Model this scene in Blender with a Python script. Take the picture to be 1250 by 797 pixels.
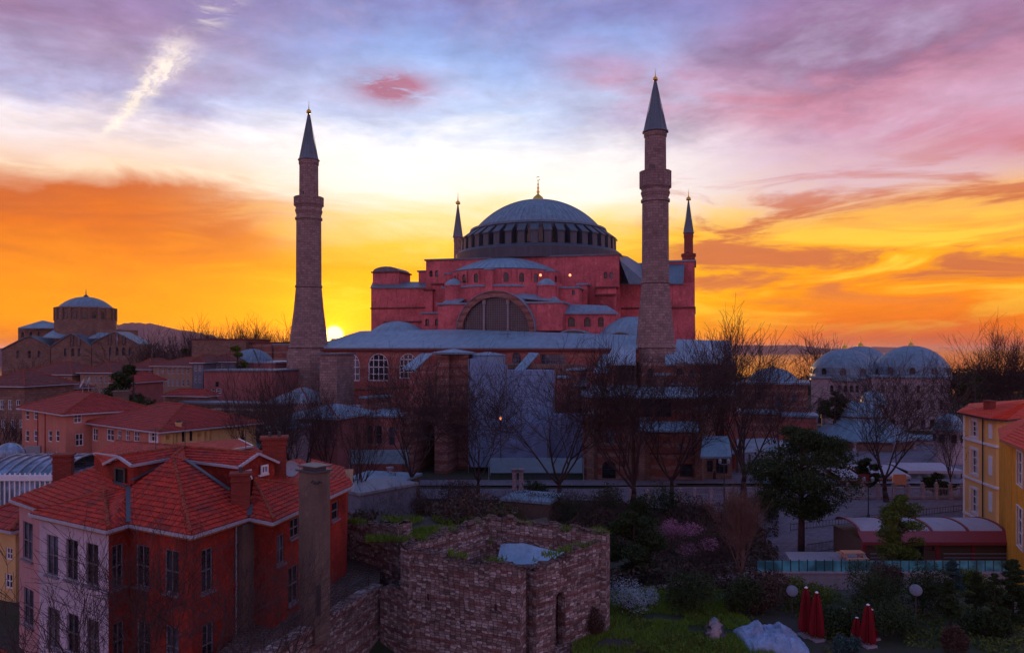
import bpy, math, random
from mathutils import Vector, noise
random.seed(7)
for o in list(bpy.data.objects): bpy.data.objects.remove(o)
SC = bpy.context.scene
COL = SC.collection
CZ, F, CX, HY = 20.0, 900.0, 625.0, 425.0      # camera height, focal length in photo pixels, optical centre column, horizon row

# ------------------------------------------------------------------ camera
cam_d = bpy.data.cameras.new('camera'); cam = bpy.data.objects.new('camera', cam_d); COL.objects.link(cam)
cam.location = (0, 0, CZ); cam.rotation_euler = (math.radians(90), 0, 0)
cam_d.sensor_width = 36; cam_d.lens = 36*F/1250; cam_d.shift_y = (HY-398.5)/1250
cam_d.clip_start = 0.5; cam_d.clip_end = 60000
SC.camera = cam
SC.view_settings.view_transform = 'Standard'; SC.view_settings.look = 'None'
SC.view_settings.exposure = 0.0; SC.view_settings.gamma = 1.0; SC.view_settings.use_curve_mapping = False
SC.cycles.max_bounces = 5; SC.cycles.diffuse_bounces = 3; SC.cycles.glossy_bounces = 3; SC.cycles.transmission_bounces = 3
SC.cycles.transparent_max_bounces = 8
SC.cycles.sample_clamp_indirect = 4

SUN_AZ = math.atan((408-625)/900.0); SUN_EL = math.radians(1.0)

# ------------------------------------------------------------------ node helper
class NT:
    def __init__(s, tree): s.t = tree; s.n = tree.nodes; s.l = tree.links
    def new(s, typ, **kw):
        nd = s.n.new(typ)
        for k, v in kw.items(): setattr(nd, k, v)
        return nd
    def put(s, sock, v):
        if v is None: return
        if hasattr(v, 'is_output') or hasattr(v, 'links'): s.l.new(v, sock)
        else:
            if sock.type == 'RGBA' and not hasattr(v, '__len__'): v = (v, v, v, 1)
            if sock.type == 'RGBA' and len(v) == 3: v = (*v, 1)
            sock.default_value = v
    def m(s, op, a, b=None, c=None, clamp=False):
        nd = s.new('ShaderNodeMath', operation=op); nd.use_clamp = clamp
        s.put(nd.inputs[0], a); s.put(nd.inputs[1], b)
        if c is not None: s.put(nd.inputs[2], c)
        return nd.outputs[0]
    def sep(s, v):
        nd = s.new('ShaderNodeSeparateXYZ'); s.put(nd.inputs[0], v); return nd.outputs
    def comb(s, x, y, z=0.0):
        nd = s.new('ShaderNodeCombineXYZ'); s.put(nd.inputs[0], x); s.put(nd.inputs[1], y); s.put(nd.inputs[2], z); return nd.outputs[0]
    def noise(s, vec, scale=1.0, detail=4.0, rough=0.55, dist=0.0):
        nd = s.new('ShaderNodeTexNoise'); s.put(nd.inputs['Vector'], vec)
        nd.inputs['Scale'].default_value = scale; nd.inputs['Detail'].default_value = detail
        nd.inputs['Roughness'].default_value = rough; nd.inputs['Distortion'].default_value = dist
        return nd.outputs['Fac']
    def ramp(s, fac, stops, interp='LINEAR'):
        nd = s.new('ShaderNodeValToRGB'); cr = nd.color_ramp; cr.interpolation = interp
        while len(cr.elements) < len(stops): cr.elements.new(0.5)
        for e, (p, c) in zip(cr.elements, stops):
            e.position = p; e.color = (*c, 1) if hasattr(c, '__len__') else (c, c, c, 1)
        s.put(nd.inputs[0], fac); return nd.outputs[0]
    def mix(s, fac, a, b, mode='MIX'):
        nd = s.new('ShaderNodeMix', data_type='RGBA', blend_type=mode); nd.clamp_factor = True
        s.put(nd.inputs[0], fac); s.put(nd.inputs[6], a); s.put(nd.inputs[7], b); return nd.outputs[2]
    def smooth(s, v, lo, hi):
        nd = s.new('ShaderNodeMapRange', interpolation_type='SMOOTHSTEP'); s.put(nd.inputs[0], v)
        nd.inputs[1].default_value = lo; nd.inputs[2].default_value = hi; return nd.outputs[0]
    def gauss(s, v, c, w):
        a = s.m('DIVIDE', s.m('SUBTRACT', v, c), w)
        return s.m('EXPONENT', s.m('MULTIPLY', s.m('MULTIPLY', a, a), -1.0))

def srgb(r, g, b):
    f = lambda c: (c/255)/12.92 if c/255 <= .04045 else ((c/255+.055)/1.055)**2.4
    return (f(r), f(g), f(b))

# ------------------------------------------------------------------ world: a sunset sky made from view directions
world = bpy.data.worlds.new('World'); SC.world = world; world.use_nodes = True
w = NT(world.node_tree); w.n.clear()
tc = w.new('ShaderNodeTexCoord').outputs['Generated']
X, Y, Z = w.sep(tc)
hor = w.m('SQRT', w.m('ADD', w.m('MULTIPLY', X, X), w.m('MULTIPLY', Y, Y)))
az = w.m('ARCTAN2', X, Y)                                   # 0 straight ahead, positive to the right
tel = w.m('DIVIDE', Z, w.m('MAXIMUM', hor, 0.02))            # tangent of the elevation
zc = w.m('ADD', w.m('MAXIMUM', Z, 0.0), 0.10)
cp = w.comb(w.m('DIVIDE', X, zc), w.m('DIVIDE', Y, zc))      # a flat cloud deck high overhead
n_big = w.noise(cp, 0.50, 6, 0.58, 0.3)
n_med = w.noise(cp, 1.7, 10, 0.62, 0.35)
n_fin = w.noise(cp, 6.0, 10, 0.66, 0.2)
ang = w.comb(w.m('MULTIPLY', az, 5.0), w.m('MULTIPLY', tel, 26.0))
n_str = w.noise(ang, 1.0, 7, 0.58, 0.7)                      # low streaky cloud
ang2 = w.comb(w.m('MULTIPLY', az, 3.2), w.m('MULTIPLY', tel, 11.0), 3.3)
n_wave = w.noise(ang2, 1.0, 6, 0.6, 0.8)
fine = w.noise(w.comb(w.m('MULTIPLY', az, 16), w.m('MULTIPLY', tel, 60), 1.7), 1.0, 8, 0.65, 0.5)
# elevation warped by the noise so that the bands are ragged
tw = w.m('ADD', tel, w.m('MULTIPLY', w.m('SUBTRACT', n_wave, 0.5), 0.10))
tw = w.m('ADD', tw, w.m('MULTIPLY', w.m('SUBTRACT', n_str, 0.5), 0.035))
t = w.m('MULTIPLY', tw, 2.0)                                 # ramp covers tan(el) 0 .. 0.5
centre = w.ramp(t, [(0.0, srgb(238,110,20)), (0.055, srgb(255,180,10)), (0.13, srgb(255,190,0)), (0.22, srgb(255,172,0)),
                    (0.28, srgb(255,196,60)), (0.34, srgb(255,226,160)), (0.41, (1.03,0.97,0.88)), (0.54, (1.0,0.98,0.99)), (0.62, srgb(196,212,246)),
                    (0.80, srgb(150,176,232)), (1.0, srgb(124,128,196))])
left = w.ramp(t, [(0.0, srgb(214,104,20)), (0.06, srgb(250,150,0)), (0.18, srgb(248,140,0)), (0.30, srgb(226,108,10)),
                    (0.36, srgb(206,98,40)), (0.41, srgb(252,222,190)), (0.53, srgb(250,240,246)), (0.60, srgb(190,196,236)),
                  (0.75, srgb(160,132,172)), (0.88, srgb(150,128,178)), (1.0, srgb(150,138,190))])
right = w.ramp(t, [(0.0, srgb(206,96,58)), (0.04, srgb(232,110,30)), (0.12, srgb(255,140,0)), (0.22, srgb(255,166,0)),
                   (0.32, srgb(246,176,84)), (0.42, srgb(226,188,190)), (0.52, srgb(214,176,204)), (0.64, srgb(196,142,170)),
                   (0.78, srgb(166,120,160)), (0.90, srgb(156,124,172)), (1.0, srgb(140,122,182))])
back = w.ramp(w.m('MULTIPLY', tel, 0.4), [(0.0, (0.60,0.31,0.42)), (0.10, (0.74,0.42,0.60)), (0.30, (0.44,0.36,0.64)), (1.0, (0.15,0.25,0.54))])
fl = w.smooth(az, -0.12, -0.50)
fr = w.smooth(az, 0.10, 0.42)
front = w.mix(fr, w.mix(fl, centre, left), right)
# mauve and salmon clouds in the upper sky
hi = w.smooth(tel, 0.19, 0.34)
side = w.m('ADD', w.m('MULTIPLY', w.smooth(az, -0.16, -0.40), 0.85), w.m('MULTIPLY', w.smooth(az, -0.06, 0.30), 0.9), clamp=True)
side = w.m('MAXIMUM', side, w.m('MULTIPLY', w.smooth(tel, 0.33, 0.46), 0.55))
cl = w.m('MULTIPLY', w.m('MULTIPLY', w.smooth(w.m('ADD', w.m('MULTIPLY', n_big, 0.6), w.m('MULTIPLY', n_med, 0.4)), 0.45, 0.59), hi), side)
ccol = w.ramp(n_med, [(0.30, srgb(222,150,160)), (0.43, srgb(184,110,130)), (0.54, srgb(130,92,130)), (0.70, srgb(122,104,156))])
front = w.mix(w.m('MULTIPLY', cl, 0.88), front, ccol)
# pale lavender veils
veil = w.m('MULTIPLY', w.smooth(n_med, 0.50, 0.72), w.smooth(tel, 0.24, 0.36))
front = w.mix(w.m('MULTIPLY', veil, 0.45), front, srgb(214,190,216))
# a long rosy cloud sheet falling to the right
sheet = w.m('MULTIPLY', w.gauss(w.m('ADD', tel, w.m('MULTIPLY', az, 0.26)), 0.395, 0.035), w.smooth(az, 0.0, 0.16))
sheet = w.m('MULTIPLY', sheet, w.smooth(n_wave, 0.30, 0.62))
front = w.mix(w.m('MULTIPLY', sheet, 0.75), front, srgb(208,124,142))
# one small dusky puff
puff = w.m('MULTIPLY', w.gauss(az, -0.160, 0.048), w.gauss(tel, 0.349, 0.021))
puff = w.m('MULTIPLY', puff, w.smooth(w.m('ADD', w.m('MULTIPLY', fine, .5), w.m('MULTIPLY', n_med, .5)), 0.36, 0.52))
front = w.mix(w.m('MULTIPLY', puff, 1.5, clamp=True), front, srgb(178,118,146))
# brown-orange bank low on the left, streaks low on the right
bankl = w.m('MULTIPLY', w.smooth(n_str, 0.40, 0.62), w.m('MULTIPLY', w.smooth(az, -0.22, -0.40), w.gauss(tel, 0.155, 0.055)))
front = w.mix(w.m('MULTIPLY', bankl, 0.8), front, srgb(206,96,34))
bankr = w.m('MULTIPLY', w.smooth(n_str, 0.47, 0.60), w.m('MULTIPLY', w.smooth(az, 0.12, 0.26), w.m('MULTIPLY', w.smooth(tel, 0.03, 0.09), w.smooth(tel, 0.27, 0.16))))
front = w.mix(w.m('MULTIPLY', bankr, 0.9), front, srgb(204,104,66))
brt = w.m('MULTIPLY', w.smooth(n_str, 0.50, 0.34), w.m('MULTIPLY', w.gauss(tel, 0.105, 0.075), w.smooth(az, -0.45, 0.0)))
front = w.mix(w.m('MULTIPLY', brt, 0.65), front, srgb(255,222,70))
# the vapour trail, upper left
dx, dz = w.m('SUBTRACT', az, -0.462), w.m('SUBTRACT', tel, 0.314)
al = w.m('ADD', w.m('MULTIPLY', dx, 0.586), w.m('MULTIPLY', dz, 0.81))
ac = w.m('SUBTRACT', w.m('MULTIPLY', dx, 0.81), w.m('MULTIPLY', dz, 0.586))
ac = w.m('ADD', ac, w.m('MULTIPLY', w.m('SUBTRACT', fine, 0.5), 0.022))
ac = w.m('ADD', ac, w.m('MULTIPLY', w.m('SUBTRACT', w.noise(ang, 3.0, 5, 0.6), 0.5), 0.020))
wid = w.m('ADD', 0.003, w.m('MULTIPLY', w.m('MAXIMUM', w.m('ADD', al, 0.075), 0.0), 0.11))
trail = w.m('EXPONENT', w.m('MULTIPLY', w.m('POWER', w.m('DIVIDE', w.m('ABSOLUTE', ac), wid), 2.0), -1.0))
trail = w.m('MULTIPLY', trail, w.m('MULTIPLY', w.smooth(al, -0.085, -0.06), w.smooth(al, 0.11, 0.03)))
trail2 = w.m('MULTIPLY', w.m('EXPONENT', w.m('MULTIPLY', w.m('POWER', w.m('DIVIDE', w.m('ABSOLUTE', ac), 0.016), 2.0), -1.0)),
             w.m('MULTIPLY', w.smooth(al, 0.09, 0.13), w.smooth(fine, 0.4, 0.6)))
trail = w.m('MULTIPLY', trail, w.m('ADD', 0.45, w.m('MULTIPLY', w.smooth(w.noise(w.comb(w.m('MULTIPLY', al, 40), w.m('MULTIPLY', ac, 110)), 1.0, 6, 0.7, 0.6), 0.35, 0.6), 0.75)), clamp=True)
front = w.mix(w.m('MULTIPLY', w.m('MAXIMUM', trail, w.m('MULTIPLY', trail2, 0.6)), 0.95, clamp=True), front, (1.0, 0.86, 0.76))
tex = w.m('ADD', 1.0, w.m('MULTIPLY', w.m('SUBTRACT', n_fin, 0.5), w.m('MULTIPLY', hi, 0.80)))
tex = w.m('ADD', tex, w.m('MULTIPLY', w.m('SUBTRACT', fine, 0.5), w.m('MULTIPLY', w.smooth(tel, 0.22, 0.10), 0.30)))
front = w.mix(1.0, front, w.comb(tex, tex, tex), 'MULTIPLY')
# glow round the sun and the small disc itself
sx, sz = w.m('SUBTRACT', az, SUN_AZ), w.m('SUBTRACT', tel, math.tan(SUN_EL))
r2 = w.m('SQRT', w.m('ADD', w.m('MULTIPLY', sx, sx), w.m('MULTIPLY', sz, sz)))
glow = w.m('EXPONENT', w.m('MULTIPLY', r2, -15.0))
glow2 = w.m('EXPONENT', w.m('MULTIPLY', r2, -55.0))
disc = w.smooth(r2, 0.0140, 0.0090)
front = w.mix(1.0, front, w.mix(1.0, (0.50,0.20,0.005), glow, 'MULTIPLY'), 'ADD')
front = w.mix(1.0, front, w.mix(1.0, (2.4,0.55,0.02), glow2, 'MULTIPLY'), 'ADD')
front = w.mix(1.0, front, w.mix(1.0, (6.0,4.0,0.9), disc, 'MULTIPLY'), 'ADD')
ff = w.smooth(Y, -0.1, 0.55)
zen = w.smooth(Z, 0.42, 0.75)
sky = w.mix(zen, w.mix(ff, back, front), (0.15,0.26,0.56))
nsk = w.new('ShaderNodeTexSky', sky_type='NISHITA'); nsk.sun_disc = False
nsk.sun_elevation = SUN_EL; nsk.sun_rotation = SUN_AZ
bg1 = w.new('ShaderNodeBackground'); w.put(bg1.inputs[0], nsk.outputs[0]); bg1.inputs[1].default_value = 0.015
bg2 = w.new('ShaderNodeBackground'); w.put(bg2.inputs[0], sky); bg2.inputs[1].default_value = 1.05
ad = w.new('ShaderNodeAddShader'); w.l.new(bg1.outputs[0], ad.inputs[0]); w.l.new(bg2.outputs[0], ad.inputs[1])
w.l.new(ad.outputs[0], w.new('ShaderNodeOutputWorld').inputs[0])

sd = bpy.data.lights.new('sun', 'SUN'); sd.energy = 2.0; sd.angle = math.radians(0.6); sd.color = (1.0, 0.55, 0.24)
sun = bpy.data.objects.new('sun', sd); COL.objects.link(sun); sun.location = (-40, 150, 60)
sdir = Vector((math.sin(SUN_AZ)*math.cos(SUN_EL), math.cos(SUN_AZ)*math.cos(SUN_EL), math.sin(SUN_EL)))
sun.rotation_euler = (-sdir).to_track_quat('-Z', 'Y').to_euler()

# ------------------------------------------------------------------ materials
def wall_uv(a):
    """u along any wall, v up it (or down the slope of a roof), in metres"""
    g = a.new('ShaderNodeNewGeometry'); px, py, pz = a.sep(g.outputs['Position']); nx, ny, nz = a.sep(g.outputs['True Normal'])
    hl = a.m('SQRT', a.m('ADD', a.m('MULTIPLY', nx, nx), a.m('MULTIPLY', ny, ny)))
    hs = a.m('MAXIMUM', hl, 0.03)
    u = a.m('DIVIDE', a.m('SUBTRACT', a.m('MULTIPLY', py, nx), a.m('MULTIPLY', px, ny)), hs)
    v = a.m('DIVIDE', pz, hs)
    flat = a.m('LESS_THAN', hl, 0.05)
    mu = a.new('ShaderNodeMix', data_type='VECTOR'); a.put(mu.inputs[0], flat)
    a.put(mu.inputs[4], a.comb(u, v)); a.put(mu.inputs[5], a.comb(px, py))
    return mu.outputs[1], g.outputs['Position'], pz

def base_mat(name, rough=0.85, metallic=0.0, spec=0.3):
    m = bpy.data.materials.new(name); m.use_nodes = True; a = NT(m.node_tree)
    p = a.n['Principled BSDF']; p.inputs['Roughness'].default_value = rough; p.inputs['Metallic'].default_value = metallic
    p.inputs['Specular IOR Level'].default_value = spec
    return m, a, p
def bump(a, p, h, strength=0.4, dist=0.05):
    b = a.new('ShaderNodeBump'); b.inputs['Strength'].default_value = strength; b.inputs['Distance'].default_value = dist
    a.put(b.inputs['Height'], h); a.l.new(b.outputs[0], p.inputs['Normal'])

def mat_plaster(name, col, var=0.35, scale=0.35, stain=0.35, rough=0.9, bumpd=0.03, stcol=None):
    m, a, p = base_mat(name, rough)
    uv, pos, pz = wall_uv(a)
    n1 = a.noise(pos, scale, 6, 0.65); n2 = a.noise(pos, scale*9, 5, 0.6)
    u, v, _ = a.sep(uv)
    st = a.noise(a.comb(a.m('MULTIPLY', u, 1.6), a.m('MULTIPLY', v, 0.18)), 1.0, 6, 0.65)    # rain streaks
    k = a.m('ADD', 1.0-var*.5, a.m('MULTIPLY', a.m('SUBTRACT', n1, 0.5), var*2.2))
    k = a.m('ADD', k, a.m('MULTIPLY', a.m('SUBTRACT', n2, 0.5), var*1.2))
    c = a.mix(1.0, col, a.comb(k, k, k), 'MULTIPLY')
    c = a.mix(a.m('MULTIPLY', a.smooth(st, 0.50, 0.72), stain), c, stcol or tuple(x*0.35 for x in col))
    c = a.mix(a.m('MULTIPLY', a.smooth(a.noise(pos, scale*3, 7, 0.7), 0.56, 0.70), stain*0.6), c, tuple(min(1, x*1.5+0.03) for x in col))
    a.put(p.inputs['Base Color'], c)
    bump(a, p, n2, 0.5, bumpd)
    return m

def mat_blocks(name, c1, c2, mortar, bw=0.8, bh=0.4, ms=0.03, var=0.5, rough=0.9, dist=0.0, band=None, bumpd=0.04, stain=0.4):
    m, a, p = base_mat(name, rough)
    uv, pos, pz = wall_uv(a)
    if dist:
        nn = a.new('ShaderNodeTexNoise'); a.put(nn.inputs['Vector'], pos); nn.inputs['Scale'].default_value = 0.9; nn.inputs['Detail'].default_value = 3
        vm = a.new('ShaderNodeVectorMath', operation='MULTIPLY_ADD'); a.put(vm.inputs[0], nn.outputs['Color'])
        vm.inputs[1].default_value = (dist, dist, 0); a.put(vm.inputs[2], uv); uv = vm.outputs[0]
    b = a.new('ShaderNodeTexBrick'); a.put(b.inputs['Vector'], uv); b.inputs['Scale'].default_value = 1.0
    b.inputs['Brick Width'].default_value = bw; b.inputs['Row Height'].default_value = bh; b.inputs['Mortar Size'].default_value = ms
    b.inputs['Mortar Smooth'].default_value = 0.3; b.inputs['Bias'].default_value = 0
    a.put(b.inputs['Color1'], c1); a.put(b.inputs['Color2'], c2); a.put(b.inputs['Mortar'], mortar)
    c = b.outputs['Color']
    if band:      # (period, share, colour a, colour b): courses of thin brick between the stone
        per, share, ca, cb = band
        u, v, _ = a.sep(uv)
        b2 = a.new('ShaderNodeTexBrick'); a.put(b2.inputs['Vector'], uv); b2.inputs['Scale'].default_value = 1.0
        b2.inputs['Brick Width'].default_value = 0.36; b2.inputs['Row Height'].default_value = 0.09; b2.inputs['Mortar Size'].default_value = 0.018
        a.put(b2.inputs['Color1'], ca); a.put(b2.inputs['Color2'], cb); a.put(b2.inputs['Mortar'], mortar)
        vj = a.m('ADD', v, a.m('MULTIPLY', a.m('SUBTRACT', a.noise(pos, 0.7, 4, 0.6), 0.5), per*0.5))
        fr_ = a.m('FRACT', a.m('DIVIDE', vj, per))
        msk = a.smooth(fr_, share+0.03, share-0.03)
        c = a.mix(msk, c, b2.outputs['Color'])
    n1 = a.noise(pos, 0.45, 6, 0.65); n2 = a.noise(pos, 5.0, 6, 0.65)
    k = a.m('ADD', 1.0, a.m('MULTIPLY', a.m('SUBTRACT', a.m('ADD', n1, n2), 1.0), var*1.6))
    c = a.mix(1.0, c, a.comb(k, k, k), 'MULTIPLY')
    c = a.mix(a.m('MULTIPLY', a.smooth(a.noise(pos, 0.9, 6, 0.7), 0.54, 0.68), stain), c, tuple(x*0.3 for x in c1))
    a.put(p.inputs['Base Color'], c)
    h = a.m('ADD', a.m('MULTIPLY', b.outputs['Fac'], -1.0), a.m('MULTIPLY', n2, 0.9))
    bump(a, p, h, 0.7, bumpd)
    return m

def mat_rubble(name, per=0.80, red=0.5):
    """rows of uneven pale stones broken by thin red brick courses that come and go"""
    m, a, p = base_mat(name, 0.95)
    uv, pos, pz = wall_uv(a)
    nn = a.new('ShaderNodeTexNoise'); a.put(nn.inputs['Vector'], pos); nn.inputs['Scale'].default_value = 1.6; nn.inputs['Detail'].default_value = 6; nn.inputs['Roughness'].default_value = 0.7
    vm = a.new('ShaderNodeVectorMath', operation='MULTIPLY_ADD'); a.put(vm.inputs[0], nn.outputs['Color']); vm.inputs[1].default_value = (0.16, 0.07, 0); a.put(vm.inputs[2], uv)
    u, v, _ = a.sep(vm.outputs[0])
    sv = a.comb(a.m('ADD', a.m('MULTIPLY', u, 3.1), a.m('MULTIPLY', a.noise(pos, 0.35, 2, 0.5), 3.0)), a.m('MULTIPLY', v, 6.6))
    vo = a.new('ShaderNodeTexVoronoi', feature='F1'); a.put(vo.inputs['Vector'], sv); vo.inputs['Scale'].default_value = 1.0; vo.inputs['Randomness'].default_value = 0.42
    ve = a.new('ShaderNodeTexVoronoi', feature='DISTANCE_TO_EDGE'); a.put(ve.inputs['Vector'], sv); ve.inputs['Scale'].default_value = 1.0; ve.inputs['Randomness'].default_value = 0.42
    cr, cg, cb = a.sep(vo.outputs['Color'])
    stone = a.ramp(cr, [(0.0, (0.12,0.08,0.075)), (0.30, (0.23,0.16,0.15)), (0.75, (0.35,0.265,0.26)), (1.0, (0.52,0.44,0.44))])
    joint = a.smooth(ve.outputs['Distance'], 0.10, 0.02)
    c = a.mix(a.m('MULTIPLY', joint, 0.75), stone, (0.10,0.055,0.05))
    br = a.new('ShaderNodeTexBrick'); a.put(br.inputs['Vector'], vm.outputs[0]); br.inputs['Scale'].default_value = 1.0; br.inputs['Brick Width'].default_value = 0.34; br.inputs['Row Height'].default_value = 0.075; br.inputs['Mortar Size'].default_value = 0.016
    a.put(br.inputs['Color1'], (0.27,0.075,0.06)); a.put(br.inputs['Color2'], (0.16,0.05,0.045)); a.put(br.inputs['Mortar'], (0.15,0.085,0.08))
    fr_ = a.m('FRACT', a.m('DIVIDE', v, per))
    band = a.m('MULTIPLY', a.smooth(fr_, 0.30, 0.24), a.smooth(fr_, 0.0, 0.05))
    big = a.noise(pos, 0.55, 5, 0.7)
    band = a.m('MULTIPLY', band, a.smooth(big, 0.62-red*0.45, 0.68-red*0.3))
    band = a.m('MAXIMUM', band, a.m('MULTIPLY', a.smooth(a.noise(a.comb(a.m('MULTIPLY', u, .5), a.m('MULTIPLY', v, 2.2)), 1.0, 6, 0.7), 0.56, 0.62), 0.9))
    c = a.mix(a.m('MULTIPLY', band, 0.82), c, br.outputs['Color'])
    n1 = a.noise(pos, 0.5, 7, 0.7); n2 = a.noise(pos, 7.0, 6, 0.7)
    k = a.m('ADD', 1.0, a.m('MULTIPLY', a.m('SUBTRACT', a.m('ADD', n1, n2), 1.0), 1.5))
    c = a.mix(1.0, c, a.comb(k, k, k), 'MULTIPLY')
    c = a.mix(a.m('MULTIPLY', a.smooth(a.noise(pos, 1.3, 7, 0.75), 0.53, 0.66), 0.5), c, (0.07,0.04,0.035))
    a.put(p.inputs['Base Color'], c)
    bump(a, p, a.m('ADD', a.m('MULTIPLY', joint, -1.0), a.m('ADD', a.m('MULTIPLY', cg, 0.6), n2)), 0.9, 0.09)
    return m

def mat_tile(name, c1, c2, cw=0.24, course=0.34, moss=0.3):
    m, a, p = base_mat(name, 0.75, spec=0.35)
    uv, pos, pz = wall_uv(a); u, v, _ = a.sep(uv)
    cu = a.m('FLOOR', a.m('DIVIDE', u, cw)); cv = a.m('FLOOR', a.m('DIVIDE', v, course))
    wn = a.new('ShaderNodeTexWhiteNoise', noise_dimensions='2D'); a.put(wn.inputs['Vector'], a.comb(cu, cv))
    c = a.mix(wn.outputs['Value'], c1, c2)
    n = a.noise(pos, 0.6, 6, 0.7)
    c = a.mix(a.m('MULTIPLY', a.smooth(n, 0.52, 0.70), moss), c, (0.05, 0.035, 0.03))
    c = a.mix(a.m('MULTIPLY', a.smooth(a.noise(pos, 2.5, 5, 0.7), 0.56, 0.75), moss), c, (0.32, 0.16, 0.07))
    a.put(p.inputs['Base Color'], c)
    wav = a.m('ABSOLUTE', a.m('SINE', a.m('MULTIPLY', u, math.pi/cw)))
    bump(a, p, a.m('ADD', wav, a.m('MULTIPLY', a.noise(pos, 6, 4, 0.6), 0.3)), 0.9, 0.06)
    return m

def mat_lead(name, col=(0.165,0.255,0.335), seam=0.6, var=0.4, rough=0.5):
    m, a, p = base_mat(name, rough, spec=0.5)
    uv, pos, pz = wall_uv(a); u, v, _ = a.sep(uv)
    s = a.m('FRACT', a.m('DIVIDE', u, seam)); line = a.m('MULTIPLY', a.smooth(s, 0.10, 0.03), 1.0)
    wn = a.new('ShaderNodeTexWhiteNoise', noise_dimensions='2D')
    a.put(wn.inputs['Vector'], a.comb(a.m('FLOOR', a.m('DIVIDE', u, seam)), a.m('FLOOR', a.m('DIVIDE', v, 2.1))))
    n1 = a.noise(pos, 0.5, 6, 0.7); n2 = a.noise(pos, 4.0, 6, 0.65)
    k = a.m('ADD', 1.0, a.m('MULTIPLY', a.m('SUBTRACT', a.m('ADD', n1, n2), 1.0), var*1.3))
    k = a.m('ADD', k, a.m('MULTIPLY', a.m('SUBTRACT', wn.outputs['Value'], 0.5), var*0.7))
    c = a.mix(1.0, col, a.comb(k, k, k), 'MULTIPLY')
    c = a.mix(a.m('MULTIPLY', line, 0.45), c, tuple(x*0.4 for x in col))
    a.put(p.inputs['Base Color'], c)
    bump(a, p, a.m('ADD', line, a.m('MULTIPLY', n2, 0.4)), 0.5, 0.06)
    return m

def mat_plain(name, col, rough=0.6, metallic=0.0, var=0.2, scale=3.0, spec=0.4, bumpd=0.01):
    m, a, p = base_mat(name, rough, metallic, spec)
    g = a.new('ShaderNodeNewGeometry').outputs['Position']
    n = a.noise(g, scale, 5, 0.6); k = a.m('ADD', 1.0, a.m('MULTIPLY', a.m('SUBTRACT', n, 0.5), var*2))
    a.put(p.inputs['Base Color'], a.mix(1.0, col, a.comb(k, k, k), 'MULTIPLY'))
    bump(a, p, a.noise(g, scale*5, 4, 0.6), 0.3, bumpd)
    return m

def mat_leaf(name, c1, c2, scale=0.8):
    m, a, p = base_mat(name, 0.75, spec=0.2)
    g = a.new('ShaderNodeNewGeometry')
    n = a.noise(g.outputs['Position'], scale, 4, 0.7)
    wn = g.outputs['Random Per Island']
    c = a.mix(a.m('ADD', a.m('MULTIPLY', n, 0.7), a.m('MULTIPLY', wn, 0.4), clamp=True), c1, c2)
    a.put(p.inputs['Base Color'], c)
    return m

def mat_glass(name, col=(0.012,0.014,0.02), rough=0.12):
    m, a, p = base_mat(name, rough, spec=0.55)
    g = a.new('ShaderNodeNewGeometry')
    n = a.noise(g.outputs['Position'], 0.8, 3, 0.5)
    c = a.mix(a.smooth(n, 0.4, 0.7), col, tuple(x*3.0 for x in col))
    a.put(p.inputs['Base Color'], c)
    return m

MT = {}
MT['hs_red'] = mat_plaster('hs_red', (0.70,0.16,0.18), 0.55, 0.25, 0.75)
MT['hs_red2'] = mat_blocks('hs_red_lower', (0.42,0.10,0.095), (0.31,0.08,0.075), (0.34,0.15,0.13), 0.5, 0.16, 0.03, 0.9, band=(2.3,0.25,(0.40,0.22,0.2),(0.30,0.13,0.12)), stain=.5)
MT['hs_trim'] = mat_plaster('hs_trim', (0.17,0.05,0.055), 0.4, 0.4, 0.3)
MT['hs_stone'] = mat_blocks('hs_pier_stone', (0.32,0.17,0.15), (0.22,0.10,0.09), (0.16,0.08,0.07), 0.9, 0.42, 0.03, 0.6, band=(1.5,0.35,(0.24,0.07,0.05),(0.17,0.05,0.04)))
MT['minaret'] = mat_blocks('minaret_stone', (0.31,0.205,0.195), (0.20,0.13,0.125), (0.11,0.07,0.07), 1.0, 0.5, 0.03, 0.65, bumpd=0.06, stain=.5)
MT['minaret_brick'] = mat_blocks('minaret_brick', (0.34,0.075,0.06), (0.25,0.06,0.05), (0.16,0.06,0.05), 0.5, 0.2, 0.03, 0.5)
MT['pale_stone'] = mat_blocks('pale_stone', (0.40,0.32,0.36), (0.31,0.24,0.27), (0.18,0.13,0.15), 0.8, 0.4, 0.02, 0.5)
MT['dusk_stone'] = mat_blocks('dusk_stone', (0.26,0.15,0.12), (0.17,0.095,0.08), (0.12,0.07,0.06), 0.7, 0.35, 0.03, 0.6)
MT['brick'] = mat_blocks('brick', (0.30,0.085,0.065), (0.17,0.055,0.05), (0.22,0.12,0.10), 0.45, 0.16, 0.03, 0.9, band=(1.7,0.3,(0.36,0.24,0.22),(0.26,0.16,0.15)), stain=.55)
MT['chimney_brick'] = mat_blocks('chimney_brick', (0.30,0.05,0.035), (0.22,0.04,0.03), (0.12,0.035,0.03), 0.24, 0.08, 0.012, 0.4)
MT['ruin'] = mat_rubble('ruin_masonry')
MT['ruin_core'] = mat_blocks('ruin_core', (0.20,0.12,0.11), (0.12,0.07,0.06), (0.06,0.035,0.03), 0.5, 0.22, 0.05, 0.9, dist=0.3, bumpd=0.14)
MT['terrace_wall'] = mat_rubble('terrace_masonry', 0.85, 0.62)
MT['lead'] = mat_lead('lead'); MT['lead_dark'] = mat_lead('lead_dark', (0.085,0.12,0.16), 0.8)
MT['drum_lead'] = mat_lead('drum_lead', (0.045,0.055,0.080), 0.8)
MT['lead_dome'] = mat_lead('lead_dome', (0.12,0.185,0.25), 0.9, 0.5)
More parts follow.
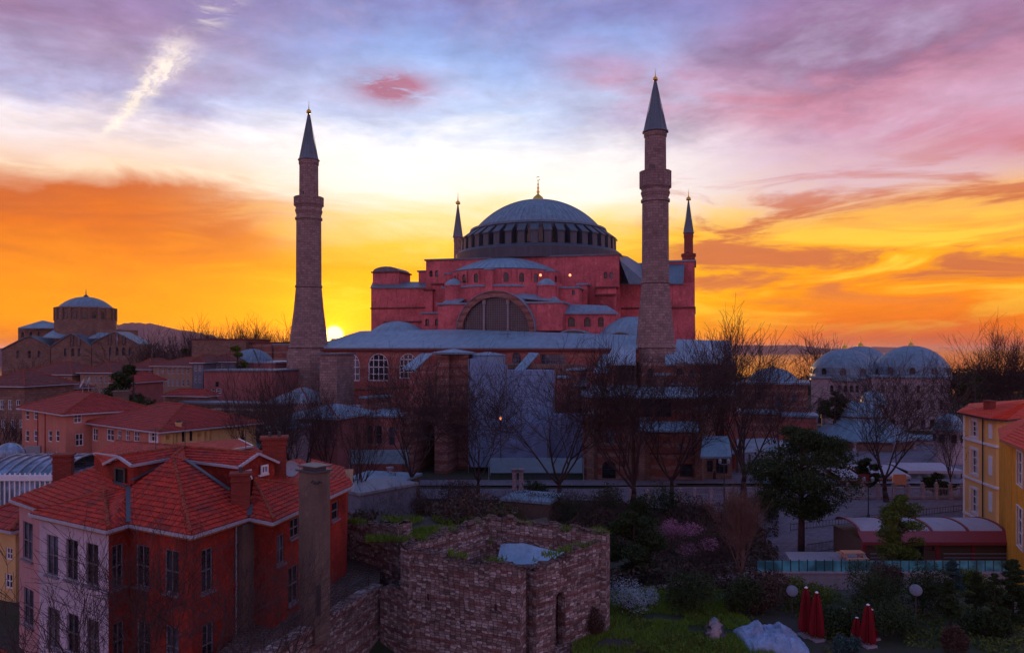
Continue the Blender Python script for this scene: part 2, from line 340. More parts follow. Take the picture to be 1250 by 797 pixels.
MT['lead_pale'] = mat_lead('lead_pale', (0.20,0.27,0.34), 1.1, 0.4)
MT['gold'] = mat_plain('gilded_copper', (0.75,0.42,0.06), 0.35, 0.9)
MT['skylight'] = mat_glass('skylight_panel', (0.05,0.075,0.12), 0.3)
MT['foil'] = mat_plain('silver_foil', (0.16,0.15,0.18), 0.35, 0.8, 0.5)
MT['dark_metal'] = mat_plain('dark_metal', (0.05,0.05,0.06), 0.5, 0.5)
MT['pale_metal'] = mat_plain('pale_metal', (0.24,0.26,0.31), 0.5, 0.3)
MT['house_red'] = mat_plaster('house_red', (0.36,0.034,0.02), 0.65, 0.6, 0.75, stcol=(0.10,0.02,0.015))
MT['house_lilac'] = mat_plaster('house_lilac', (0.56,0.47,0.58), 0.35, 0.5, 0.5)
MT['house_pink'] = mat_plaster('house_pink', (0.46,0.25,0.27), 0.2, 0.5, 0.25)
MT['salmon'] = mat_plaster('salmon_plaster', (0.52,0.20,0.15), 0.25, 0.4, 0.3)
MT['cream'] = mat_plaster('cream_plaster', (0.62,0.40,0.18), 0.2, 0.4, 0.25)
MT['tan'] = mat_plaster('tan_boards', (0.33,0.21,0.16), 0.3, 0.5, 0.3)
MT['grey_boards'] = mat_plaster('grey_boards', (0.17,0.18,0.24), 0.3, 0.5, 0.3)
MT['rose'] = mat_plaster('rose_plaster', (0.34,0.12,0.12), 0.4, 0.4, 0.5)
MT['yellow'] = mat_plaster('yellow_plaster', (0.80,0.43,0.15), 0.12, 0.4, 0.15)
MT['ochre'] = mat_plaster('ochre_peeling', (0.80,0.33,0.02), 0.3, 1.2, 0.7, stcol=(0.16,0.08,0.03))
MT['white'] = mat_plaster('white_paint', (0.70,0.68,0.74), 0.12, 0.8, 0.2)
MT['column'] = mat_plaster('column_render', (0.17,0.12,0.10), 0.4, 0.8, 0.5)
MT['tile'] = mat_tile('clay_tile', (0.52,0.036,0.016), (0.22,0.018,0.012), 0.26, 0.30, 0.55)
MT['tile_far'] = mat_tile('clay_tile_far', (0.38,0.036,0.024), (0.20,0.022,0.018), 0.4, 0.5, 0.45)
MT['tile_old'] = mat_tile('clay_tile_old', (0.22,0.045,0.035), (0.10,0.03,0.028), 0.4, 0.5, 0.6)
MT['tile_bright'] = mat_tile('clay_tile_bright', (0.70,0.065,0.025), (0.50,0.045,0.02), 0.4, 0.4, 0.15)
MT['ridge'] = mat_plaster('ridge_mortar', (0.36,0.075,0.04), 0.6, 2.0, 0.4)
MT['valley'] = mat_plain('valley_metal', (0.08,0.08,0.10), 0.5, 0.3)
MT['gutter'] = mat_plain('gutter_metal', (0.40,0.42,0.50), 0.45, 0.3, 0.35)
MT['soffit'] = mat_plain('soffit_wood', (0.34,0.15,0.07), 0.8)
MT['glass'] = mat_glass('window_glass')
MT['curtain'] = mat_plaster('net_curtain', (0.16,0.14,0.16), 0.4, 1.5, 0.4, rough=0.4)
MT['glass_sky'] = mat_glass('sky_tint_glass', (0.05,0.055,0.08), 0.08)  # lighter pane colour, a sky reflection painted into the glass
MT['glass_blue'] = mat_glass('pavilion_glass', (0.10,0.14,0.20), 0.2)
MT['winframe'] = mat_plain('window_frame_paint', (0.17,0.15,0.18), 0.6)
MT['winwhite'] = mat_plain('window_frame_white', (0.66,0.64,0.70), 0.6)
MT['wood'] = mat_plain('dark_wood', (0.07,0.045,0.04), 0.7)
MT['orange_wood'] = mat_plain('orange_wood', (0.62,0.25,0.13), 0.6)
MT['tarp'] = mat_plaster('scaffold_sheet', (0.20,0.295,0.48), 0.25, 0.25, 0.3, bumpd=0.15)
MT['hoarding'] = mat_plaster('blue_hoarding', (0.16,0.21,0.36), 0.2, 0.3, 0.2)
MT['hoarding_pale'] = mat_plaster('pale_hoarding', (0.22,0.36,0.46), 0.2, 0.3, 0.2)
MT['blue_sheet'] = mat_plaster('blue_sheet', (0.30,0.46,0.64), 0.35, 0.8, 0.3, rough=0.5)
MT['pale_sheet'] = mat_plaster('pale_plastic', (0.26,0.36,0.55), 0.5, 1.2, 0.3, rough=0.4)
MT['parasol'] = mat_plaster('parasol_cloth', (0.22,0.008,0.016), 0.3, 1.0, 0.1)
MT['awning'] = mat_plaster('awning_cloth', (0.40,0.34,0.40), 0.2, 0.5, 0.3)
MT['maroon'] = mat_plain('maroon_paint', (0.24,0.035,0.045), 0.5)
MT['shutter'] = mat_plain('brown_blind', (0.105,0.07,0.055), 0.7, var=0.15)
MT['turq'] = mat_glass('turquoise_panel', (0.035,0.13,0.15), 0.3)
MT['bark'] = mat_plaster('bark', (0.065,0.036,0.036), 0.6, 1.5, 0.3)
MT['bark_light'] = mat_plaster('bark_light', (0.19,0.10,0.085), 0.6, 1.5, 0.3)
MT['leaf_dark'] = mat_leaf('leaf_dark', (0.004,0.009,0.005), (0.045,0.070,0.022))
MT['leaf_mid'] = mat_leaf('leaf_mid', (0.012,0.022,0.006), (0.12,0.16,0.022))
MT['leaf_blue'] = mat_leaf('leaf_blue', (0.02,0.045,0.045), (0.05,0.10,0.10))
MT['blossom_pink'] = mat_leaf('blossom_pink', (0.15,0.05,0.10), (0.42,0.18,0.29))
MT['blossom_white'] = mat_leaf('blossom_white', (0.10,0.16,0.19), (0.36,0.44,0.50))
MT['grass'] = mat_leaf('grass', (0.03,0.07,0.008), (0.18,0.28,0.03), 0.5)
MT['scrub'] = mat_leaf('scrub', (0.03,0.02,0.018), (0.10,0.06,0.045), 0.7)

def mat_ground():
    m, a, p = base_mat('ground_soil', 0.95)
    g = a.new('ShaderNodeNewGeometry').outputs['Position']
    n = a.noise(g, 0.12, 6, 0.65); n2 = a.noise(g, 1.5, 6, 0.7)
    c = a.mix(a.smooth(n, 0.4, 0.62), (0.028,0.034,0.014), (0.055,0.040,0.036))
    c = a.mix(a.m('MULTIPLY', a.smooth(n2, 0.5, 0.7), 0.5), c, (0.04,0.06,0.014))
    a.put(p.inputs['Base Color'], c); bump(a, p, n2, 0.6, 0.15); return m
def mat_sea():
    m, a, p = base_mat('sea_water', 0.10, spec=0.6)
    g = a.new('ShaderNodeNewGeometry').outputs['Position']
    a.put(p.inputs['Base Color'], (0.03,0.035,0.05))
    x, y, _ = a.sep(g)
    h = a.noise(a.comb(a.m('MULTIPLY', x, 0.02), a.m('MULTIPLY', y, 0.05)), 1.0, 5, 0.6)
    bump(a, p, h, 0.12, 1.0); return m
MT['ground'] = mat_ground(); MT['sea'] = mat_sea()
MT['hill_l'] = mat_plain('far_hill_soil', (0.16,0.09,0.12), 1.0, var=0.4, scale=0.002, spec=0)
MT['paving'] = mat_blocks('street_paving', (0.20,0.16,0.20), (0.15,0.115,0.15), (0.07,0.055,0.07), 0.9, 0.6, 0.03, 0.4)
MT['kerb'] = mat_plaster('kerb_stone', (0.30,0.25,0.29), 0.2, 0.8, 0.3)
MT['asphalt'] = mat_plain('asphalt', (0.055,0.048,0.06), 0.8, var=0.3, scale=0.6)

# ------------------------------------------------------------------ geometry helpers
def P(px, py, D): return Vector(((px-CX)/F*D, D, CZ-(py-HY)/F*D))
def Pz(px, py, z):                                    # the point of that height seen at a photo pixel
    D = (CZ-z)*F/(py-HY); return Vector(((px-CX)/F*D, D, z))
def xat(px, D): return (px-CX)/F*D
def zat(py, D): return CZ-(py-HY)/F*D

class MB:
    def __init__(s): s.v = []; s.f = []
    def poly(s, pts):
        i = len(s.v); s.v += [tuple(p) for p in pts]; s.f.append(tuple(range(i, i+len(pts))))
    def box(s, c, size, rz=0.0, taper=1.0):
        hx, hy, hz = size[0]/2, size[1]/2, size[2]/2; co, si = math.cos(rz), math.sin(rz); i = len(s.v)
        for dz in (-1, 1):
            k = taper if dz > 0 else 1.0
            for dx, dy in ((-1,-1),(1,-1),(1,1),(-1,1)):
                x, y = dx*hx*k, dy*hy*k
                s.v.append((c[0]+x*co-y*si, c[1]+x*si+y*co, c[2]+dz*hz))
        s.f += [(i,i+3,i+2,i+1),(i+4,i+5,i+6,i+7)]+[(i+a,i+(a+1)%4,i+4+(a+1)%4,i+4+a) for a in range(4)]
    def prism(s, pts, z0, z1, cap=True, bottom=True):
        n = len(pts); i = len(s.v)
        s.v += [(p[0], p[1], z0) for p in pts]+[(p[0], p[1], z1) for p in pts]
        for a in range(n): b = (a+1) % n; s.f.append((i+a, i+b, i+n+b, i+n+a))
        if cap: s.f.append(tuple(i+n+a for a in range(n)))
        if bottom: s.f.append(tuple(i+n-1-a for a in range(n)))
    def slab(s, pts, th):                             # a 3D polygon given thickness downwards
        n = len(pts); i = len(s.v)
        s.v += [(p[0], p[1], p[2]-th) for p in pts]+[tuple(p) for p in pts]
        for a in range(n): b = (a+1) % n; s.f.append((i+a, i+b, i+n+b, i+n+a))
        s.f.append(tuple(i+n+a for a in range(n))); s.f.append(tuple(i+n-1-a for a in range(n)))
    def lathe(s, cx, cy, prof, n=24, a0=0.0, a1=2*math.pi, squash=1.0, rot=0.0):
        full = abs(a1-a0-2*math.pi) < 1e-6; m = n if full else n+1; i = len(s.v)
        for r, z in prof:
            for k in range(m):
                a = a0+(a1-a0)*k/n; x, y = r*math.cos(a), r*math.sin(a)*squash
                s.v.append((cx+x*math.cos(rot)-y*math.sin(rot), cy+x*math.sin(rot)+y*math.cos(rot), z))
        for j in range(len(prof)-1):
            for k in range(n):
                k2 = (k+1) % m if full else k+1
                s.f.append((i+j*m+k, i+j*m+k2, i+(j+1)*m+k2, i+(j+1)*m+k))
        if full and prof[-1][0] > 0.01: s.f.append(tuple(i+(len(prof)-1)*m+k for k in range(m)))
        if full and prof[0][0] > 0.01: s.f.append(tuple(i+m-1-k for k in range(m)))
    def tube(s, p0, p1, r0, r1=None, n=5):
        r1 = r0 if r1 is None else r1
        p0, p1 = Vector(p0), Vector(p1); d = p1-p0
        if d.length < 1e-6: return
        d.normalize(); a = d.orthogonal().normalized(); b = d.cross(a); i = len(s.v)
        for p, r in ((p0, r0), (p1, r1)):
            for k in range(n):
                t = 2*math.pi*k/n; q = p+a*(r*math.cos(t))+b*(r*math.sin(t)); s.v.append((q.x, q.y, q.z))
        for k in range(n): k2 = (k+1) % n; s.f.append((i+k, i+k2, i+n+k2, i+n+k))
        s.f.append(tuple(i+n-1-k for k in range(n))); s.f.append(tuple(i+n+k for k in range(n)))
    def bar(s, p0, p1, wd, ht):                       # square bar along an edge, centred
        p0, p1 = Vector(p0), Vector(p1); d = (p1-p0); L = d.length
        if L < 1e-5: return
        d.normalize(); side = d.cross(Vector((0,0,1)))
        side = side.normalized() if side.length > 1e-3 else Vector((1,0,0)); up = side.cross(d).normalized(); i = len(s.v)
        for p in (p0, p1):
            for a, b in ((-1,-1),(1,-1),(1,1),(-1,1)):
                q = p+side*(a*wd/2)+up*(b*ht/2); s.v.append((q.x, q.y, q.z))
        s.f += [(i,i+1,i+2,i+3),(i+7,i+6,i+5,i+4)]+[(i+a,i+4+a,i+4+(a+1)%4,i+(a+1)%4) for a in range(4)]
    def build(s, name, mat, parent=None, smooth=False, local=False):
        me = bpy.data.meshes.new(name)
        off = Vector((0,0,0)) if (parent is None or local) else ROOTS.get(parent.name, Vector((0,0,0)))
        me.from_pydata([(x-off.x, y-off.y, z-off.z) for x, y, z in s.v], [], s.f)
        me.materials.append(MT[mat]); me.validate(); me.update()
        if smooth: me.polygons.foreach_set('use_smooth', [True]*len(me.polygons))
        o = bpy.data.objects.new(name, me); COL.objects.link(o)
        if parent is not None: o.parent = parent; ROOTS[o.name] = off
        return o
ROOTS = {}
def thing(name, label, cat, loc, group=None):
    o = bpy.data.objects.new(name, None); COL.objects.link(o); o.location = loc; o.empty_display_size = 0.3
    o['label'] = label; o['category'] = cat
    if group: o['group'] = group
    ROOTS[o.name] = Vector(loc); return o
def tag(o, label, cat, group=None, kind=None):
    o['label'] = label
    if cat: o['category'] = cat
    if group: o['group'] = group
    if kind: o['kind'] = kind
    return o
def struct(o, label=None):
    o['kind'] = 'structure'
    if label: o['label'] = label
    return o
def recenter(o, loc):                                 # single-mesh things: origin at their base
    loc = Vector(loc); o.data.transform(__import__('mathutils').Matrix.Translation(-loc)); o.location = loc; return o
def copy_tree(o, parent=None):
    c = o.copy(); COL.objects.link(c); c.parent = parent
    if parent is not None: c.matrix_parent_inverse = o.matrix_parent_inverse
    for ch in list(o.children): copy_tree(ch, c)
    return c

# a wall face with real openings. A -> B runs left to right seen from outside
def frame2(A, B):
    d = Vector((B[0]-A[0], B[1]-A[1])); L = d.length; d.normalize(); return d, Vector((d.y, -d.x)), L
def s_at(A, B, px):
    d, n, L = frame2(A, B); k = (px-CX)/F
    den = d.x-k*d.y; return (k*A[1]-A[0])/den
def wpx(A, B, x0, x1, y0, y1, **kw):                  # an opening from its box in the photo
    s0, s1 = s_at(A, B, x0), s_at(A, B, x1); d, n, L = frame2(A, B); sm = (s0+s1)/2; D = A[1]+d.y*sm
    return dict(s=sm, w=abs(s1-s0), z=zat(y1, D), h=(y1-y0)/F*D, **kw)
def wall_face(m, A, B, z0, z1, holes, rec=0.25):
    d, n, L = frame2(A, B)
    pt = lambda s, z, r=0.0: (A[0]+d.x*s-n.x*r, A[1]+d.y*s-n.y*r, z)
    hs = [h for h in holes if h['s']-h['w']/2 > 0.02 and h['s']+h['w']/2 < L-0.02 and h['z'] > z0+0.01 and h['z']+h['h'] < z1-0.01]
    S = sorted({0.0, L, *[round(h['s']-h['w']/2, 4) for h in hs], *[round(h['s']+h['w']/2, 4) for h in hs]})
    Zs = sorted({z0, z1, *[round(h['z'], 4) for h in hs], *[round(h['z']+h['h'], 4) for h in hs]})
    for i in range(len(S)-1):
        for j in range(len(Zs)-1):
            sm, zm = (S[i]+S[i+1])/2, (Zs[j]+Zs[j+1])/2
            if any(abs(sm-h['s']) < h['w']/2 and h['z'] < zm < h['z']+h['h'] for h in hs): continue
            m.poly([pt(S[i], Zs[j]), pt(S[i+1], Zs[j]), pt(S[i+1], Zs[j+1]), pt(S[i], Zs[j+1])])
    for h in hs:
        a, b, c, e = h['s']-h['w']/2, h['s']+h['w']/2, h['z'], h['z']+h['h']
        if h.get('arch'):
            r = h['w']/2; hh = min(r, h['h']*0.6); zs = e-hh; N = 8
            arc = [(h['s']-r*math.cos(math.pi*k/N), zs+hh*math.sin(math.pi*k/N)) for k in range(N+1)]
            for k in range(N):
                m.poly([pt(*arc[k]), pt(*arc[k+1]), pt(arc[k+1][0], e), pt(arc[k][0], e)]) if arc[k][1] < e-1e-4 or arc[k+1][1] < e-1e-4 else None
                m.poly([pt(*arc[k]), pt(arc[k][0], arc[k][1], rec), pt(arc[k+1][0], arc[k+1][1], rec), pt(*arc[k+1])])
            top = zs
        else:
            top = e; m.poly([pt(a, e), pt(b, e), pt(b, e, rec), pt(a, e, rec)])
        m.poly([pt(a, c), pt(a, top), pt(a, top, rec), pt(a, c, rec)]); m.poly([pt(b, c), pt(b, c, rec), pt(b, top, rec), pt(b, top)])
        m.poly([pt(a, c), pt(a, c, rec), pt(b, c, rec), pt(b, c)])
    return hs
WR = random.Random(4); HS0 = [None]
def put_window(root, A, B, h, fm='winframe', rec=0.25, gm='glass'):
    d, n, L = frame2(A, B); s, z, wd, ht = h['s'], h['z'], h['w'], h['h']
    pt = lambda s_, z_, r=0.0: Vector((A[0]+d.x*s_-n.x*r, A[1]+d.y*s_-n.y*r, z_))
    if h.get('dark'): fm = 'dark_metal'
    fm = h.get('fm', fm)
    bw = h.get('bw', min(0.09, wd*0.10)); m = MB(); dep = rec-0.08
    def b(s0, z0, s1, z1, k=1.0):
        m.bar(pt(s0, z0, dep), pt(s1, z1, dep), bw*k if abs(s0-s1) < 1e-4 else 0.08, 0.08 if abs(s0-s1) < 1e-4 else bw*k)
    arch = h.get('arch'); r = wd/2; hh = min(r, ht*0.6); top = z+ht-hh if arch else z+ht
    b(s-wd/2+bw/2, z, s-wd/2+bw/2, top); b(s+wd/2-bw/2, z, s+wd/2-bw/2, top); b(s-wd/2, z+bw/2, s+wd/2, z+bw/2)
    if arch:
        for k in range(6):
            a0, a1 = math.pi*k/6, math.pi*(k+1)/6
            m.bar(pt(s-(r-bw/2)*math.cos(a0), top+(hh-bw/2)*math.sin(a0), dep), pt(s-(r-bw/2)*math.cos(a1), top+(hh-bw/2)*math.sin(a1), dep), bw, bw)
    else: b(s-wd/2, z+ht-bw/2, s+wd/2, z+ht-bw/2)
    nx, nz = h.get('nx', 1), h.get('nz', 2)
    for k in range(1, nx): b(s-wd/2+wd*k/nx, z, s-wd/2+wd*k/nx, (z+ht-0.05 if not arch else top+hh*0.8), .7)
    for k in range(1, nz): b(s-wd/2, z+ht*k/nz, s+wd/2, z+ht*k/nz, .8)
    if h.get('sill'):
        m.bar(pt(s-wd/2-.1, z-.06, -.07), pt(s+wd/2+.1, z-.06, -.07), 0.14, 0.10)
    if h.get('surround'):
        q = h['surround']
        for sg in (-1, 1): m.bar(pt(s+sg*(wd/2+q/2+.004), z-q, -.03), pt(s+sg*(wd/2+q/2+.004), z+ht+q, -.03), q, 0.056)
        for zz in (z-q/2-.004, z+ht+q/2+.004): m.bar(pt(s-wd/2, zz, -.031), pt(s+wd/2, zz, -.031), .056, q)
    f = m.build(h.get('kind', 'window'), fm, root)
    g = MB()
    if arch:
        pts = [pt(s-wd/2+.01, z+.01, rec-.02), pt(s+wd/2-.01, z+.01, rec-.02)]+[pt(s+(r-.01)*math.cos(math.pi*k/8), top+(hh-.01)*math.sin(math.pi*k/8), rec-.02) for k in range(9)]
        g.poly(pts)
    else: g.poly([pt(s-wd/2, z, rec-.02), pt(s+wd/2, z, rec-.02), pt(s+wd/2, z+ht, rec-.02), pt(s-wd/2, z+ht, rec-.02)])
    if gm == 'glass' and root is not HS0[0] and not h.get('dark'): gm = WR.choice(('glass','glass','glass_sky','curtain','glass','glass_sky'))
    ROOTS[f.name] = ROOTS[root.name]; g.build('pane', gm, f)
    return f
def walls(root, pts, z0, z1, mat, holes={}, name='wall', fm='winframe', rec=0.25, cap=True, closed=True, gm='glass', mats={}):
    """pts in order so that each edge runs left to right seen from outside; holes: {edge: [openings]}"""
    m = MB(); n = len(pts); wins = []
    for i in range(n if closed else n-1):
        A, B = pts[i], pts[(i+1) % n]
        mm = MB() if i in mats else m
        for h in wall_face(mm, A, B, z0, z1, holes.get(i, []), rec): wins.append((A, B, h))
        if i in mats: mm.build('side_wall', mats[i], root)
    if cap: m.poly([(p[0], p[1], z1) for p in pts])
    o = m.build(name, mat, root)
    for A, B, h in wins: put_window(root, A, B, h, fm, rec, gm)
    return o
def row(L, n, z, wd, ht, m0=0.0, m1=None, **kw):
    m1 = L if m1 is None else m1; return [dict(s=m0+(m1-m0)*(k+.5)/n, z=z, w=wd, h=ht, **kw) for k in range(n)]

def newell(pts):
    n = Vector((0,0,0))
    for i in range(len(pts)):
        a, b = pts[i], pts[(i+1) % len(pts)]
        n += Vector(((a.y-b.y)*(a.z+b.z), (a.z-b.z)*(a.x+b.x), (a.x-b.x)*(a.y+b.y)))
    n.normalize(); return n if n.z > 0 else -n
def clip(poly, f):                                    # keep the part where f >= 0
    out = []
    for i in range(len(poly)):
        a, b = poly[i], poly[(i+1) % len(poly)]; fa, fb = f(a), f(b)
        if fa >= 0: out.append(a)
        if (fa >= 0) != (fb >= 0): out.append(a+(b-a)*(fa/(fa-fb)))
    return out
def tiles(m, pts, course=0.30, lift=0.055, th=0.12):
    pts = [Vector(p) for p in pts]; n = newell(pts)
    if abs(n.z) > 0.999: m.slab(pts, th); return
    down = Vector((n.x, n.y, 0)); down = (down-n*down.dot(n)).normalized()
    c0 = pts[0]; ds = [(p-c0).dot(down) for p in pts]; lo, hi_ = min(ds), max(ds)
    m.slab([p-n*0.02 for p in pts], th)
    d1 = hi_; rr = random.Random(int(c0.x*10)+3)
    while d1 > lo+0.02:
        d0 = max(lo, d1-course)
        q = clip(clip(pts, lambda p: (p-c0).dot(down)-d0), lambda p: d1-(p-c0).dot(down))
        if len(q) >= 3:
            l = lift*rr.uniform(.8, 1.2)
            top = [p+n*(l*((p-c0).dot(down)-d0)/max(d1-d0, .01)) for p in q]
            m.poly(top)
            for a, b in zip(q, q[1:]+q[:1]):
                if abs((a-c0).dot(down)-d1) < 1e-3 and abs((b-c0).dot(down)-d1) < 1e-3:
                    m.poly([a, b, b+n*l, a+n*l])
        d1 -= course
def ridge_caps(m, a, b, r=0.10, step=0.33):
    a, b = Vector(a), Vector(b); d = b-a; N = max(1, int(d.length/step)); d /= N; rr = random.Random(int(a.x*7))
    for k in range(N):
        j = Vector((rr.uniform(-.02,.02), rr.uniform(-.02,.02), rr.uniform(0,.03)))
        m.tube(a+d*k+j, a+d*(k+1.08)+j, r*1.15, r*0.85, 6)
def inset(pts, k):                                    # move each edge of a polygon inwards by k (edges left to right from outside)
    n = len(pts); out = []
    for i in range(n):
        a, b, c = [Vector(pts[j % n][:2]) for j in (i-1, i, i+1)]
        d1, d2 = (b-a).normalized(), (c-b).normalized(); n1, n2 = Vector((-d1.y, d1.x)), Vector((-d2.y, d2.x))
        bi = n1+n2; q = bi.dot(n1)
        out.append(b+bi*(k/max(q, .35)))
    return out
def hip_roof(root, c4, z, rise, over=0.5, mat='tile_far', course=0.5, hipcol='ridge', name='roof', cut=None):
    """c4: A,B,C,D footprint (left to right from outside); ridge along the longer side"""
    q = inset(c4, -over); A, B, C, D = [Vector((p.x, p.y, z)) for p in q]
    if (B-A).length < (C-B).length: A, B, C, D = B, C, D, A
    L, Wd = (B-A).length, (C-B).length; e = (B-A).normalized(); k = min(Wd/2, L*0.45)
    m1, m2 = (A+D)/2+e*k, (B+C)/2-e*k; m1.z = m2.z = z+rise
    m = MB()
    for pl in ([A,B,m2,m1],[B,C,m2],[C,D,m1,m2],[D,A,m1]): tiles(m, pl, course)
    o = m.build(name, mat, root)
    ROOTS[o.name] = ROOTS[root.name]
    for a, b in ((m1,m2),(A,m1),(D,m1),(B,m2),(C,m2)):
        c = MB(); ridge_caps(c, a, b, 0.13, 0.6); c.build('ridge_cap', hipcol, o)
    g = MB()
    for a, b in ((A,B),(B,C),(C,D),(D,A)): g.bar(a-Vector((0,0,.16)), b-Vector((0,0,.16)), .16, .16)
    g.build('eave', 'gutter' if mat != 'tile_bright' else 'dark_metal', root)
    return m1, m2

# ------------------------------------------------------------------ vegetation helpers
def bare_tree_mesh(seed, H, spread=0.55, trunk_h=0.22, forks=4, lev=5, r0=None, up=0.25, dens=1.0, twig=0.012, lean=(0,0), counts=(5,5,5,5,4,4)):
    """returns (trunk, crown) builders round the origin; all real tapered branches"""
    R = random.Random(seed); T, Cn = MB(), MB(); r0 = r0 or H*0.022
    def rv(): return Vector((R.uniform(-1,1), R.uniform(-1,1), R.uniform(-1,1)))
    def grow(p, d, Ln, r, lv, m):
        nseg = 4 if lv < 2 else (3 if lv < 4 else 2); pts = [p]; q = p.copy(); dd = d.copy()
        for k in range(nseg):
            dd = (dd+rv()*(0.16 if lv < 3 else .22)+Vector((0,0,up*0.35*(1 if lv < 4 else .6)))).normalized(); q = q+dd*(Ln/nseg); pts.append(q.copy())
        rs = [max(twig, r*(1-0.60*k/nseg)) for k in range(nseg+1)]
        sides = 7 if lv == 0 else (5 if lv < 3 else (4 if lv < 4 else 3))
        for k in range(nseg): m.tube(pts[k], pts[k+1], rs[k], rs[k+1], sides)
        if lv >= lev: return
        n = int(([forks]+list(counts[1:])+[4,4])[min(lv, 5)]*dens+0.5)
        for j in range(n):
            tt = R.uniform(0.30, 1.0) if j else 1.0
            if lv == 0: tt = R.uniform(.82, 1.0)
            i = min(nseg-1, int(tt*nseg)); fr_ = tt*nseg-i; bp = pts[i]+(pts[i+1]-pts[i])*fr_
            base = (pts[i+1]-pts[i]).normalized(); side = rv(); side = (side-base*side.dot(base)).normalized()
            sp = spread*R.uniform(.7, 1.25) if j or lv == 0 else spread*.3
            nd = (base+side*sp*1.25+Vector((0,0,up*.5))).normalized()
            grow(bp, nd, Ln*R.uniform(.58, .80) if lv else H*(1-trunk_h)*R.uniform(.40, .52), rs[i]*R.uniform(.50, .68), lv+1, Cn)
    grow(Vector((0,0,-0.3)), Vector((lean[0], lean[1], 1)).normalized(), H*trunk_h+0.3, r0, 0, T)
    return T, Cn
_tree_cache = {}
def bare_tree(label, x, y, z, H, variant, rz=0.0, sx=1.0, group='bare winter trees', mat='bark', name='bare_tree', cat='tree'):
    key = variant
    if key not in _tree_cache:
        kw = TREE_KINDS[variant]; T, Cn = bare_tree_mesh(**{a_: b_ for a_, b_ in kw.items() if a_ != 'top'}); kw['top'] = sorted(v[2] for v in Cn.v)[int(len(Cn.v)*.995)]
        root = thing(name, label, cat, (0,0,0), group)
        T.build('trunk', mat, root, local=True, smooth=True); Cn.build('crown', mat, root, local=True)
        _tree_cache[key] = root
    else:
        root = copy_tree(_tree_cache[key])
    root['label'] = label; root['group'] = group; root.name = name
    H0 = TREE_KINDS[variant]['top']; k = H/H0; sx = sx*1.12
    root.location = (x, y, z); root.rotation_euler = (0, 0, rz); root.scale = (k*sx, k*sx, k)
    return root
def card(m, p, size, R, flat=0.0):
    a = Vector((R.gauss(0,1), R.gauss(0,1), R.gauss(0,1)*(1-flat))).normalized(); b = a.orthogonal().normalized()
    b.rotate(__import__('mathutils').Quaternion(a, R.uniform(0, 6.28))); c = a.cross(b)
    s1, s2 = size*R.uniform(.6, 1.2), size*R.uniform(.35, .7)
    m.poly([p-b*s1, p-c*s2*.6+b*s1*.1, p+b*s1, p+c*s2*.6-b*s1*.1])
def leaf_blob(m, c, rad, n, size, R, hollow=0.35):
    c = Vector(c)
    for _ in range(n):
        d = Vector((R.gauss(0,1), R.gauss(0,1), R.gauss(0,1))).normalized(); q = R.uniform(hollow, 1)**0.6
        nn = noise.noise(d*2.2+c*0.5)
        card(m, c+Vector((d.x*rad[0], d.y*rad[1], d.z*rad[2]))*(q*(0.85+0.45*nn)), size, R)
def leafy(label, x, y, z, H, W, clumps, n, size, mat='leaf_dark', shape='round', trunk=0.2, seed=1, name='evergreen_tree', cat='tree', group=None, tw=0.03):
    R = random.Random(seed); root = thing(name, label, cat, (x, y, z), group); T = MB()
    th = H*trunk; T.tube((x, y, z-.3), (x+R.uniform(-.2,.2), y, z+th), H*tw, H*tw*.8, 7)
    top = Vector((x, y, z+H*0.9)); T.tube((x, y, z+th*.9), top, H*tw*.8, H*.006, 5)
    C = MB()
    for k in range(clumps):
        t = (k+R.random())/clumps; zz = z+th+(H-th)*t
        if shape == 'cone': rr = W/2*(1-t)**.8*1.0+.05*W
        elif shape == 'umbrella': rr = W/2*math.sqrt(max(.05, 1-abs(t-.45)**2*3))
        else: rr = W/2*math.sqrt(max(.06, 1-(2*t-1)**2))
        a = R.uniform(0, 6.28); q = rr*R.uniform(.45, .95)
        c = Vector((x+q*math.cos(a), y+q*math.sin(a), zz))
        br = (rr*.42+.12*W)*R.uniform(.7, 1.15)
        leaf_blob(C, c, (br, br, br*(.5 if shape != 'cone' else .35)), n//clumps, size, R)
        T.tube((x, y, max(z+th, zz-q*.35)), c, H*.008, H*.003, 4)
    T.build('trunk', 'bark', root, smooth=True); C.build('crown', mat, root)
    return root
def bush(label, x, y, z, rx, ry, rz_, n, size, mat='leaf_dark', seed=1, name='bush', group='shrubs', stems=True):
    R = random.Random(seed); root = thing(name, label, 'bush', (x, y, z), group); C = MB(); T = MB()
    for k in range(7):
        c = (x+R.uniform(-.55,.55)*rx, y+R.uniform(-.55,.55)*ry, z+rz_*R.uniform(.3,.75))
        leaf_blob(C, c, (rx*.55, ry*.55, rz_*.42), n//7, size, R); T.tube((x+R.uniform(-.2,.2)*rx, y, z-.1), c, .03, .012, 4)
    C.build('foliage', mat, root); T.build('stem', 'bark', root)
    return root

